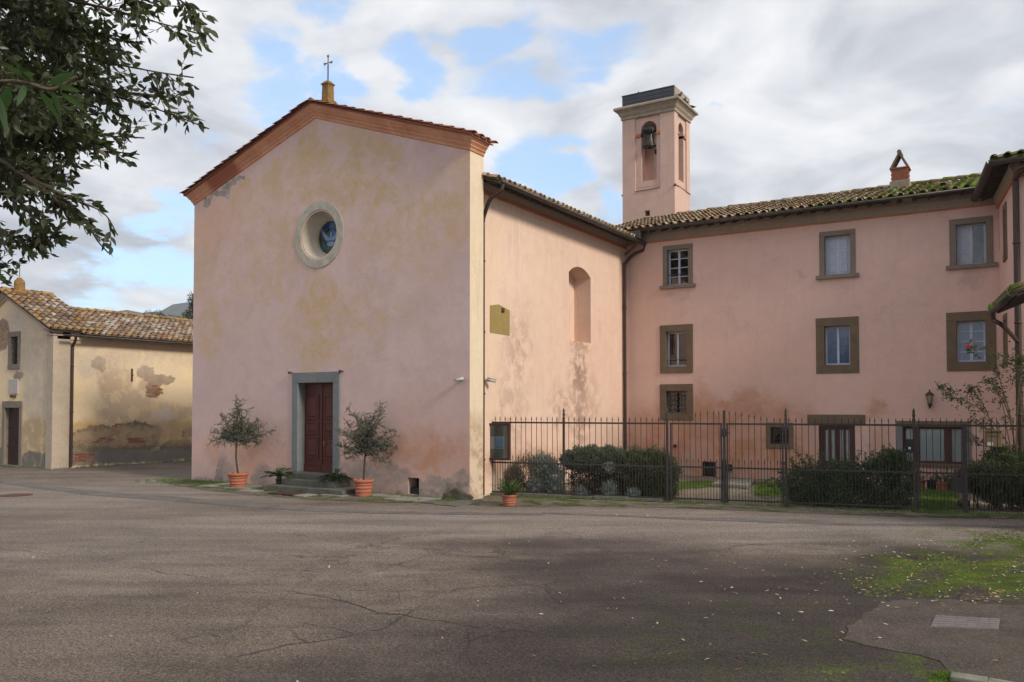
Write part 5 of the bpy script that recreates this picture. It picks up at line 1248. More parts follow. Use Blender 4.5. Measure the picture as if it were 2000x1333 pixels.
# raised front part and the long lower part
zlow=CHS.uv(140,652,EC)[1]; y_step=17.85+1.9
kl=(CHS.P(0,0).z, .46)[1]
Efront=Vector((XCH+EC-.12,17.85-.30,zee-(EC-.12)*kch+.05))
roof(chap,Efront,(0,1,0),2.0,Sc,(half+EC-.12)*math.sqrt(1+kch*kch),T_CH,T_CPAN,T_CHE,spacing=.26,row=.34,limit=60,edge=lambda r,c,nr,nc:c<1 or r>=nr-1 or r==0 or (c*3+r)%7==0,thick=.06)
zr2=zap-.52; kc2=(zr2-zlow)/(half+EC)
Elow=Vector((XCH+EC,17.85+1.0,zlow)); Sc2=Vector((-1,0,kc2)).normalized()
roof(chap,Elow,(0,1,0),YE-17.85-1.0+.3,Sc2,(half+EC)*math.sqrt(1+kc2*kc2),T_CH,T_CPAN,T_CHE,spacing=.27,row=.34,limit=240,edge=lambda r,c,nr,nc:(r==0 and (c*7)%3!=0) or r>=nr-1 or (c*5+r*3)%17==0 or (c<5 and (c+r)%2==0),thick=.06)
roof(chap,Vector((XCH-2*half-EC,17.85-.30,zee-EC*kch+.05)),(0,1,0),2.0,Sw,(half+EC)*math.sqrt(1+kch*kch)-.1,T_CH,T_CPAN,allstuff=True,thick=.06)
roof(chap,Vector((XCH-2*half-EC,17.85+1.7,zlow)),(0,1,0),YE-17.85-1.4,Vector((1,0,kc2)).normalized(),(half+EC)*math.sqrt(1+kc2*kc2)-.05,T_CH,T_CPAN,allstuff=True,thick=.06)
its=[];y=17.6
rt=tile_mesh('chapel_ridge_tile',M['tile_chapel_edge'],.26,.5,.12)
while y<YE: 
    z=zap+.10 if y<y_step-.2 else zr2+.10
    its.append((basis((1,0,0),(0,1,0),(0,0,1),(apx[0],y,z+random.uniform(-.015,.015))),rt)); y+=.40
pieces('ridge_tile',its,chap)
mb=MB(); half_gutter(mb,[(XCH+EC+.07,17.95,zlow-.05),(XCH+EC+.07,YE,zlow-.02)],.075); mb.build('chapel_gutter',M['gutter'],chap)
mb=MB(); mb.fbox(CHS,17.95,YE,zce+.08,zlow+.1,0,.06); mb.build('eave_course',M['chapel'],chap)
pu_=CHS.uv(137.5,800)[0]
pipe(chap,[(XCH+EC+.05,pu_-.1,zlow-.1),(XCH+EC-.05,pu_-.05,zlow-.25),(XCH+.12,pu_,zlow-.45),(XCH+.09,pu_,zlow-.7),(XCH+.09,pu_,3),(XCH+.09,pu_,.05)],.055,brackets=(4,2.2,.8))
# chapel door, window, plaque
u0,u1,z0,z1=dr
mb=MB(); mb.fbox(CHF,u0,u1,z0,z1,-.18,-.14)
cdoor=mb.build('door',M['wood_red'],chap,label='dark panelled chapel door behind iron bars')
for s in ((u0-.2,u0,0,z1),(u1,u1+.2,0,z1)): sbox(CHF,'stone_jamb','stone_taupe',cdoor,*s,-.15,.04)
sbox(CHF,'stone_lintel','stone_taupe',cdoor,u0-.2,u1+.2,z1,z1+.27,-.15,.045)
grille(CHF,cdoor,dr,6,2,-.1,.012)
u0,u1,z0,z1=wn; mb=MB(); mb.fbox(CHF,u0,u1,z0,z1,-.2,-.17); cw=mb.build('window',M['dark'],chap)
for s in ((u0-.17,u0,z0,z1),(u1,u1+.17,z0,z1)): sbox(CHF,'stone_jamb','stone_taupe',cw,*s,-.15,.035)
sbox(CHF,'stone_lintel','stone_taupe',cw,u0-.17,u1+.17,z1,z1+.2,-.15,.04); sbox(CHF,'stone_sill','stone_taupe',cw,u0-.17,u1+.17,z0-.2,z0,-.15,.05)
grille(CHF,cw,wn,2,4,-.05)
r=CHF.rect(19,741,37,770); sbox(CHF,'marble_plaque','marble',chap,*r,0,.05)
mb=MB(); q=CHF.uv(28,775); mb.fbox(CHF,q[0]-.12,q[0]-.04,q[1]-.05,q[1]+.06,0,.12); mb.fbox(CHF,q[0]+.04,q[0]+.12,q[1]-.05,q[1]+.06,0,.12); mb.build('plaque_bracket',M['rust'],chap)
for px,py,h in ((257,733,12),(380,738,12)):
    q=CHS.uv(px,py); mb=MB(); mb.fbox(CHS,q[0]-.03,q[0]+.03,q[1]-.27,q[1]+.27,0,.05); mb.tube([CHS.P(q[0],q[1],.0),CHS.P(q[0],q[1],.1)],.03,6); mb.build('wall_anchor',M['rust'],chap)
sbox(CHF,'doorstep','step',chap,dr[0]-.35,dr[1]+.35,0,.06,0,.35)
# cap and cross on the gable
q=CHF.uv(38,570); cu2=q[0]; mb=MB(); py2=17.85+.25; cu2=hit(38,560,(0,py2,0),(0,1,0)).x; zb=hit(38,572,(0,py2,0),(0,1,0)).z
mb.lathe((cu2,py2,0),[(.28,zb-.25),(.28,zb-.08),(.31,zb-.06),(.31,zb+.0),(.22,zb+.06),(.20,zb+.1),(.21,zb+.35),(.19,zb+.48),(.11,zb+.56),(.09,zb+.60),(.03,zb+.62)],14)
M['lichen2']=simple('orange_lichen_stone',(.40,.20,.04),(.13,.09,.06),9,.92,bs=.5,bd=.02)
cp=mb.build('gable_finial',M['lichen2'],chap)
mb=MB(); zt=hit(38,505,(0,py2,0),(0,1,0)).z; mb.tube([(cu2,py2,zb+.55),(cu2,py2,zt)],.014,6); mb.tube([(cu2-.12,py2,zt-.30),(cu2+.12,py2,zt-.30)],.014,6); mb.build('iron_cross',M['iron'],cp)
# loose bricks showing through the plaster
its=[]; rnd=random.Random(9); bm1=MB(); bm1.box(-.13,.13,-.035,.035,0,.055); bmA=bm1.mesh('brick',M['brick']); bmB=bm1.mesh('brick',M['brick_pale'])
for (px,py,rx,ry,kk) in ((227,836,9,8,1),(162,893,22,11,.5),(300,765,15,13,.3),(205,862,24,6,.6),(262,862,24,6,.6)):
    c=CHS.uv(px,py); ru=abs(CHS.uv(px+rx,py)[0]-c[0]); rz=abs(CHS.uv(px,py+ry)[1]-c[1]); z=-rz; row=0
    while z<rz:
        u=-ru+(.14 if row%2 else 0)
        while u<ru:
            if (u/ru)**2+(z/rz)**2<1+rnd.uniform(-.35,.1) and rnd.random()<.8:
                its.append((Matrix.Translation(CHS.P(c[0]+u+rnd.uniform(-.01,.01),c[1]+z,-.022+rnd.uniform(-.008,.012)))@Matrix.Rotation(R(90)+rnd.uniform(-.02,.02),4,'Z')@Matrix.Rotation(rnd.uniform(-.03,.03),4,'Y'),bmA if rnd.random()<kk else bmB))
            u+=.275
        z+=.072; row+=1
pieces('brick',its,chap)
# =================================================================== IRON FENCE
f0=gnd(922,966); f1=gnd(2000,1007.5)
FD=(f1-f0).normalized(); FN=Vector((FD.y,-FD.x,0))
if FN.y>0: FN=-FN
FE=Fr((f0.x,f0.y,0),FD,FN)
def fu(px): return FE.uv(px,850)[0]
ZT,ZM,ZB=FE.uv(1200,827)[1],FE.uv(1200,909)[1],.10
ZTOP=FE.uv(1200,814)[1]; ZSH=FE.uv(1250,893)[1]; ZP=FE.uv(1101,797)[1]
def bar_mesh(name,h,r=.0085):
    mb=MB(); mb.tube([(0,0,.04),(0,0,h-.11)],r,6,cap=False); mb.tube([(0,0,h-.11),(0,0,h-.085),(0,0,h)],[r,.016,.002],6); return mb.mesh(name,M['iron'])
BT=bar_mesh('tall_bar',ZTOP); BS=bar_mesh('short_bar',ZSH,.0075)
def post_mesh():
    mb=MB(); s=.027
    mb.rings(-s,s,-s,s,[(.05,0),(.05,.03),(0,.035),(0,ZT+.12)]); 
    mb.lathe((0,0,0),[(.036,ZT+.10),(.042,ZT+.13),(.024,ZT+.16),(.028,ZT+.18),(.040,ZT+.23),(.024,ZT+.26),(.028,ZT+.29),(.030,ZT+.33),(.004,ZP)],10)
    return mb.mesh('fence_post',M['iron'])
PM=post_mesh()
def inst(name,me,parent,loc,label=None):
    o=bpy.data.objects.new(name,me); COL.objects.link(o); o.parent=parent; o.location=Vector(loc)-wpos(parent); return props(o,label)
def rotz(me_obj,a): me_obj.rotation_euler=(0,0,a)
FA=math.atan2(FD.y,FD.x)
def section(name,label,cat,px0,px1,rails=True,tops=None,posts=(),n=None,frame=False,group=None):
    u0,u1=fu(px0),fu(px1)
    t=thing(name,FE.P(u0,0),label,cat,group)
    if rails:
        for z,hh in ((ZT,.022),(ZM,.02),(ZB,.018)):
            mb=MB(); mb.fbox(FE,u0,u1,z-hh,z+hh,-.014,.014); mb.build('rail',M['iron'],t)
    if frame:
        for u in (u0+.03,u1-.03): mb=MB(); mb.fbox(FE,u-.02,u+.02,.05,ZT+.02,-.02,.02); mb.build('gate_stile',M['iron'],t)
    L=u1-u0; n=n or round(L/.148); sp=L/n
    for i in range(n):
        u=u0+(i+.5)*sp; o=inst('tall_bar',BT,t,FE.P(u,0)); o.rotation_euler=(random.gauss(0,.004),random.gauss(0,.005),random.uniform(0,1))
        if tops: o.scale=(1,1,tops((i+.5)/n))
    for i in range(n+1):
        u=u0+i*sp
        if 0<i<n or not posts: inst('short_bar',BS,t,FE.P(u,0)).rotation_euler=(random.gauss(0,.008),random.gauss(0,.008),0)
    for px in posts:
        o=inst('post',PM,t,FE.P(fu(px),0)); rotz(o,FA)
    return t
s1=section('iron_fence','left stretch of iron railing from the church corner past the notice board','fence',923,1303,posts=(1101,1303))
g1=section('iron_gate','left leaf of the double iron gate with bars rising to the middle','gate',1308,1411,frame=True,tops=lambda t:1+.085*math.sin(t*math.pi*.62)**2,group='gates in the iron railing')
g2=section('iron_gate','right leaf of the double iron gate with bars falling to the finial post','gate',1418,1531,frame=True,tops=lambda t:1+.085*math.cos(t*math.pi*.55)**2*.9,group='gates in the iron railing')
s2=section('iron_fence','middle stretch of iron railing in front of the loose dark hedge','fence',1535,1785,posts=(1535,1785))
g3=section('iron_gate','narrow single iron gate opening to the grassy path','gate',1789,1884,frame=True,group='gates in the iron railing')
s3=section('iron_fence','right stretch of iron railing beside the rose bush','fence',1885,2090,posts=())
for u in (fu(1414.5),):
    mb=MB(); mb.fbox(FE,u-.03,u+.03,.02,FE.uv(1414,802)[1],-.03,.03); mb.build('meeting_stile',M['iron'],g2)
    mb=MB(); z=FE.uv(1414,845)[1]; mb.fbox(FE,u-.06,u+.08,z-.09,z+.09,-.05,.05); mb.tube([FE.P(u+.05,z,.05),FE.P(u+.05,z,.1),FE.P(u+.14,z-.01,.1)],.011,6); mb.build('lock_case',M['iron'],g2)
mb=MB(); u=fu(1420); mb.tube([FE.P(u,.02,-.1),FE.P(u-.15,.9,-.03)],.014,6); mb.build('gate_strut',M['iron'],g2)
mb=MB(); u=fu(1885); mb.fbox(FE,u-.03,u+.03,.0,ZT+.03,-.03,.03); mb.build('post',M['iron'],s3)
# box on the gate post
q=FE.rect(1768,858,1782,884); t=props(sbox(FE,'letter_box','black_plastic',None,q[0],q[1],q[2],q[3],.04,.15,bevel=.01),'dark grey letter box with white name slip on the gate post','letter box')
nb=MB(); nb.fbox(FE,q[0]+.05,q[1]-.05,q[2]+.08,q[2]+.13,.15,.153); nb.build('name_slip',M['white'],t)
mb=MB(); mb.fbox(FE,q[0]+.02,q[1]-.02,q[3]-.07,q[3]-.05,.15,.16); mb.build('slot_flap',M['iron'],t)
# tan mailbox behind the railing at the right
mc_=hit(1940,858,FE.o-FN*1.0,FN); mf=Fr((mc_.x,mc_.y,0),FD,FN); z=mc_.z
t=thing('mailbox',(mc_.x,mc_.y,0),'tan metal mailbox on a thin post beside the rose bush','mailbox')
mb=MB(); mb.fbox(mf,-.17,.17,z-.19,z+.18,-.08,.08); mbx=mb.build('mailbox_case',M['mail_tan'],t,bevel=.02)
mb=MB(); mb.fbox(mf,-.19,.19,z+.18,z+.205,-.10,.11); mb.fbox(mf,-.13,.13,z+.08,z+.10,.08,.095); mb.build('mailbox_lid',M['mail_tan'],mbx)
mb=MB(); mb.fbox(mf,-.14,-.02,z-.15,z-.07,.08,.084); mb.build('label_card',M['white'],mbx)
mb=MB(); mb.tube([mf.P(0,0,0),mf.P(0,z-.18,0)],.02,8); mb.build('post',M['iron'],t)
# notice board
BFr=Fr(FE.P(0,0,.09),FD,FN)
x0,x1,z0,z1=BFr.rect(945,827,996,899)
nb_=thing('notice_board',BFr.P((x0+x1)/2,0),'maroon framed glass notice board with two pinned sheets on the railing','notice board')
mb=MB(); f=.055
for a in ((x0,x0+f,z0,z1),(x1-f,x1,z0,z1),(x0+f,x1-f,z1-f,z1),(x0+f,x1-f,z0,z0+f)): mb.fbox(BFr,*a,-.03,.045)
mb.build('frame',M['board_frame'],nb_,bevel=.006)
mb=MB(); mb.fbox(BFr,x0+.01,x1-.01,z0+.01,z1-.01,-.028,-.015); mb.build('back_panel',M['board_back'],nb_)
def sheetp(px0,py0,px1,py1,mat):
    a,b,c,d=BFr.rect(px0,py0,px1,py1); mb=MB(); mb.fbox(BFr,a,b,c,d,-.015,-.010); return mb.build('notice_sheet',mat,nb_),(a,b,c,d)
p1,r1_=sheetp(950.5,853,966,877,M['paper']); p2,r2_=sheetp(967.5,853,983.5,877,M['paper'])
mb=MB(); a,b,c,d=r2_; mb.fbox(BFr,a+.01,b-.01,c+.012,d-.05,-.010,-.008); mb.build('printed_picture',M['paper_blue'],p2)
mb=MB(); mb.fbox(BFr,a+.02,b-.06,c+.02,c+.06,-.008,-.006); mb.fbox(BFr,a+.03,b-.03,d-.03,d-.02,-.010,-.008); mb.build('printed_block',M['print'],p2)
mb=MB(); a,b,c,d=r1_
for k in range(0,9,2): mb.fbox(BFr,a+.02,b-.02-(.04 if k%3==2 else 0),d-.04-k*.03,d-.032-k*.03,-.010,-.008)
mb.build('printed_lines',M['print'],p1)
mb=MB(); mb.fbox(BFr,x0+f,x1-f,z0+f,z1-f,.004,.008); mb.build('glass_pane',M['clear_glass'],nb_)
mb=MB(); u=x0+.0; mb.tube([BFr.P(x0+.03,0,-.05),BFr.P(x0+.03,z1,-.05)],.028,8); mb.build('post',M['iron'],nb_)
mb=MB(); mb.fbox(BFr,x0+.0,x0+.06,(z0+z1)/2-.04,(z0+z1)/2+.03,.04,.052); mb.build('lock',M['white_frame'],nb_)
# low kerb under the railing
mb=MB(); L0,L1=fu(923),fu(1303); u=L0; its=[]; rnd=random.Random(4)
kb=thing('kerb',FE.P(L0,0),'mossy low stone kerb under the left railing','kerb')
while u<L1-.2:
    l=min(rnd.uniform(.55,.95),L1-u); mb=MB(); h=rnd.uniform(.07,.10); mb.fbox(FE,u,u+l-.015,0,h,-.10,rnd.uniform(.08,.12)); mb.build('kerb_stone',M['step'],kb,bevel=.015); u+=l
# cameras
def seccam(p,d,label):
    t=thing('security_camera',p,label,'security camera','security cameras on the church'); p=Vector(p); d=Vector(d).normalized()
    mb=MB(); mb.tube([p,p+Vector(FACN)*.06],.045,10); mb.build('mount',M['white'],t)
    mb=MB(); q=p+Vector(FACN)*.12; mb.tube([p+Vector(FACN)*.05,q],.018,8); mb.tube([q-d*.10,q-d*.09,q+d*.12,q+d*.13],[.02,.045,.045,.03],12); mb.build('camera_body',M['white'],t)
    mb=MB(); mb.tube([q+d*.13,q+d*.14],.03,10); mb.build('lens',M['black_plastic'],t)
    mb=MB(); mb.hexa([q+d*a+Vector((-d.y,d.x,0))*b+Vector((0,0,c)) for c in (.045,.055) for a,b in ((-.1,-.05),(.17,-.05),(.17,.05),(-.1,.05))]); mb.build('sun_hood',M['white'],t)
FACN=(0,-1,0); q=FAC.uv(903,741); seccam(FAC.P(q[0],q[1]),(-1,-.5,-.25),'white security camera on the church front near its right corner')
FACN=(1,0,0); q=NAV.uv(948,743); seccam(NAV.P(q[0],q[1],.05),(.7,.5,-.2),'white security camera beside the down pipe on the church side wall')
# =================================================================== PLANTS
def leafshape(L,W,fold=.25,n=1):
    """leaf along +y, folded; returns verts, faces"""
    return [(0,0,0),(-W/2,L*.45,W*fold),(0,L*.5,0),(W/2,L*.45,W*fold),(0,L,-L*.06)],[(0,2,1),(0,3,2),(1,2,4),(2,3,4)]
BIGLEAF=([(0,0,0),(-.22,.22,.06),(0,.25,0),(.22,.22,.06),(-.26,.5,.07),(0,.52,.0),(.26,.5,.07),(-.15,.8,.03),(0,.8,-.02),(.15,.8,.03),(0,1.05,-.08)],
   [(0,2,1),(0,3,2),(1,2,5,4),(2,3,6,5),(4,5,8,7),(5,6,9,8),(7,8,10),(8,9,10)])
def leaves_mesh(name,pos,dirs,L,Wd,mat,shape=None,roll=None,mix=None):
    """numpy: many leaves in one mesh. pos Nx3, dirs Nx3, L and Wd arrays"""
    n=len(pos); pos=np.asarray(pos,float); d=np.asarray(dirs,float); d/=np.linalg.norm(d,axis=1,keepdims=True)+1e-9
    up=RNG.normal(size=(n,3)) if roll is None else np.asarray(roll,float)
    x=np.cross(d,up); x/=np.linalg.norm(x,axis=1,keepdims=True)+1e-9; z=np.cross(x,d)
    V,Fc=shape or leafshape(1,1)
    V=np.array(V); L=np.broadcast_to(L,(n,)); Wd=np.broadcast_to(Wd,(n,))
    co=(pos[:,None,:]+x[:,None,:]*(V[None,:,0,None]*Wd[:,None,None])+d[:,None,:]*(V[None,:,1,None]*L[:,None,None])+z[:,None,:]*(V[None,:,2,None]*Wd[:,None,None]))
    k=len(V); co=co.reshape(-1,3)
    me=bpy.data.meshes.new(name)
    fl=[];st=[];tot=[]
    s=0
    base=np.array([i for f in Fc for i in f]); lens=np.array([len(f) for f in Fc])
    idx=(np.arange(n)[:,None]*k+base[None,:]).ravel(); lt=np.tile(lens,n); ls=np.concatenate([[0],np.cumsum(lt)[:-1]])
    me.vertices.add(len(co)); me.vertices.foreach_set('co',co.ravel()); me.loops.add(len(idx)); me.loops.foreach_set('vertex_index',idx.astype(np.int32))
    me.polygons.add(len(lt)); me.polygons.foreach_set('loop_start',ls.astype(np.int32)); me.polygons.foreach_set('loop_total',lt.astype(np.int32))
    me.polygons.foreach_set('use_smooth',np.ones(len(lt),bool))
    me.materials.append(mat); me.update(calc_edges=True); me.validate(); return me
def add_mesh(name,me,parent,kind=None,label=None):
    """mesh is in world coordinates"""
    off=wpos(parent) if parent else Vector((0,0,0)); me.transform(Matrix.Translation(-off))
    o=bpy.data.objects.new(name,me); COL.objects.link(o); o.parent=parent; return props(o,label,None,None,kind)
def blob_points(ells,n,hollow=.5,seed=0,noise=.30,bottom=-1):
    rg=np.random.default_rng(seed); P=[];D=[]
    vol=np.array([e[3]*e[4]*e[5] for e in ells])**.8; vol/=vol.sum()
    for e,w in zip(ells,vol):
        m=int(n*w); v=rg.normal(size=(m,3)); v/=np.linalg.norm(v,axis=1,keepdims=True)
        r=rg.random(m)**(1/3)*(1-hollow)+hollow; r=np.minimum(1.06,r+rg.normal(size=m)*.05)
        lump=1+noise*(np.sin(v[:,0]*7+e[0]*3)*np.sin(v[:,1]*6+1)*np.sin(v[:,2]*8+e[2]))
        q=v*(r*lump)[:,None]*np.array(e[3:6])+np.array(e[:3]); keep=q[:,2]>.02; P.append(q[keep]); D.append(v[keep])
    return np.concatenate(P),np.concatenate(D)
def bush(name,label,base,ells,layers,group=None,stems=True,cat='bush',seed=1):
    t=thing(name,base,label,cat,group)
    for i,(n,L,W_,mat,upw,hollow) in enumerate(layers):
        P,D=blob_points(ells,n,hollow,seed+i); rg=np.random.default_rng(seed+50+i)
        d=D*.6+rg.normal(size=D.shape)*.55+np.array([0,0,upw]); LL=rg.uniform(.7,1.3,len(P))*L
        add_mesh('foliage',leaves_mesh('foliage',P,d,LL,LL*W_,M[mat]),t)
    if stems:
        mb=MB(); rg=random.Random(seed)
        for e in ells:
            for k in range(max(4,int(e[3]*14))):
                a=rg.uniform(0,6.28); r=rg.uniform(.3,.9); b0=Vector((e[0]+rg.uniform(-.4,.4)*e[3],e[1]+rg.uniform(-.3,.3)*e[4],0)); b1=Vector((e[0]+math.cos(a)*e[3]*r,e[1]+math.sin(a)*e[4]*r,e[2]+e[5]*rg.uniform(.0,.8)))
                mb.tube([b0,(b0+b1)/2+Vector((rg.uniform(-.06,.06),rg.uniform(-.06,.06),0)),b1],[.014,.010,.004],5)
        mb.build('stems',M['bark'],t)
    return t
def E(px,py,ry_px,rx_px,depth_off=0,yr=None,base=None):
    """ellipsoid seen around pixel (px,py), its centre 'depth_off' behind the railing"""
    o=FE.o-FN*depth_off; c=hit(px,py,o,FN); a=(hit(px+rx_px,py,o,FN)-c).length; b=abs(hit(px,py+ry_px,o,FN).z-c.z)
    return (c.x,c.y,c.z,a,yr or a*.7,b)
def base_of(ells): e=ells[0]; return (e[0],e[1],0)
L_ROS=lambda n:[(n,.055,.16,'leaf_rosemary',.9,.45)]
e=[E(1030,925,36,32,.8),E(1060,915,30,30,1.0),E(1005,935,25,20,.6)]
bush('rosemary_bush','spiky olive green rosemary bush behind the potted lily',base_of(e),e,L_ROS(11000)+[(900,.06,.15,'leaf_rosemary',2.2,.9)],seed=11)
e=[E(1062,912,20,26,.30,.3),E(1082,930,22,20,.28,.3)]
bush('lavender_cotton','silver leaved shrub low behind the railing, upper clump',base_of(e),e,[(6500,.05,.42,'leaf_silver',.6,.3)],seed=21,group='silver leaved shrubs')
e=[E(1050,950,18,20,.22,.22),E(1083,957,17,20,.2,.2)]
bush('lavender_cotton','silver leaved shrub at the foot of the railing post',base_of(e),e,[(6000,.05,.42,'leaf_silver',.6,.3)],seed=23,group='silver leaved shrubs')
e=[E(1150,897,24,42,1.0,.6),E(1190,900,26,36,1.0,.6),E(1120,900,18,20,1.0,.5)]
bush('clipped_sage_hedge','grey green clipped shrub with bare woody underside',base_of(e),e,[(26000,.055,.42,'leaf_sage',.7,.35)],seed=31)
e=[E(1150,940,30,45,1.2,.45),E(1190,945,30,35,1.2,.4)]
bush('woody_undergrowth','bare brown woody stems with sparse leaves under the clipped shrub',base_of(e),e,[(7000,.055,.35,'leaf_rosemary',.2,.1),(2500,.06,.3,'leaf_hedge',.2,.1)],seed=35)
e=[E(1255,930,50,52,.95,.7),E(1285,925,42,40,.9,.6),E(1225,945,38,34,.9,.5),E(1270,965,22,55,.7,.4)]
bush('dark_hedge','dense dark green rounded hedge beside the double gate',base_of(e),e,[(52000,.06,.36,'leaf_hedge',.7,.35)],seed=41)
for i,(px,py,r_,lab) in enumerate(((1135,965,14,'small silver shrub third clump from the left under the hedge'),(1190,958,18,'small silver shrub in the middle under the woody stems'),(1236,970,15,'small silver tuft at the foot of the dark hedge'),(1190,915,10,'small silver sprig high among the woody stems'))):
    e=[E(px,py,r_,r_*.9,.12,.14)]; bush('silver_tuft',lab,base_of(e),e,[(800,.05,.35,'leaf_silver',.9,.3)],seed=50+i,group='silver tufts along the railing',stems=False)
# loose hedge in the middle stretch
e=[E(1570,950,38,45,.9,.6),E(1640,945,38,50,1.0,.6),E(1710,940,42,50,1.0,.6),E(1760,935,50,30,.9,.5),E(1735,905,26,32,1.0,.4),E(1610,970,22,70,.5,.4),E(1720,975,20,60,.5,.4)]
bush('loose_hedge','loose dark leafy hedge filling the middle stretch of railing',base_of(e),e,[(9000,.075,.45,'leaf_laurel',.3,.3),(15000,.065,.42,'leaf_hedge',.3,.1)],seed=61)
def shoots(parent,name,base,tips,mat_leaf,mat_stem,L,W_,seed,step=.05,r=.006,spread=.06,start=.25):
    rg=random.Random(seed); mb=MB(); P=[];D=[];UP=[]
    for tip,b in tips:
        a=Vector(b); c=Vector(tip); mid=(a+c)/2+Vector((rg.uniform(-.08,.08),rg.uniform(-.08,.08),rg.uniform(.0,.1))); pts=smooth_path([a,mid,c],6)
        mb.tube(pts,[r*(1-.75*i/(len(pts)-1)) for i in range(len(pts))],5)
        n=int((c-a).length/step)
        for i in range(n):
            t=start+(1-start)*i/n; k=t*(len(pts)-1); j=int(k); p=pts[j].lerp(pts[min(j+1,len(pts)-1)],k-j); tg=(pts[min(j+1,len(pts)-1)]-pts[max(j-1,0)]).normalized()
            for s in (0,1):
                d=(tg*.6+Vector((rg.gauss(0,1),rg.gauss(0,1),rg.gauss(0,.8)))).normalized(); P.append(tuple(p+d*spread*rg.random()*.5)); D.append(tuple(d))
    mb.build(name+'_stems',M[mat_stem],parent)
    if P: add_mesh('leaves',leaves_mesh('leaves',P,D,np.random.default_rng(seed).uniform(.7,1.25,len(P))*L,L*W_,M[mat_leaf]),parent)
hd=[o for o in bpy.data.objects if o.name.startswith('loose_hedge')][0]
tips=[]; rg=random.Random(5)
for px,py in ((1545,893),(1555,880),(1575,888),(1600,880),(1622,892),(1645,900),(1680,880),(1672,890),(1700,898),(1722,872),(1730,878),(1745,884),(1765,895),(1590,905),(1530,900),(1520,920),(1518,945),(1778,905),(1550,905),(1568,896),(1588,892),(1610,886),(1632,896),(1660,892),(1690,886),(1708,880),(1738,868),(1752,890),(1512,935),(1514,960),(1770,920)):
    o=FE.o-FN*rg.uniform(.5,1.2); tip=hit(px,py,o,FN); b=hit(px+rg.uniform(-35,35),955,o,FN); tips.append((tip,b))
shoots(hd,'shoot',None,tips,'leaf_laurel','bark',.075,.42,77,step=.028,start=.35)
hd=[o for o in bpy.data.objects if o.name.startswith('dark_hedge')][0]; tips=[]
for px,py in ((1215,878),(1235,872),(1250,880),(1268,874),(1290,880),(1305,884),(1318,895),(1325,915),(1280,872),(1228,884)):
    o=FE.o-FN*rg.uniform(.6,1.1); tips.append((hit(px,py,o,FN),hit(px+rg.uniform(-15,15),930,o,FN)))
shoots(hd,'shoot',None,tips,'leaf_hedge','bark',.05,.34,78,step=.03,start=.5)
# right hedge and plants
e=[E(1945,945,42,40,.9,.6),E(1985,940,50,40,1.1,.7),E(1905,935,30,22,1.1,.4),E(2030,940,50,40,1.1,.7),E(1960,905,30,40,1.4,.5)]
bush('evergreen_shrub','dark evergreen shrub under the rose at the right end',base_of(e),e,[(46000,.06,.38,'leaf_hedge',.5,.25),(5000,.06,.4,'leaf_laurel',.5,.7)],seed=71)
# rose bush
rb0=hit(1988,935,FE.o-FN*1.3,FN); rose=thing('rose_bush',(rb0.x,rb0.y,0),'tall leggy rose bush with one pink bloom at the right edge','rose bush')
tips=[]; RO_=FE.o-FN*1.3
def rp(px,py,dn=0): return hit(px,py,FE.o-FN*(1.3+dn),FN)
main=[[(1985,930),(1965,860),(1915,800),(1865,775),(1832,752)],[(1980,925),(1945,850),(1925,800),(1905,770),(1895,758)],[(1990,920),(1975,820),(1955,750),(1945,705)],[(1988,930),(1985,840),(1990,760),(1985,715),(1995,700)],
      [(1995,930),(1960,870),(1935,845),(1900,822)],[(1985,930),(1968,845),(1958,790),(1935,750)],[(1992,920),(1970,810),(1945,760),(1925,740)],[(1982,930),(1950,880),(1915,870),(1890,855)],[(2000,930),(2000,800),(2015,700)],[(1960,720),(1940,690),(1915,685),(1892,678)],[(1925,800),(1890,790),(1850,770)],[(1965,760),(1985,735),(2005,725)]]
mb=MB(); P=[];D=[]; rg=random.Random(8)
for m_ in main:
    dn=rg.uniform(-.3,.3); pts=smooth_path([rp(x,y,dn*(i/len(m_))) for i,(x,y) in enumerate(m_)],5)
    r0=.019 if m_[0][1]>900 else .006
    mb.tube(pts,[r0*(1-.75*i/(len(pts)-1)) for i in range(len(pts))],6)
    for i in range(int(len(pts)*.35),len(pts)):
        p=pts[i]; w=i/len(pts)
        for k in range(4 if w>.7 else 1):
            tw=p+Vector((rg.gauss(0,.07),rg.gauss(0,.07),rg.gauss(.02,.07)))
            mb.tube([p,tw],.003,4,cap=False)
            for s in range(5):
                d=Vector((rg.gauss(0,1),rg.gauss(0,1),rg.gauss(0,.7))); P.append(tuple(tw+d*.012)); D.append(tuple(d))
for px,py,n,rr in ((1975,715,90,.20),(1990,740,80,.2),(1850,765,26,.09),(1880,785,30,.1),(1905,800,30,.1),(1965,700,50,.14),(1895,765,20,.08),(1960,770,26,.1),(1940,735,18,.09)):
    c=rp(px,py)
    for k in range(int(n*1.3)): P.append(tuple(c+Vector((rg.gauss(0,rr),rg.gauss(0,rr),rg.gauss(0,rr))))); D.append((rg.gauss(0,1),rg.gauss(0,1),rg.gauss(0,.6)))
mb.build('canes',M['cane'],rose)
add_mesh('leaves',leaves_mesh('leaves',P,D,np.random.default_rng(8).uniform(.055,.085,len(P)),.04,M['leaf_rose']),rose)
rc=rp(1891,677); P=[];D=[];rg=random.Random(2)
for ring,(n,el) in enumerate(((4,1.2),(6,.8),(8,.35),(9,.0))):
    for k in range(n):
        a=2*math.pi*k/n+ring; P.append(tuple(rc+Vector((math.cos(a)*.012*ring,math.sin(a)*.012*ring,-.01)))); D.append((math.cos(a)*math.cos(el),math.sin(a)*math.cos(el),math.sin(el)+.1))
add_mesh('rose_bloom',leaves_mesh('bloom',P,D,.062,.06,M['rose'],BIGLEAF),rose)
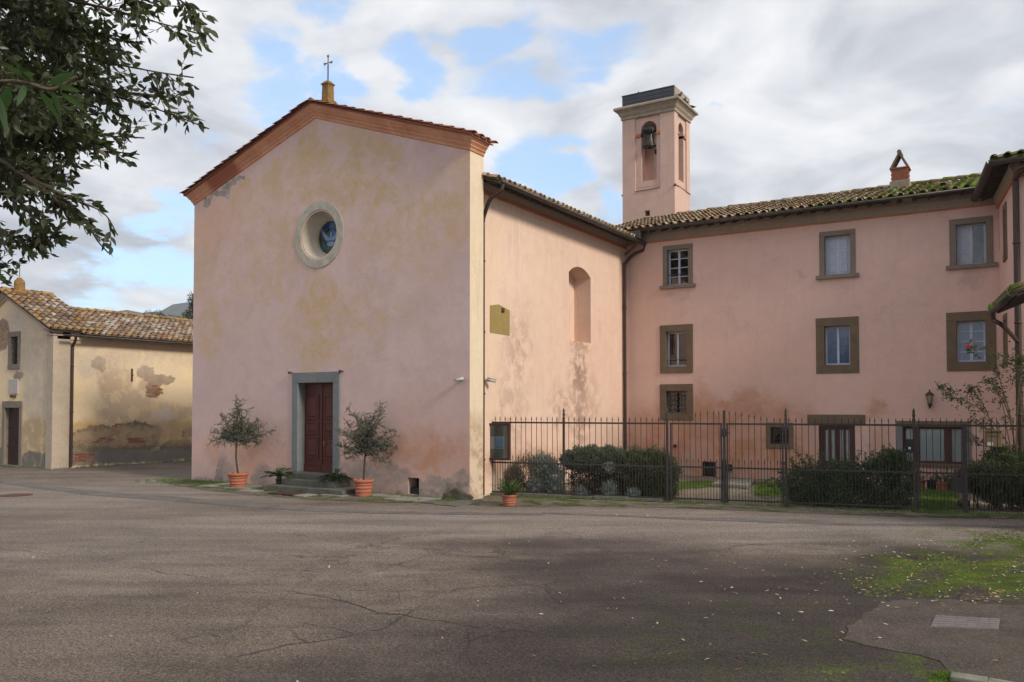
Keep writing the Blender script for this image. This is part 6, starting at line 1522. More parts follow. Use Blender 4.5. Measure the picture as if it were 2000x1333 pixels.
# potted plants -------------------------------------------------------------
def pot(parent,c,r,h,mat,rim=True,name='pot',ribs=2):
    c=Vector(c); pr=[(r*.70,0),(r*.74,.01)]
    for k in range(1,9):
        t=k/9; rr=r*(.72+.22*t)
        if ribs and k in(3,5,7): pr+= [(rr,h*(t*.93-.025)),(rr+.009,h*(t*.93-.012)),(rr+.009,h*(t*.93+.012)),(rr,h*(t*.93+.025))]
        else: pr.append((rr,h*t*.93))
    pr+= [(r*.93,h*.82),(r*1.0,h*.84),(r*1.02,h*.90),(r*1.02,h*.98),(r*.97,h),(r*.88,h),(r*.86,h*.9)]
    mb=MB(); mb.lathe(c,pr,30); o=mb.build(name,M[mat],parent)
    mb=MB(); mb.lathe(c,[(r*.86,h*.86),(r*.86,h*.90),(.01,h*.92)],20); mb.build('soil',M['soil'],parent); return o
def olive(px,py,px_h,wpx,label,seed,potr,poth,crown):
    b=gnd(px,py); t=thing('potted_olive_tree',b,label,'potted tree','potted olive trees beside the church door')
    pot(t,b,potr,poth,'terracotta')
    fr=Fr(b,R3,-F2); rg=random.Random(seed); sc=FPX/(b-CAM).dot(F3)
    def at(x,y,dn=0): return b+R3*((x-px)/sc)+Vector((0,0,(py-y)/sc))+F2*dn
    mb=MB(); P=[];D=[]
    fork=at(*crown[0])
    tr=smooth_path([b+Vector((0,0,poth*.85)),at(crown[0][0]+rg.uniform(-3,3),(crown[0][1]+py-30)/2),fork],6); mb.tube(tr,[.030-.010*i/(len(tr)-1) for i in range(len(tr))],8)
    mb.build('trunk',M['bark'],t); mb=MB()
    for (x,y) in crown[1:]:
        tip=at(x,y,rg.uniform(-.45,.45)); mid=(fork*.5+tip*.5)+Vector((rg.uniform(-.1,.1),rg.uniform(-.1,.1),rg.uniform(-.05,.12)))
        pts=smooth_path([fork,mid,tip],7); mb.tube(pts,[.012*(1-.85*i/(len(pts)-1)) for i in range(len(pts))],5)
        for i in range(3,len(pts)):
            for k in range(3):
                d=Vector((rg.gauss(0,1),rg.gauss(0,1),rg.gauss(.25,.8))).normalized(); l=rg.uniform(.12,.30)*(1.15-i/len(pts)*.4); q=pts[i]; e_=q+d*l
                mb.tube([q,e_],[.004,.0015],4,cap=False)
                n=int(l/.014)
                for j in range(n):
                    p=q.lerp(e_,(j+.5)/n)
                    for s in (-1,1):
                        if rg.random()<.38: continue
                        ld=(d*.75+Vector((rg.gauss(0,1),rg.gauss(0,1),rg.gauss(0,1)))*.75).normalized(); P.append(tuple(p)); D.append(tuple(ld))
    mb.build('branches',M['twig'],t)
    add_mesh('crown',leaves_mesh('crown',P,D,np.random.default_rng(seed).uniform(.035,.062,len(P)),.0155,M['leaf_olive']),t)
    return t
olive(465,953,0,0,'potted olive tree in a ribbed terracotta pot left of the church door',3,.30,.44,
   [(462,862),(460,777),(470,785),(452,800),(478,800),(436,812),(430,830),(420,845),(414,862),(428,866),(445,830),(462,815),(480,825),(498,830),(508,820),(526,842),(512,850),(500,868),(486,872),(472,850),(448,855),(510,835),(440,845),(490,845),(465,800),(425,855)])
olive(710,970,0,0,'potted olive tree in a ribbed terracotta pot right of the church door',13,.27,.46,
   [(713,880),(742,790),(735,806),(748,800),(716,810),(700,818),(690,812),(677,800),(672,825),(664,840),(660,870),(676,885),(690,850),(705,845),(725,835),(745,830),(765,840),(770,850),(771,875),(762,890),(752,905),(735,880),(750,862),(700,870),(676,850),(730,900),(685,895),(722,820),(758,870)])
def cycad(px,py,label,seed,r,L):
    b=gnd(px,py,hs); t=thing('potted_cycad',b,label,'potted plant','potted cycads beside the church steps'); pot(t,b,r,r*1.5,'black_plastic',ribs=0)
    rg=random.Random(seed); mb=MB(); top=b+Vector((0,0,r*1.5)); mb.lathe(top,[(.07,-.05),(.08,.02),(.06,.09),(.02,.11)],10); mb.build('stem',M['bark'],t)
    n=18; mbr=MB(); 
    for k in range(n):
        a=2*math.pi*k/n+rg.uniform(-.15,.15); el=rg.uniform(.25,1.15); hd_=Vector((math.cos(a),math.sin(a),0)); l=L*rg.uniform(.8,1.1)
        pts=[];
        for i in range(9):
            s=i/8; pts.append(top+Vector((0,0,.06))+hd_*(l*s*math.cos(el)*(1+.1*s))+Vector((0,0,l*(math.sin(el)*s-.42*s*s))))
        mbf=MB(); mbf.tube(pts,[.008*(1-.7*i/8) for i in range(9)],5)
        fr_=mbf.build('frond',M['leaf_cycad'],t)
        P=[];D=[]
        for i in range(34):
            s=.12+.88*i/34; j=min(7,int(s*8)); p=pts[j].lerp(pts[j+1],s*8-j); tg=(pts[j+1]-pts[j]).normalized(); sd=tg.cross(Vector((0,0,1))).normalized()
            for q in (-1,1): P.append(tuple(p)); D.append(tuple(tg*.75+sd*q*.9+Vector((0,0,.25))))
        ll=np.repeat(np.sin(np.linspace(.35,2.75,34))*.115+.01,2)
        me=leaves_mesh('leaflets',P,D,ll,.016,M['leaf_cycad']); add_mesh('leaflets',me,fr_)
cycad(545,946,'dark potted cycad left of the church steps',4,.10,.52)
cycad(656,951,'dark potted cycad at the right end of the church steps',9,.115,.52)
b=gnd(995,988); t=thing('potted_aspidistra',b,'broad leaved green plant in a terracotta pot before the railing','potted plant'); pot(t,b,.20,.27,'terracotta')
rg=random.Random(6); P=[];D=[];U=[];Ls=[]
mb=MB()
for k in range(95):
    a=rg.uniform(0,6.28); el=rg.uniform(.5,1.5); r=rg.uniform(.0,.1); p0=b+Vector((math.cos(a)*r,math.sin(a)*r,.25)); l=rg.uniform(.12,.32); h=Vector((math.cos(a)*math.cos(el),math.sin(a)*math.cos(el),math.sin(el))); p1=p0+h*l
    mb.tube([p0,p1],.004,4,cap=False)
    d=(h+Vector((math.cos(a),math.sin(a),0))*rg.uniform(.3,1.1)+Vector((0,0,-rg.uniform(0,.5)))); P.append(tuple(p1)); D.append(tuple(d)); U.append((0,0,1)); Ls.append(rg.uniform(.16,.27))
mb.build('stalks',M['leaf_aspi'],t); add_mesh('leaves',leaves_mesh('leaves',P,D,Ls,np.array(Ls)*.32,M['leaf_aspi'],BIGLEAF,U),t)
# pots by the wide window
def small_pot(px,py,r,h,mat,label,leaf,nl,ll,lw,rad,flower=None,cat='potted plant',dn=2.2):
    """pot standing in the courtyard, dn metres behind the railing"""
    o=FE.o-FN*dn; q=hit(px,py,o,FN); b=Vector((q.x,q.y,0)); t=thing('potted_plant',b,label,cat,'pots by the wide window'); pot(t,b,r,h,mat,ribs=0)
    rg=np.random.default_rng(int(px)); n=nl; D=rg.normal(size=(n,3)); D[:,2]=np.abs(D[:,2])*1.2+.2; D/=np.linalg.norm(D,axis=1,keepdims=True)
    P=np.array(b)+np.array([0,0,h])+D*rg.random((n,1))*rad
    add_mesh('foliage',leaves_mesh('foliage',P,D+rg.normal(size=(n,3))*.4,rg.uniform(.7,1.2,n)*ll,ll*lw,M[leaf],BIGLEAF),t)
    if flower:
        m=14; D=rg.normal(size=(m,3)); D[:,2]=np.abs(D[:,2])+.5; D/=np.linalg.norm(D,axis=1,keepdims=True); C=np.array(b)+np.array([0,0,h])+D*rad*1.05
        P=np.repeat(C,6,0); add_mesh('flowers',leaves_mesh('flowers',P,rg.normal(size=(len(P),3)),.045,.03,M[flower]),t)
def wp_pot(px,py): 
    q=gnd(px,py); return q
for (px,py,r,h,mat,lab,leaf,nl,ll,lw,rad,fl) in (
   (1797,958,.16,.30,'terra_old','brown clay pot with small red flowers left of the wide window','leaf_hedge',160,.07,.5,.25,'rose'),
   (1843,959,.20,.24,'terracotta','terracotta pot with large arching green leaves under the window','leaf_aspi',60,.28,.22,.22,None),
   (1863,960,.13,.30,'teal','teal glazed pot with yellow flowers under the window','leaf_laurel',90,.09,.4,.22,'yellow_petal'),
   (1820,957,.15,.28,'black_plastic','black plastic pot with low dark leaves under the window','leaf_hedge',120,.07,.4,.2,None),
   (1940,905,.16,.24,'terracotta','terracotta pot with yellow green leaves beneath the tan mailbox','leaf_aspi',90,.14,.35,.22,'yellow_petal')):
    g_=gnd(px,py) if px<1900 else gnd(px,935); dn=-(Vector((g_.x,g_.y,0))-FE.o).dot(FN)
    small_pot(px,py,r,h,mat,lab,leaf,nl,ll,lw,rad,fl,dn=dn)
g_=gnd(1882,962); mf=Fr((g_.x,g_.y,0),(1,0,0),(0,-1,0)); t=thing('planter_box',g_,'grey resin planter box by the right jamb of the wide window','planter'); mb=MB(); 
mb.rings(g_.x-.28,g_.x+.28,g_.y-.18,g_.y+.18,[(-.03,0),(0,.36),(.02,.37),(.02,.42),(0,.42),(-.03,.40),(-.03,.36)]); mb.build('planter_case',M['planter'],t)
P,D=blob_points([(g_.x,g_.y,.50,.26,.16,.14)],500,.2,5); add_mesh('foliage',leaves_mesh('foliage',P,D+np.random.default_rng(1).normal(size=D.shape)*.5,.07,.03,M['leaf_hedge']),t)
# dark stone at the gate foot
g_=gnd(1882,992); mb=MB(); mb.add([Vector((g_.x,g_.y-.0,.10))+Vector((v.x*.16*(1+.2*math.sin(9*v.y)),v.y*.13,v.z*.14)) for v in IV],IF,0,True); props(mb.build('boundary_stone',M['bark']),'rounded dark stone at the foot of the narrow gate','stone')
# =================================================================== GROUND DETAILS
def gpoly(name,pix,mat,z,label=None,cat=None,kind='structure',jit=0,thick=0):
    rg=random.Random(len(pix)); pts=[]
    P0=[gnd(x,y) for x,y in pix]
    for i,a in enumerate(P0):
        b=P0[(i+1)%len(P0)]; n=max(1,int((b-a).length/.12)) if jit else 1
        for k in range(n): q=a.lerp(b,k/n); pts.append((q.x+rg.uniform(-jit,jit),q.y+rg.uniform(-jit,jit),z))
    tr=geometry.tessellate_polygon([[Vector(p) for p in pts]]); mb=MB(); fs=[]
    for t_ in tr:
        a,b,c=[Vector(pts[i]) for i in t_]; fs.append(t_ if (b-a).cross(c-a).z>0 else (t_[0],t_[2],t_[1]))
    mb.add(pts,fs)
    if thick:
        n=len(pts); mb.add(pts+[(x,y,z_-thick) for x,y,z_ in pts],[(i,(i+1)%n,n+(i+1)%n,n+i) for i in range(n)])
    o=mb.build(name,mat,fixn=False); return props(o,label,cat,None,kind)
gpoly('concrete_patch',[(1643,1250),(1660,1225),(1690,1200),(1715,1182),(1745,1176),(1790,1172),(1860,1172),(1900,1180),(2010,1185),(2120,1200),(2200,1400),(1850,1345),(1860,1320),(1855,1308),(1830,1293),(1790,1280),(1720,1268)],M['concrete'],.008,jit=.03,thick=.007)
gpoly('road_seam',[(0,936),(60,944),(200,961),(330,970),(450,981),(600,993),(760,999),(900,1001),(1060,1003),(1060,1007),(900,1006),(740,1004),(600,999),(450,989),(330,979),(200,970),(60,953),(0,942)],M['seam'],.006,jit=.02)
gpoly('road_seam',[(1060,1001),(1200,1006),(1350,1012),(1500,1013),(1600,1016),(1640,1020),(1740,1023),(1900,1025),(2050,1030),(2050,1034),(1900,1029),(1740,1027),(1640,1026),(1500,1021),(1350,1016),(1200,1009),(1060,1004)],M['seam'],.006,jit=.02)
gpoly('verge_soil',[(320,944),(384,934),(560,958),(700,966),(800,970),(940,974),(920,962),(1100,976),(1303,986),(1535,996),(1785,1005),(2050,1010),(2050,1015),(1780,1011),(1530,1001),(1300,992),(1120,989),(960,990),(880,984),(740,982),(620,977),(500,968),(400,958)],M['verge'],.008,jit=.05)
gpoly('lawn_patch',[(1310,946),(1385,940),(1400,950),(1310,958)],M['lawn'],.006,jit=.05)
gpoly('lawn_patch',[(1480,944),(1530,947),(1530,972),(1475,966)],M['lawn'],.006,jit=.05)
gpoly('lawn_patch',[(1795,958),(1865,962),(1870,1003),(1790,1001)],M['lawn'],.006,jit=.04)
# moss cushions on the asphalt
rg=random.Random(44); mb=MB()
HB=[(math.cos(i*1.0472),math.sin(i*1.0472),-.2) for i in range(6)]+[(.45*math.cos(i*1.0472+.5),.45*math.sin(i*1.0472+.5),.8) for i in range(6)]+[(0,0,1)]
HF=[(i,(i+1)%6,6+(i+1)%6,6+i) for i in range(6)]+[(6+i,6+(i+1)%6,12) for i in range(6)]
for _ in range(15000):
    c=rg.choice(((1900,1115,95,24),(1985,1062,60,11),(1985,1095,45,30),(1815,1130,70,16),(1925,1135,70,14),(1848,1325,12,5)))
    x,y=rg.gauss(c[0],c[2]),rg.gauss(c[1],c[3])
    if math.sin(x*.045+y*.11)+math.sin(x*.021-y*.07+2)+rg.uniform(-1.1,1.1)<-.1: continue
    p=gnd(x,y); a=rg.uniform(.008,.034); h=rg.uniform(.003,.012)
    mb.add([p+Vector((x_*a,y_*a,z_*h)) for x_,y_,z_ in HB],HF,0,True)
M['moss_ground']=simple('yellow_green_moss',(.10,.14,.013),(.035,.05,.010),1.6,.97,bs=.8)
mb.build('moss_patch',M['moss_ground'],kind='stuff')
# cracks
M['crack']=simple('tar_dark_crack',(.040,.033,.030),(.055,.046,.041),8,.95)
def crack(pix,w=.022,seed=1,br=2):
    rg=random.Random(seed); pts=[gnd(*p) for p in pix]; L=[]
    for a,b in zip(pts,pts[1:]):
        n=max(2,int((b-a).length/.10)); d=(b-a).normalized(); nn=Vector((-d.y,d.x,0)); o=0
        for k in range(n): o=o*.8+rg.gauss(0,.025); L.append(a.lerp(b,k/n)+nn*o)
    mb=MB(); V=[]
    for i,p in enumerate(L):
        t=(L[min(i+1,len(L)-1)]-L[max(i-1,0)]).normalized(); nn=Vector((-t.y,t.x,0)); ww=.6*w*rg.uniform(.15,1.1)*min(1,(len(L)-i)/6)*min(1,(i+1)/4)
        V+=[p+nn*ww/2+Vector((0,0,.0045)),p-nn*ww/2+Vector((0,0,.0045))]
    mb.add(V,[(2*i,2*i+1,2*i+3,2*i+2) for i in range(len(L)-1)])
    for b in range(br):
        k=rg.randrange(2,len(L)-2); p=L[k]; a=rg.uniform(0,6.28); q=[p]
        for _ in range(rg.randrange(6,16)): a+=rg.gauss(0,.35); q.append(q[-1]+Vector((math.cos(a),math.sin(a),0))*.09)
        V=[]
        for i,p in enumerate(q):
            t=(q[min(i+1,len(q)-1)]-q[max(i-1,0)]).normalized(); nn=Vector((-t.y,t.x,0)); ww=w*.3*(1-i/len(q))
            V+=[p+nn*ww/2+Vector((0,0,.005)),p-nn*ww/2+Vector((0,0,.005))]
        mb.add(V,[(2*i,2*i+1,2*i+3,2*i+2) for i in range(len(q)-1)])
    V=[]; wb=w*5
    for i,p in enumerate(L[::3]):
        k=i*3; t=(L[min(k+3,len(L)-1)]-L[max(k-3,0)]).normalized(); nn=Vector((-t.y,t.x,0)); e_=min(1,k/9,(len(L)-k)/12)
        V+=[p+nn*wb*e_*rg.uniform(.25,.9)+Vector((0,0,.0025)),p-nn*wb*e_*rg.uniform(.25,.9)+Vector((0,0,.0025))]
    mh=MB(); mh.add(V,[(2*i,2*i+1,2*i+3,2*i+2) for i in range(len(V)//2-1)]); 
    mb.build('road_crack',M['crack'],kind='structure')
for i,(c,w,b) in enumerate((([(540,1152),(650,1172),(780,1200),(860,1214),(1010,1230)],.035,5),([(440,1288),(600,1256),(740,1232),(790,1200),(828,1172)],.035,5),
   ([(700,1125),(850,1080),(1000,1095),(1160,1112)],.03,4),([(15,1072),(80,1080),(138,1089)],.03,2),([(820,1172),(900,1150),(1060,1142),(1180,1120)],.03,5),
   ([(230,1108),(400,1130),(560,1112),(700,1125)],.022,5),([(0,1200),(160,1190),(260,1160)],.02,3),([(880,1262),(960,1235),(1010,1230),(1150,1250)],.03,4),
   ([(830,1110),(720,1100),(600,1090),(500,1075)],.022,5),([(1000,1095),(950,1060),(880,1050),(780,1045)],.022,4),([(930,1225),(900,1290),(860,1333)],.025,3),([(1060,1142),(1110,1190),(1090,1250)],.022,3),
   ([(300,1260),(400,1240),(540,1262)],.018,3),([(1180,1120),(1340,1130),(1500,1118)],.022,3),([(1380,1058),(1480,1064),(1620,1075),(1740,1082)],.03,1),([(1200,1300),(1400,1270),(1560,1290)],.02,3))): crack(c,w,i+3,b)
# drain covers
def cover(name,pix,label,mat,nx,ny,z):
    a,b,c,d=[gnd(x,y) for x,y in pix]; mid=(a+b+c+d)/4
    t=thing(name,mid,label,'drain cover','drain covers in the concrete')
    mb=MB(); mb.hexa([p+Vector((0,0,.0)) for p in (a,b,c,d)]+[p+Vector((0,0,z)) for p in (a,b,c,d)]); mb.build('cover_plate',M[mat],t)
    Q=lambda s,r:a.lerp(b,s).lerp(d.lerp(c,s),r)
    for i in range(nx):
        for j in range(ny):
            s0,s1,r0,r1=(i+.12)/nx,(i+.88)/nx,(j+.22)/ny,(j+.78)/ny
            mb=MB(); q=[Q(s0,r0),Q(s1,r0),Q(s1,r1),Q(s0,r1)]; mb.hexa([p+Vector((0,0,z-.001)) for p in q]+[p+Vector((0,0,z+.007)) for p in q]); mb.build('raised_block',M[mat],t)
cover('drain_cover',[(1817,1227),(1950,1232),(1953,1212),(1827,1205)],'mauve ribbed drain cover set in the concrete at lower right','drain',6,5,.018)
cover('drain_cover',[(1872,1172),(1947,1176),(1955,1165),(1880,1160)],'small leaf-strewn drain cover at the edge of the moss','concrete',5,3,.014)
b=gnd(30,968); mb=MB(); mb.lathe(b,[(.42,0),(.42,.010),(.36,.014),(.02,.016)],20,squash=1); props(mb.build('manhole_cover',M['rust']),'round rusty manhole cover in the asphalt at far left','manhole cover')
# paving flags in front of the church
pv=[o for o in bpy.data.objects if o.name=='piazza'][0]
rnd=random.Random(12); x=-21.3
YFL=YF
while x<XR-.1:
    w=rnd.uniform(.5,.85); 
    inside_step=(DO[0]-1.05<x+w/2<DO[1]+.45)
    y1=YF-1.14 if inside_step else YF-.12; depth=rnd.uniform(.4,.6)
    for row in range(1 if inside_step else (2 if rnd.random()<.7 else 1)):
        if rnd.random()<.12: y1-=depth; continue
        q=[Vector((x+rnd.uniform(0,.03),y1-depth+rnd.uniform(0,.04),0)),Vector((x+w-.04,y1-depth+rnd.uniform(-.03,.03),0)),Vector((x+w-.04+rnd.uniform(-.02,.02),y1,0)),Vector((x+.02,y1,0))]
        h=rnd.uniform(.022,.035); mb=MB(); mb.hexa([p for p in q]+[p+Vector((0,0,h+rnd.uniform(-.004,.004))) for p in q]); o=mb.build('paving_flag',M['slab'] if rnd.random()<.7 else M['step'],bevel=.008)
        o.parent=pv; y1-=depth+.03
    x+=w
q=[gnd(*p) for p in ((545,968),(600,971),(590,962),(565,960))]
c=(q[0]+q[1]+q[2]+q[3])/4
mb=MB(); mb.box(c.x-.45,c.x+.45,YF-1.72,YF-1.18,.034,.052); props(mb.build('doormat',simple('brown_mat_fibre',(.09,.035,.025),(.06,.025,.02),30,.98,bs=.8),bevel=.006),'flat dark red brown doormat before the church steps','doormat')
# kerb at the bottom right
kt=thing('kerb',gnd(1930,1330),'pale worn kerb stones at the lower right corner','kerb')
for (a,b_) in (((1858,1322),(1930,1333)),((1932,1334),(2010,1348)),((2012,1349),(2100,1365))):
    p,q=gnd(*a),gnd(*b_); d=(q-p).normalized(); n=Vector((-d.y,d.x,0)); mb=MB(); w=.16; V=[p,q,q-n*w,p-n*w] ; mb.hexa([v+Vector((0,0,0)) for v in V]+[v+Vector((0,0,.05)) for v in V]); mb.build('kerb_stone',M['kerb'],kt,bevel=.012)
# fallen leaves
def scatter_px(rg,n,cx,cy,sx,sy):
    out=[]
    while len(out)<n:
        x=rg.gauss(cx,sx); y=rg.gauss(cy,sy)
        if y<1012 or y>1400 or x<-50 or x>2150: continue
        out.append(gnd(x,y))
    return out
rg=random.Random(21)
pts=scatter_px(rg,420,1850,1110,130,38)+scatter_px(rg,150,1650,1110,200,50)+scatter_px(rg,100,1500,1200,300,90)+scatter_px(rg,70,1930,1165,50,8)+scatter_px(rg,60,700,1150,500,100)
ins=lambda p:.004
n=len(pts); P=np.array([(p.x,p.y,.022) for p in pts]); D=np.array([(rg.gauss(0,1),rg.gauss(0,1),rg.gauss(0,.15)) for _ in pts]); U=np.array([(rg.gauss(0,.25),rg.gauss(0,.25),1) for _ in pts])
s=np.array([rg.uniform(.04,.075) for _ in pts])
add_mesh('fallen_leaves',leaves_mesh('fallen_leaves',P,D,s,s*.55,M['dryleaf'],BIGLEAF,U),None,'stuff','')
# leaves along the verge
pts=[gnd(rg.uniform(1100,2000),0.0386*0+rg.uniform(0,1)*16+984+.022*(0)) for _ in range(1)]
P=[];
for _ in range(260):
    px=rg.uniform(960,2000); y0=966+(px-940)*.04; q=gnd(px,y0+rg.uniform(6,34)); P.append((q.x,q.y,.02))
P=np.array(P); n=len(P); s=np.random.default_rng(3).uniform(.025,.05,n)
add_mesh('fallen_leaves',leaves_mesh('leaf_litter',P,np.random.default_rng(4).normal(size=(n,3))*np.array([1,1,.15]),s,s*.6,M['dryleaf'],BIGLEAF,np.random.default_rng(5).normal(size=(n,3))*.2+np.array([0,0,1])),None,'stuff')
# grass tufts
def tufts(name,centres,n,h,spread,mat='grass',seed=1):
    rg=np.random.default_rng(seed); C=np.repeat(np.array([tuple(c) for c in centres]),n,0); m=len(C)
    P=C+np.c_[rg.normal(size=(m,2))*spread,np.zeros(m)]; P[:,2]=0
    D=rg.normal(size=(m,3))*.45+np.array([0,0,1]); add_mesh(name,leaves_mesh(name,P,D,rg.uniform(.5,1.2,m)*h,.010,M[mat]),None,'stuff')
rg=random.Random(31); C=[]
for _ in range(150):
    x=rg.uniform(XL-.6,XR); C.append((x,YF-.06-abs(rg.gauss(0,.10)),0))
for _ in range(170):
    x=rg.uniform(XL-1.2,XR); C.append((x,YF-rg.uniform(.1,1.5),0))
for _ in range(70): C.append((rg.uniform(XL-1.4,XL+2.0),YF-rg.uniform(-.1,1.0),0))
tufts('grass',C,16,.07,.05,seed=2)
C=[]
for _ in range(420):
    u=rg.uniform(0,fu(2050)); C.append(tuple(FE.P(u,0,rg.uniform(-.1,.42))))
tufts('grass',C,14,.065,.06,seed=3)
C=[]
for (pix,n) in ((((1310,946),(1385,940),(1400,950),(1310,958)),160),(((1480,944),(1530,947),(1530,972),(1475,966)),120),(((1795,958),(1865,962),(1870,1003),(1790,1001)),220)):
    a,b,c,d=[gnd(*p) for p in pix]
    for _ in range(n): s,r_=rg.random(),rg.random(); C.append(tuple(a.lerp(b,s).lerp(d.lerp(c,s),r_)))
tufts('grass',C,26,.09,.12,seed=4)
C=[]
for _ in range(260):
    q=FE.P(rg.uniform(fu(1303),fu(2000)),0,-rg.uniform(.5,4.5)); C.append(tuple(q))
tufts('grass',C,12,.05,.15,seed=5)
C=[tuple(gnd(rg.uniform(1840,1860),rg.uniform(1318,1330))) for _ in range(8)]; tufts('grass',C,40,.05,.04,seed=6)
C=[(XCH+rg.uniform(.0,.25),rg.uniform(17.9,26),0) for _ in range(80)]+[(rg.uniform(-38,XCH),17.85-rg.uniform(0,.2),0) for _ in range(40)]; tufts('grass',C,14,.08,.05,seed=7)
# =================================================================== HILLS AND FAR TREES
def hill(name,dist,prof,mat,depth=600):
    """ridge line as (azimuth px, height px above horizon)"""
    mb=MB(); V=[]; rg=random.Random(3); n=len(prof)
    for px,h in prof:
        d=ray(px,HOR); d.z=0; d/=d.dot(F2); top=d*dist; z=H+h/FPX*dist
        for k,(o,f) in enumerate(((-.45,0),(-.3,.35),(-.12,.8),(0,1),(.2,.8),(.5,0))):
            p=top*(1+o*.9); V.append((p.x,p.y,z*f-(3 if f==0 else 0)+rg.uniform(-1,1)*dist*.002*(f>0)))
    mb.add(V,[(i*6+k,(i+1)*6+k,(i+1)*6+k+1,i*6+k+1) for i in range(n-1) for k in range(5)],0,True)
    return mb.build(name,mat,kind='structure')
pr=[]
for i in range(0,90):
    px=-1500+i*60; h=150+22*math.sin(i*.9)+14*math.sin(i*2.3+1)+(0 if not 200<px<420 else 0); pr.append((px,h))
pr=[p for p in pr if not 150<=p[0]<=420]+[(180,168),(205,176),(225,189),(245,187),(275,184),(310,188),(335,198),(362,206),(390,205),(420,200)]
pr.sort(); hill('hills',1500,pr,M['hill'])
def far_tree(px,dist,ptop,wpx,label,seed,n=2600,trunk=True,group='trees behind the chapel'):
    d=ray(px,HOR); d.z=0; d=d/d.dot(F2)*dist; zt=H+(HOR-ptop)/FPX*dist; w=wpx/FPX*dist/2
    t=thing('broadleaf_tree',(d.x,d.y,0),label,'tree',group); rg=random.Random(seed)
    ells=[]
    hc=min(zt*.45,w*1.3)
    for k in range(9):
        a=rg.uniform(0,6.28); r=rg.uniform(.2,.75)*w; ells.append((d.x+math.cos(a)*r,d.y+math.sin(a)*r,zt-hc+rg.uniform(-.5,.55)*hc,w*rg.uniform(.3,.5),w*rg.uniform(.3,.5),hc*rg.uniform(.25,.42)))
    P,D=blob_points(ells,n,.3,seed); rr=np.random.default_rng(seed)
    add_mesh('crown',leaves_mesh('crown',P,D+rr.normal(size=D.shape)*.7,rr.uniform(.7,1.3,len(P))*w*.09,w*.055,M['leaf_far']),t)
    mb=MB(); mb.tube([(d.x,d.y,0),(d.x+.1,d.y,zt*.5),(d.x,d.y,zt-hc)],[w*.09,w*.07,w*.04],8)
    for e in ells: mb.tube([(d.x,d.y,zt*.55),((d.x+e[0])/2,(d.y+e[1])/2,(zt*.55+e[2])/2+.2),e[:3]],[w*.05,w*.03,w*.01],5)
    mb.build('trunk',M['bark'],t)
far_tree(385,62,560,70,'tall leafy tree half hidden behind the left edge of the church',4,5200)
far_tree(300,95,600,36,'small round tree just above the chapel ridge',5)
far_tree(335,110,612,30,'low green tree above the chapel ridge nearest the church',6)
far_tree(352,100,616,26,'very low bushy tree behind the right end of the chapel ridge',7)
far_tree(245,150,604,44,'wide low tree above the middle of the chapel ridge',8)
far_tree(270,160,608,30,'dark low tree between the hill and the chapel ridge',9)
# =================================================================== FOREGROUND OAK
tb=F2*6.2+R3*(-6.6); oak=thing('holm_oak',(tb.x,tb.y,0),'dark leaved holm oak whose boughs hang into the upper left of the view','tree')
rg=random.Random(17); mb=MB()
trk=smooth_path([tb,tb+Vector((.1,.05,1.5)),tb+Vector((.05,.2,3.0)),tb+Vector((.3,.1,4.4)),tb+Vector((.2,.3,6.2))],5); mb.tube(trk,[.28-.15*i/(len(trk)-1) for i in range(len(trk))],12)
mb.build('trunk',M['bark'],oak)
def dp(px,py,dep): d=ray(px,py); return CAM+d*dep
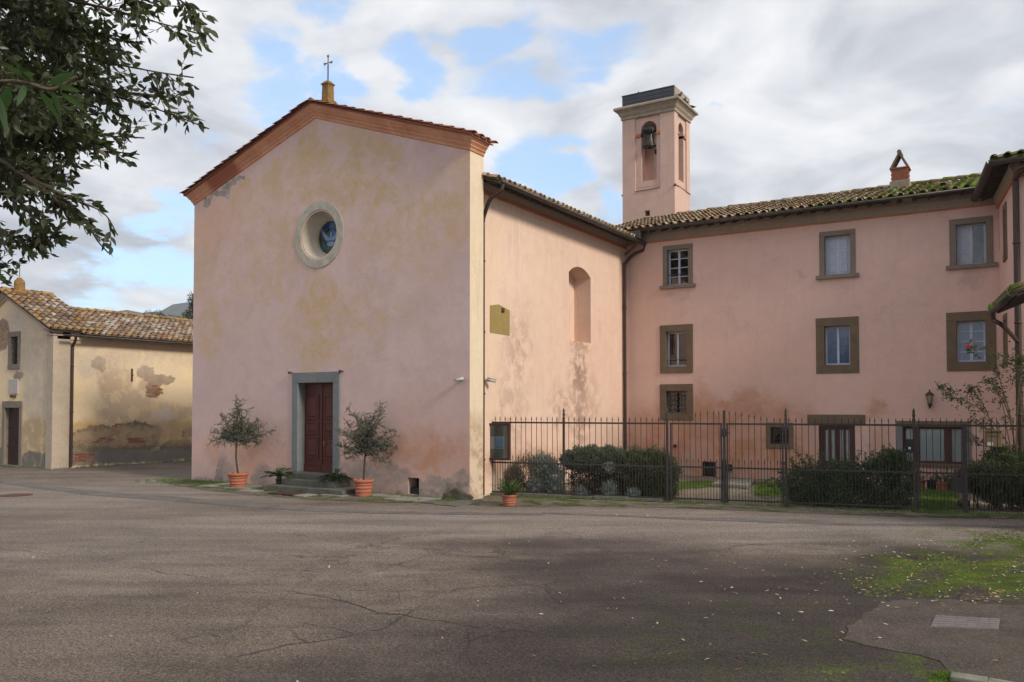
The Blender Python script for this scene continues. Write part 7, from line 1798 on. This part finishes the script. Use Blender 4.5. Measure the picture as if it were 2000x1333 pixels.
# boughs: pixel paths with depth
B_=[ [(-500,-60,6.4),(-150,-20,6.2),(60,-10,6.0),(200,15,5.9),(310,45,5.8),(395,68,5.7)],
 [(-450,-150,5.4),(0,-80,5.6),(180,-50,5.6),(330,-10,5.5),(385,30,5.5)],
 [(-500,40,6.6),(-120,60,6.3),(80,90,6.0),(200,120,6.0),(300,140,5.9),(378,152,5.8)],
 [(-500,100,6.4),(-100,130,6.2),(100,165,6.1),(230,190,6.0),(330,222,6.0),(408,252,5.9)],
 [(-100,110,6.2),(120,150,6.3),(240,180,6.3),(340,190,6.3),(372,200,6.3)],
 [(-500,170,6.2),(-80,200,6.0),(80,235,6.0),(180,262,5.9),(282,270,5.9)],
 [(-80,230,6.2),(60,270,6.2),(160,290,6.1),(272,302,6.1)],
 [(-500,250,6.0),(-80,290,5.9),(50,345,5.8),(130,385,5.8),(200,415,5.7),(230,460,5.7)],
 [(50,345,5.8),(120,400,5.8),(165,430,5.8),(190,470,5.8),(212,495,5.8)],
 [(-80,320,6.1),(20,380,6.0),(60,420,6.0),(78,442,6.0)],
 [(-80,380,6.1),(-10,440,6.0),(30,470,6.0),(58,482,6.0)],
 [(-120,440,6.1),(-40,490,6.1),(0,515,6.1),(20,520,6.1)],[(-120,480,6.1),(-40,520,6.1),(8,545,6.1)],
 [(-300,-200,7.2),(0,-60,7.0),(120,20,7.0),(180,70,6.9),(230,95,6.9)],[(-300,0,7.4),(0,60,7.2),(120,110,7.2),(220,150,7.1)],[(-300,80,7.5),(0,170,7.4),(90,230,7.3),(150,250,7.3)],
 [(-300,-100,6.8),(-40,-60,6.6),(60,0,6.5),(130,60,6.5),(180,100,6.5)],[(-300,20,6.9),(-60,80,6.7),(20,140,6.7),(90,190,6.6),(140,230,6.6)],
 [(-300,60,5.6),(-40,120,5.5),(40,180,5.5),(110,215,5.4)],[(-300,130,7.0),(-40,220,6.8),(30,290,6.7),(80,330,6.7)],[(-40,160,6.9),(40,220,6.8),(100,290,6.8),(140,320,6.8)],
 [(-300,-150,6.0),(0,-120,6.0),(120,-70,5.9),(230,-20,5.9),(290,20,5.9)],[(-200,0,6.1),(0,10,6.0),(90,40,6.0),(170,60,6.0),(250,75,6.0)],[(-200,30,6.4),(0,50,6.6),(60,80,6.7),(110,130,6.7)],
 [(-300,200,6.6),(-60,260,6.5),(0,330,6.5),(40,400,6.5)],[(-100,200,6.3),(0,240,6.3),(40,300,6.3),(100,345,6.2)],[(-100,-30,7.0),(20,0,7.2),(80,30,7.3),(150,30,7.2)],[(-150,-60,6.2),(-20,20,6.4),(20,90,6.4),(50,150,6.4)],[(-150,100,6.2),(-40,180,6.4),(-5,240,6.4),(25,300,6.4)]]
P=[];D=[];SZ=[]; mb=MB(); tw=MB()
ENV=[(-60,400),(0,398),(60,428),(100,388),(112,345),(150,392),(200,388),(250,412),(264,385),(272,300),(300,277),(318,272),(330,165),(380,120),(396,205),(440,236),(498,216),(502,62),(520,32),(558,14),(562,-40),(2000,-40)]
def inside(p):
    x,y,_=proj(p)
    for (y0,x0),(y1,x1) in zip(ENV,ENV[1:]):
        if y0<=y<=y1: return x<x0+(x1-x0)*(y-y0)/(y1-y0)
    return y<-60
def twig(q,d,l,lv,r):
    if not inside(q+d*l): return
    e=q+d*l; m=q.lerp(e,.5)+Vector((rg.gauss(0,.02),rg.gauss(0,.02),rg.gauss(-.005,.015))); pts=[q,m,e]; tw.tube(pts,[r,r*.7,r*.35],4,cap=False)
    n=max(3,int(l/.032)); phase=rg.uniform(0,6)
    for j in range(n):
        t=(j+.8)/n; p=q.lerp(m,t*2) if t<.5 else m.lerp(e,t*2-1)
        dd=d.orthogonal().normalized(); w=dd.cross(d); a=phase+j*2.4; s=dd*math.cos(a)+w*math.sin(a)
        P.append(tuple(p)); D.append(tuple(d*rg.uniform(.45,1.0)+s*rg.uniform(.45,.85)+Vector((0,0,-.12)))); SZ.append(rg.uniform(.052,.094))
    P.append(tuple(e)); D.append(tuple(d)); SZ.append(rg.uniform(.06,.085))
for pth in B_:
    pts=smooth_path([dp(*p) for p in pth],7); n=len(pts)
    full=len(pth)>=5 or pth[0][0]<-150
    mb.tube(pts,[max(.005,.026*(1-i/(n-1))**1.2) for i in range(n)],6)
    for i in range(2,n):
        x,y,_=proj(pts[i]); s=i/n
        if x<-420: continue
        tg=(pts[min(i+1,n-1)]-pts[i-1]).normalized()
        dens=rg.choice((2,2,3)) if (x<190 and y<330) else (2 if x<200 else rg.choice((1,1,2)))
        if y>330: dens=rg.choice((1,1,2))
        if rg.random()<(.12 if x<130 else .38): continue
        for k in range(dens):
            dv=(tg*rg.uniform(.5,1.2)+Vector((rg.gauss(0,.55),rg.gauss(0,.55),rg.gauss(-.05,.5)))).normalized()
            l=rg.uniform(.16,.38)*(1.15-.5*s)
            twig(pts[i],dv,l,1,.004)
            if s<.75 and rg.random()<(.5 if y<330 else .12):
                q=pts[i]+dv*l*.6; twig(q,(dv+Vector((rg.gauss(0,.6),rg.gauss(0,.6),rg.gauss(0,.5)))).normalized(),l*.7,1,.003)
# crown outside the frame
for k in range(420):
    c=tb+Vector((rg.gauss(0,1.5),rg.gauss(0,1.5),4.6+abs(rg.gauss(0,1.4)))); x,y,_=proj(c)
    if -60<x<500 and y>-80: continue
    d=Vector((rg.gauss(0,1),rg.gauss(0,1),rg.gauss(0,.6))).normalized(); 
    for q in range(3): twig(c+Vector((rg.gauss(0,.1),rg.gauss(0,.1),rg.gauss(0,.1))),(d+Vector((rg.gauss(0,.6),rg.gauss(0,.6),rg.gauss(0,.5)))).normalized(),.3,1,.004)
for k in range(14):
    a=2*math.pi*k/14; e_=tb+Vector((math.cos(a)*2.2,math.sin(a)*2.2,rg.uniform(4.6,7))); mb.tube(smooth_path([tb+Vector((.1,.1,3.2+.15*k)),(tb+e_)/2+Vector((0,0,2.2)),e_],5),[.07*(1-i/12) for i in range(11)],6)
mb.build('boughs',M['bark'],oak); tw.build('twigs',M['twig'],oak,kind='stuff',fixn=False)
P=np.array(P);D=np.array(D);SZ=np.array(SZ)
# the 300 leaves that show largest are objects of their own
LV,LF=BIGLEAF; me_leaf=bpy.data.meshes.new('leaf'); me_leaf.from_pydata([(x*.052,y*.062,z*.05) for x,y,z in LV],[],LF); me_leaf.materials.append(M['leaf_oak'])
for p in me_leaf.polygons: p.use_smooth=True
sc_=[]
for i in range(len(P)):
    x,y,d=proj(P[i]); sc_.append(SZ[i]/d if (0<x<2000 and 0<y<1333) else -1)
order=np.argsort(-np.array(sc_)); sel=order[:300]; rest=order[300:]; off=wpos(oak)
for i in sel:
    o=bpy.data.objects.new('leaf',me_leaf); COL.objects.link(o); o.parent=oak; d=Vector(D[i]).normalized()
    o.matrix_local=Matrix.Translation(Vector(P[i])-off)@d.to_track_quat('Y','Z').to_matrix().to_4x4()@Matrix.Rotation(rg.uniform(-1.5,1.5),4,'Y')@Matrix.Scale(SZ[i]/.062,4)
add_mesh('leaf_mass',leaves_mesh('leaf_mass',P[rest],D[rest],SZ[rest],SZ[rest]*.84,M['leaf_oak'],BIGLEAF),oak,'stuff')
print('oak leaves',len(P))
# near, larger and blurred twig
nt_=thing('near_branch',dp(-60,160,1.9),'soft green close twig with long pale leaves at the left edge','branch')
mb=MB(); pts=smooth_path([dp(-260,150,2.1),dp(-60,160,1.9),dp(40,160,1.85),dp(100,175,1.85),dp(150,150,1.85)],6); mb.tube(pts,[.004]*len(pts),6); mb.build('twig',M['twig'],nt_)
for (x,y,dx,dy,l) in ((40,150,50,-12,.055),(95,165,55,-25,.07),(60,155,-55,-30,.06),(110,170,60,10,.065),(75,175,30,45,.07),(20,170,-25,60,.085),(100,175,20,55,.06),(50,160,-20,60,.06),(0,165,-30,-25,.06),(105,168,45,-5,.05),(115,180,35,25,.07),(-10,180,20,70,.10)):
    a=dp(x,y,1.85); d=(dp(x+dx,y+dy,1.85+rg.uniform(-.05,.05))-a); me=leaves_mesh('leaf',[tuple(a)],[tuple(d)],l,l*.55,M['leaf_near'],BIGLEAF,[tuple(U3+F3*.6+R3*.2)]); add_mesh('leaf',me,nt_)

# =================================================================== AIR
m=bpy.data.materials.new('air_haze'); m.use_nodes=True; nt=m.node_tree; nt.nodes.clear()
pvn=nt.nodes.new('ShaderNodeVolumePrincipled'); pvn.inputs['Color'].default_value=(.80,.88,1,1); pvn.inputs['Density'].default_value=.0003; pvn.inputs['Anisotropy'].default_value=.0
on=nt.nodes.new('ShaderNodeOutputMaterial'); nt.links.new(pvn.outputs[0],on.inputs['Volume'])
mb=MB(); mb.box(-4100,4100,-4100,4100,-1.2,230); hz=mb.build('haze',m,kind='stuff')
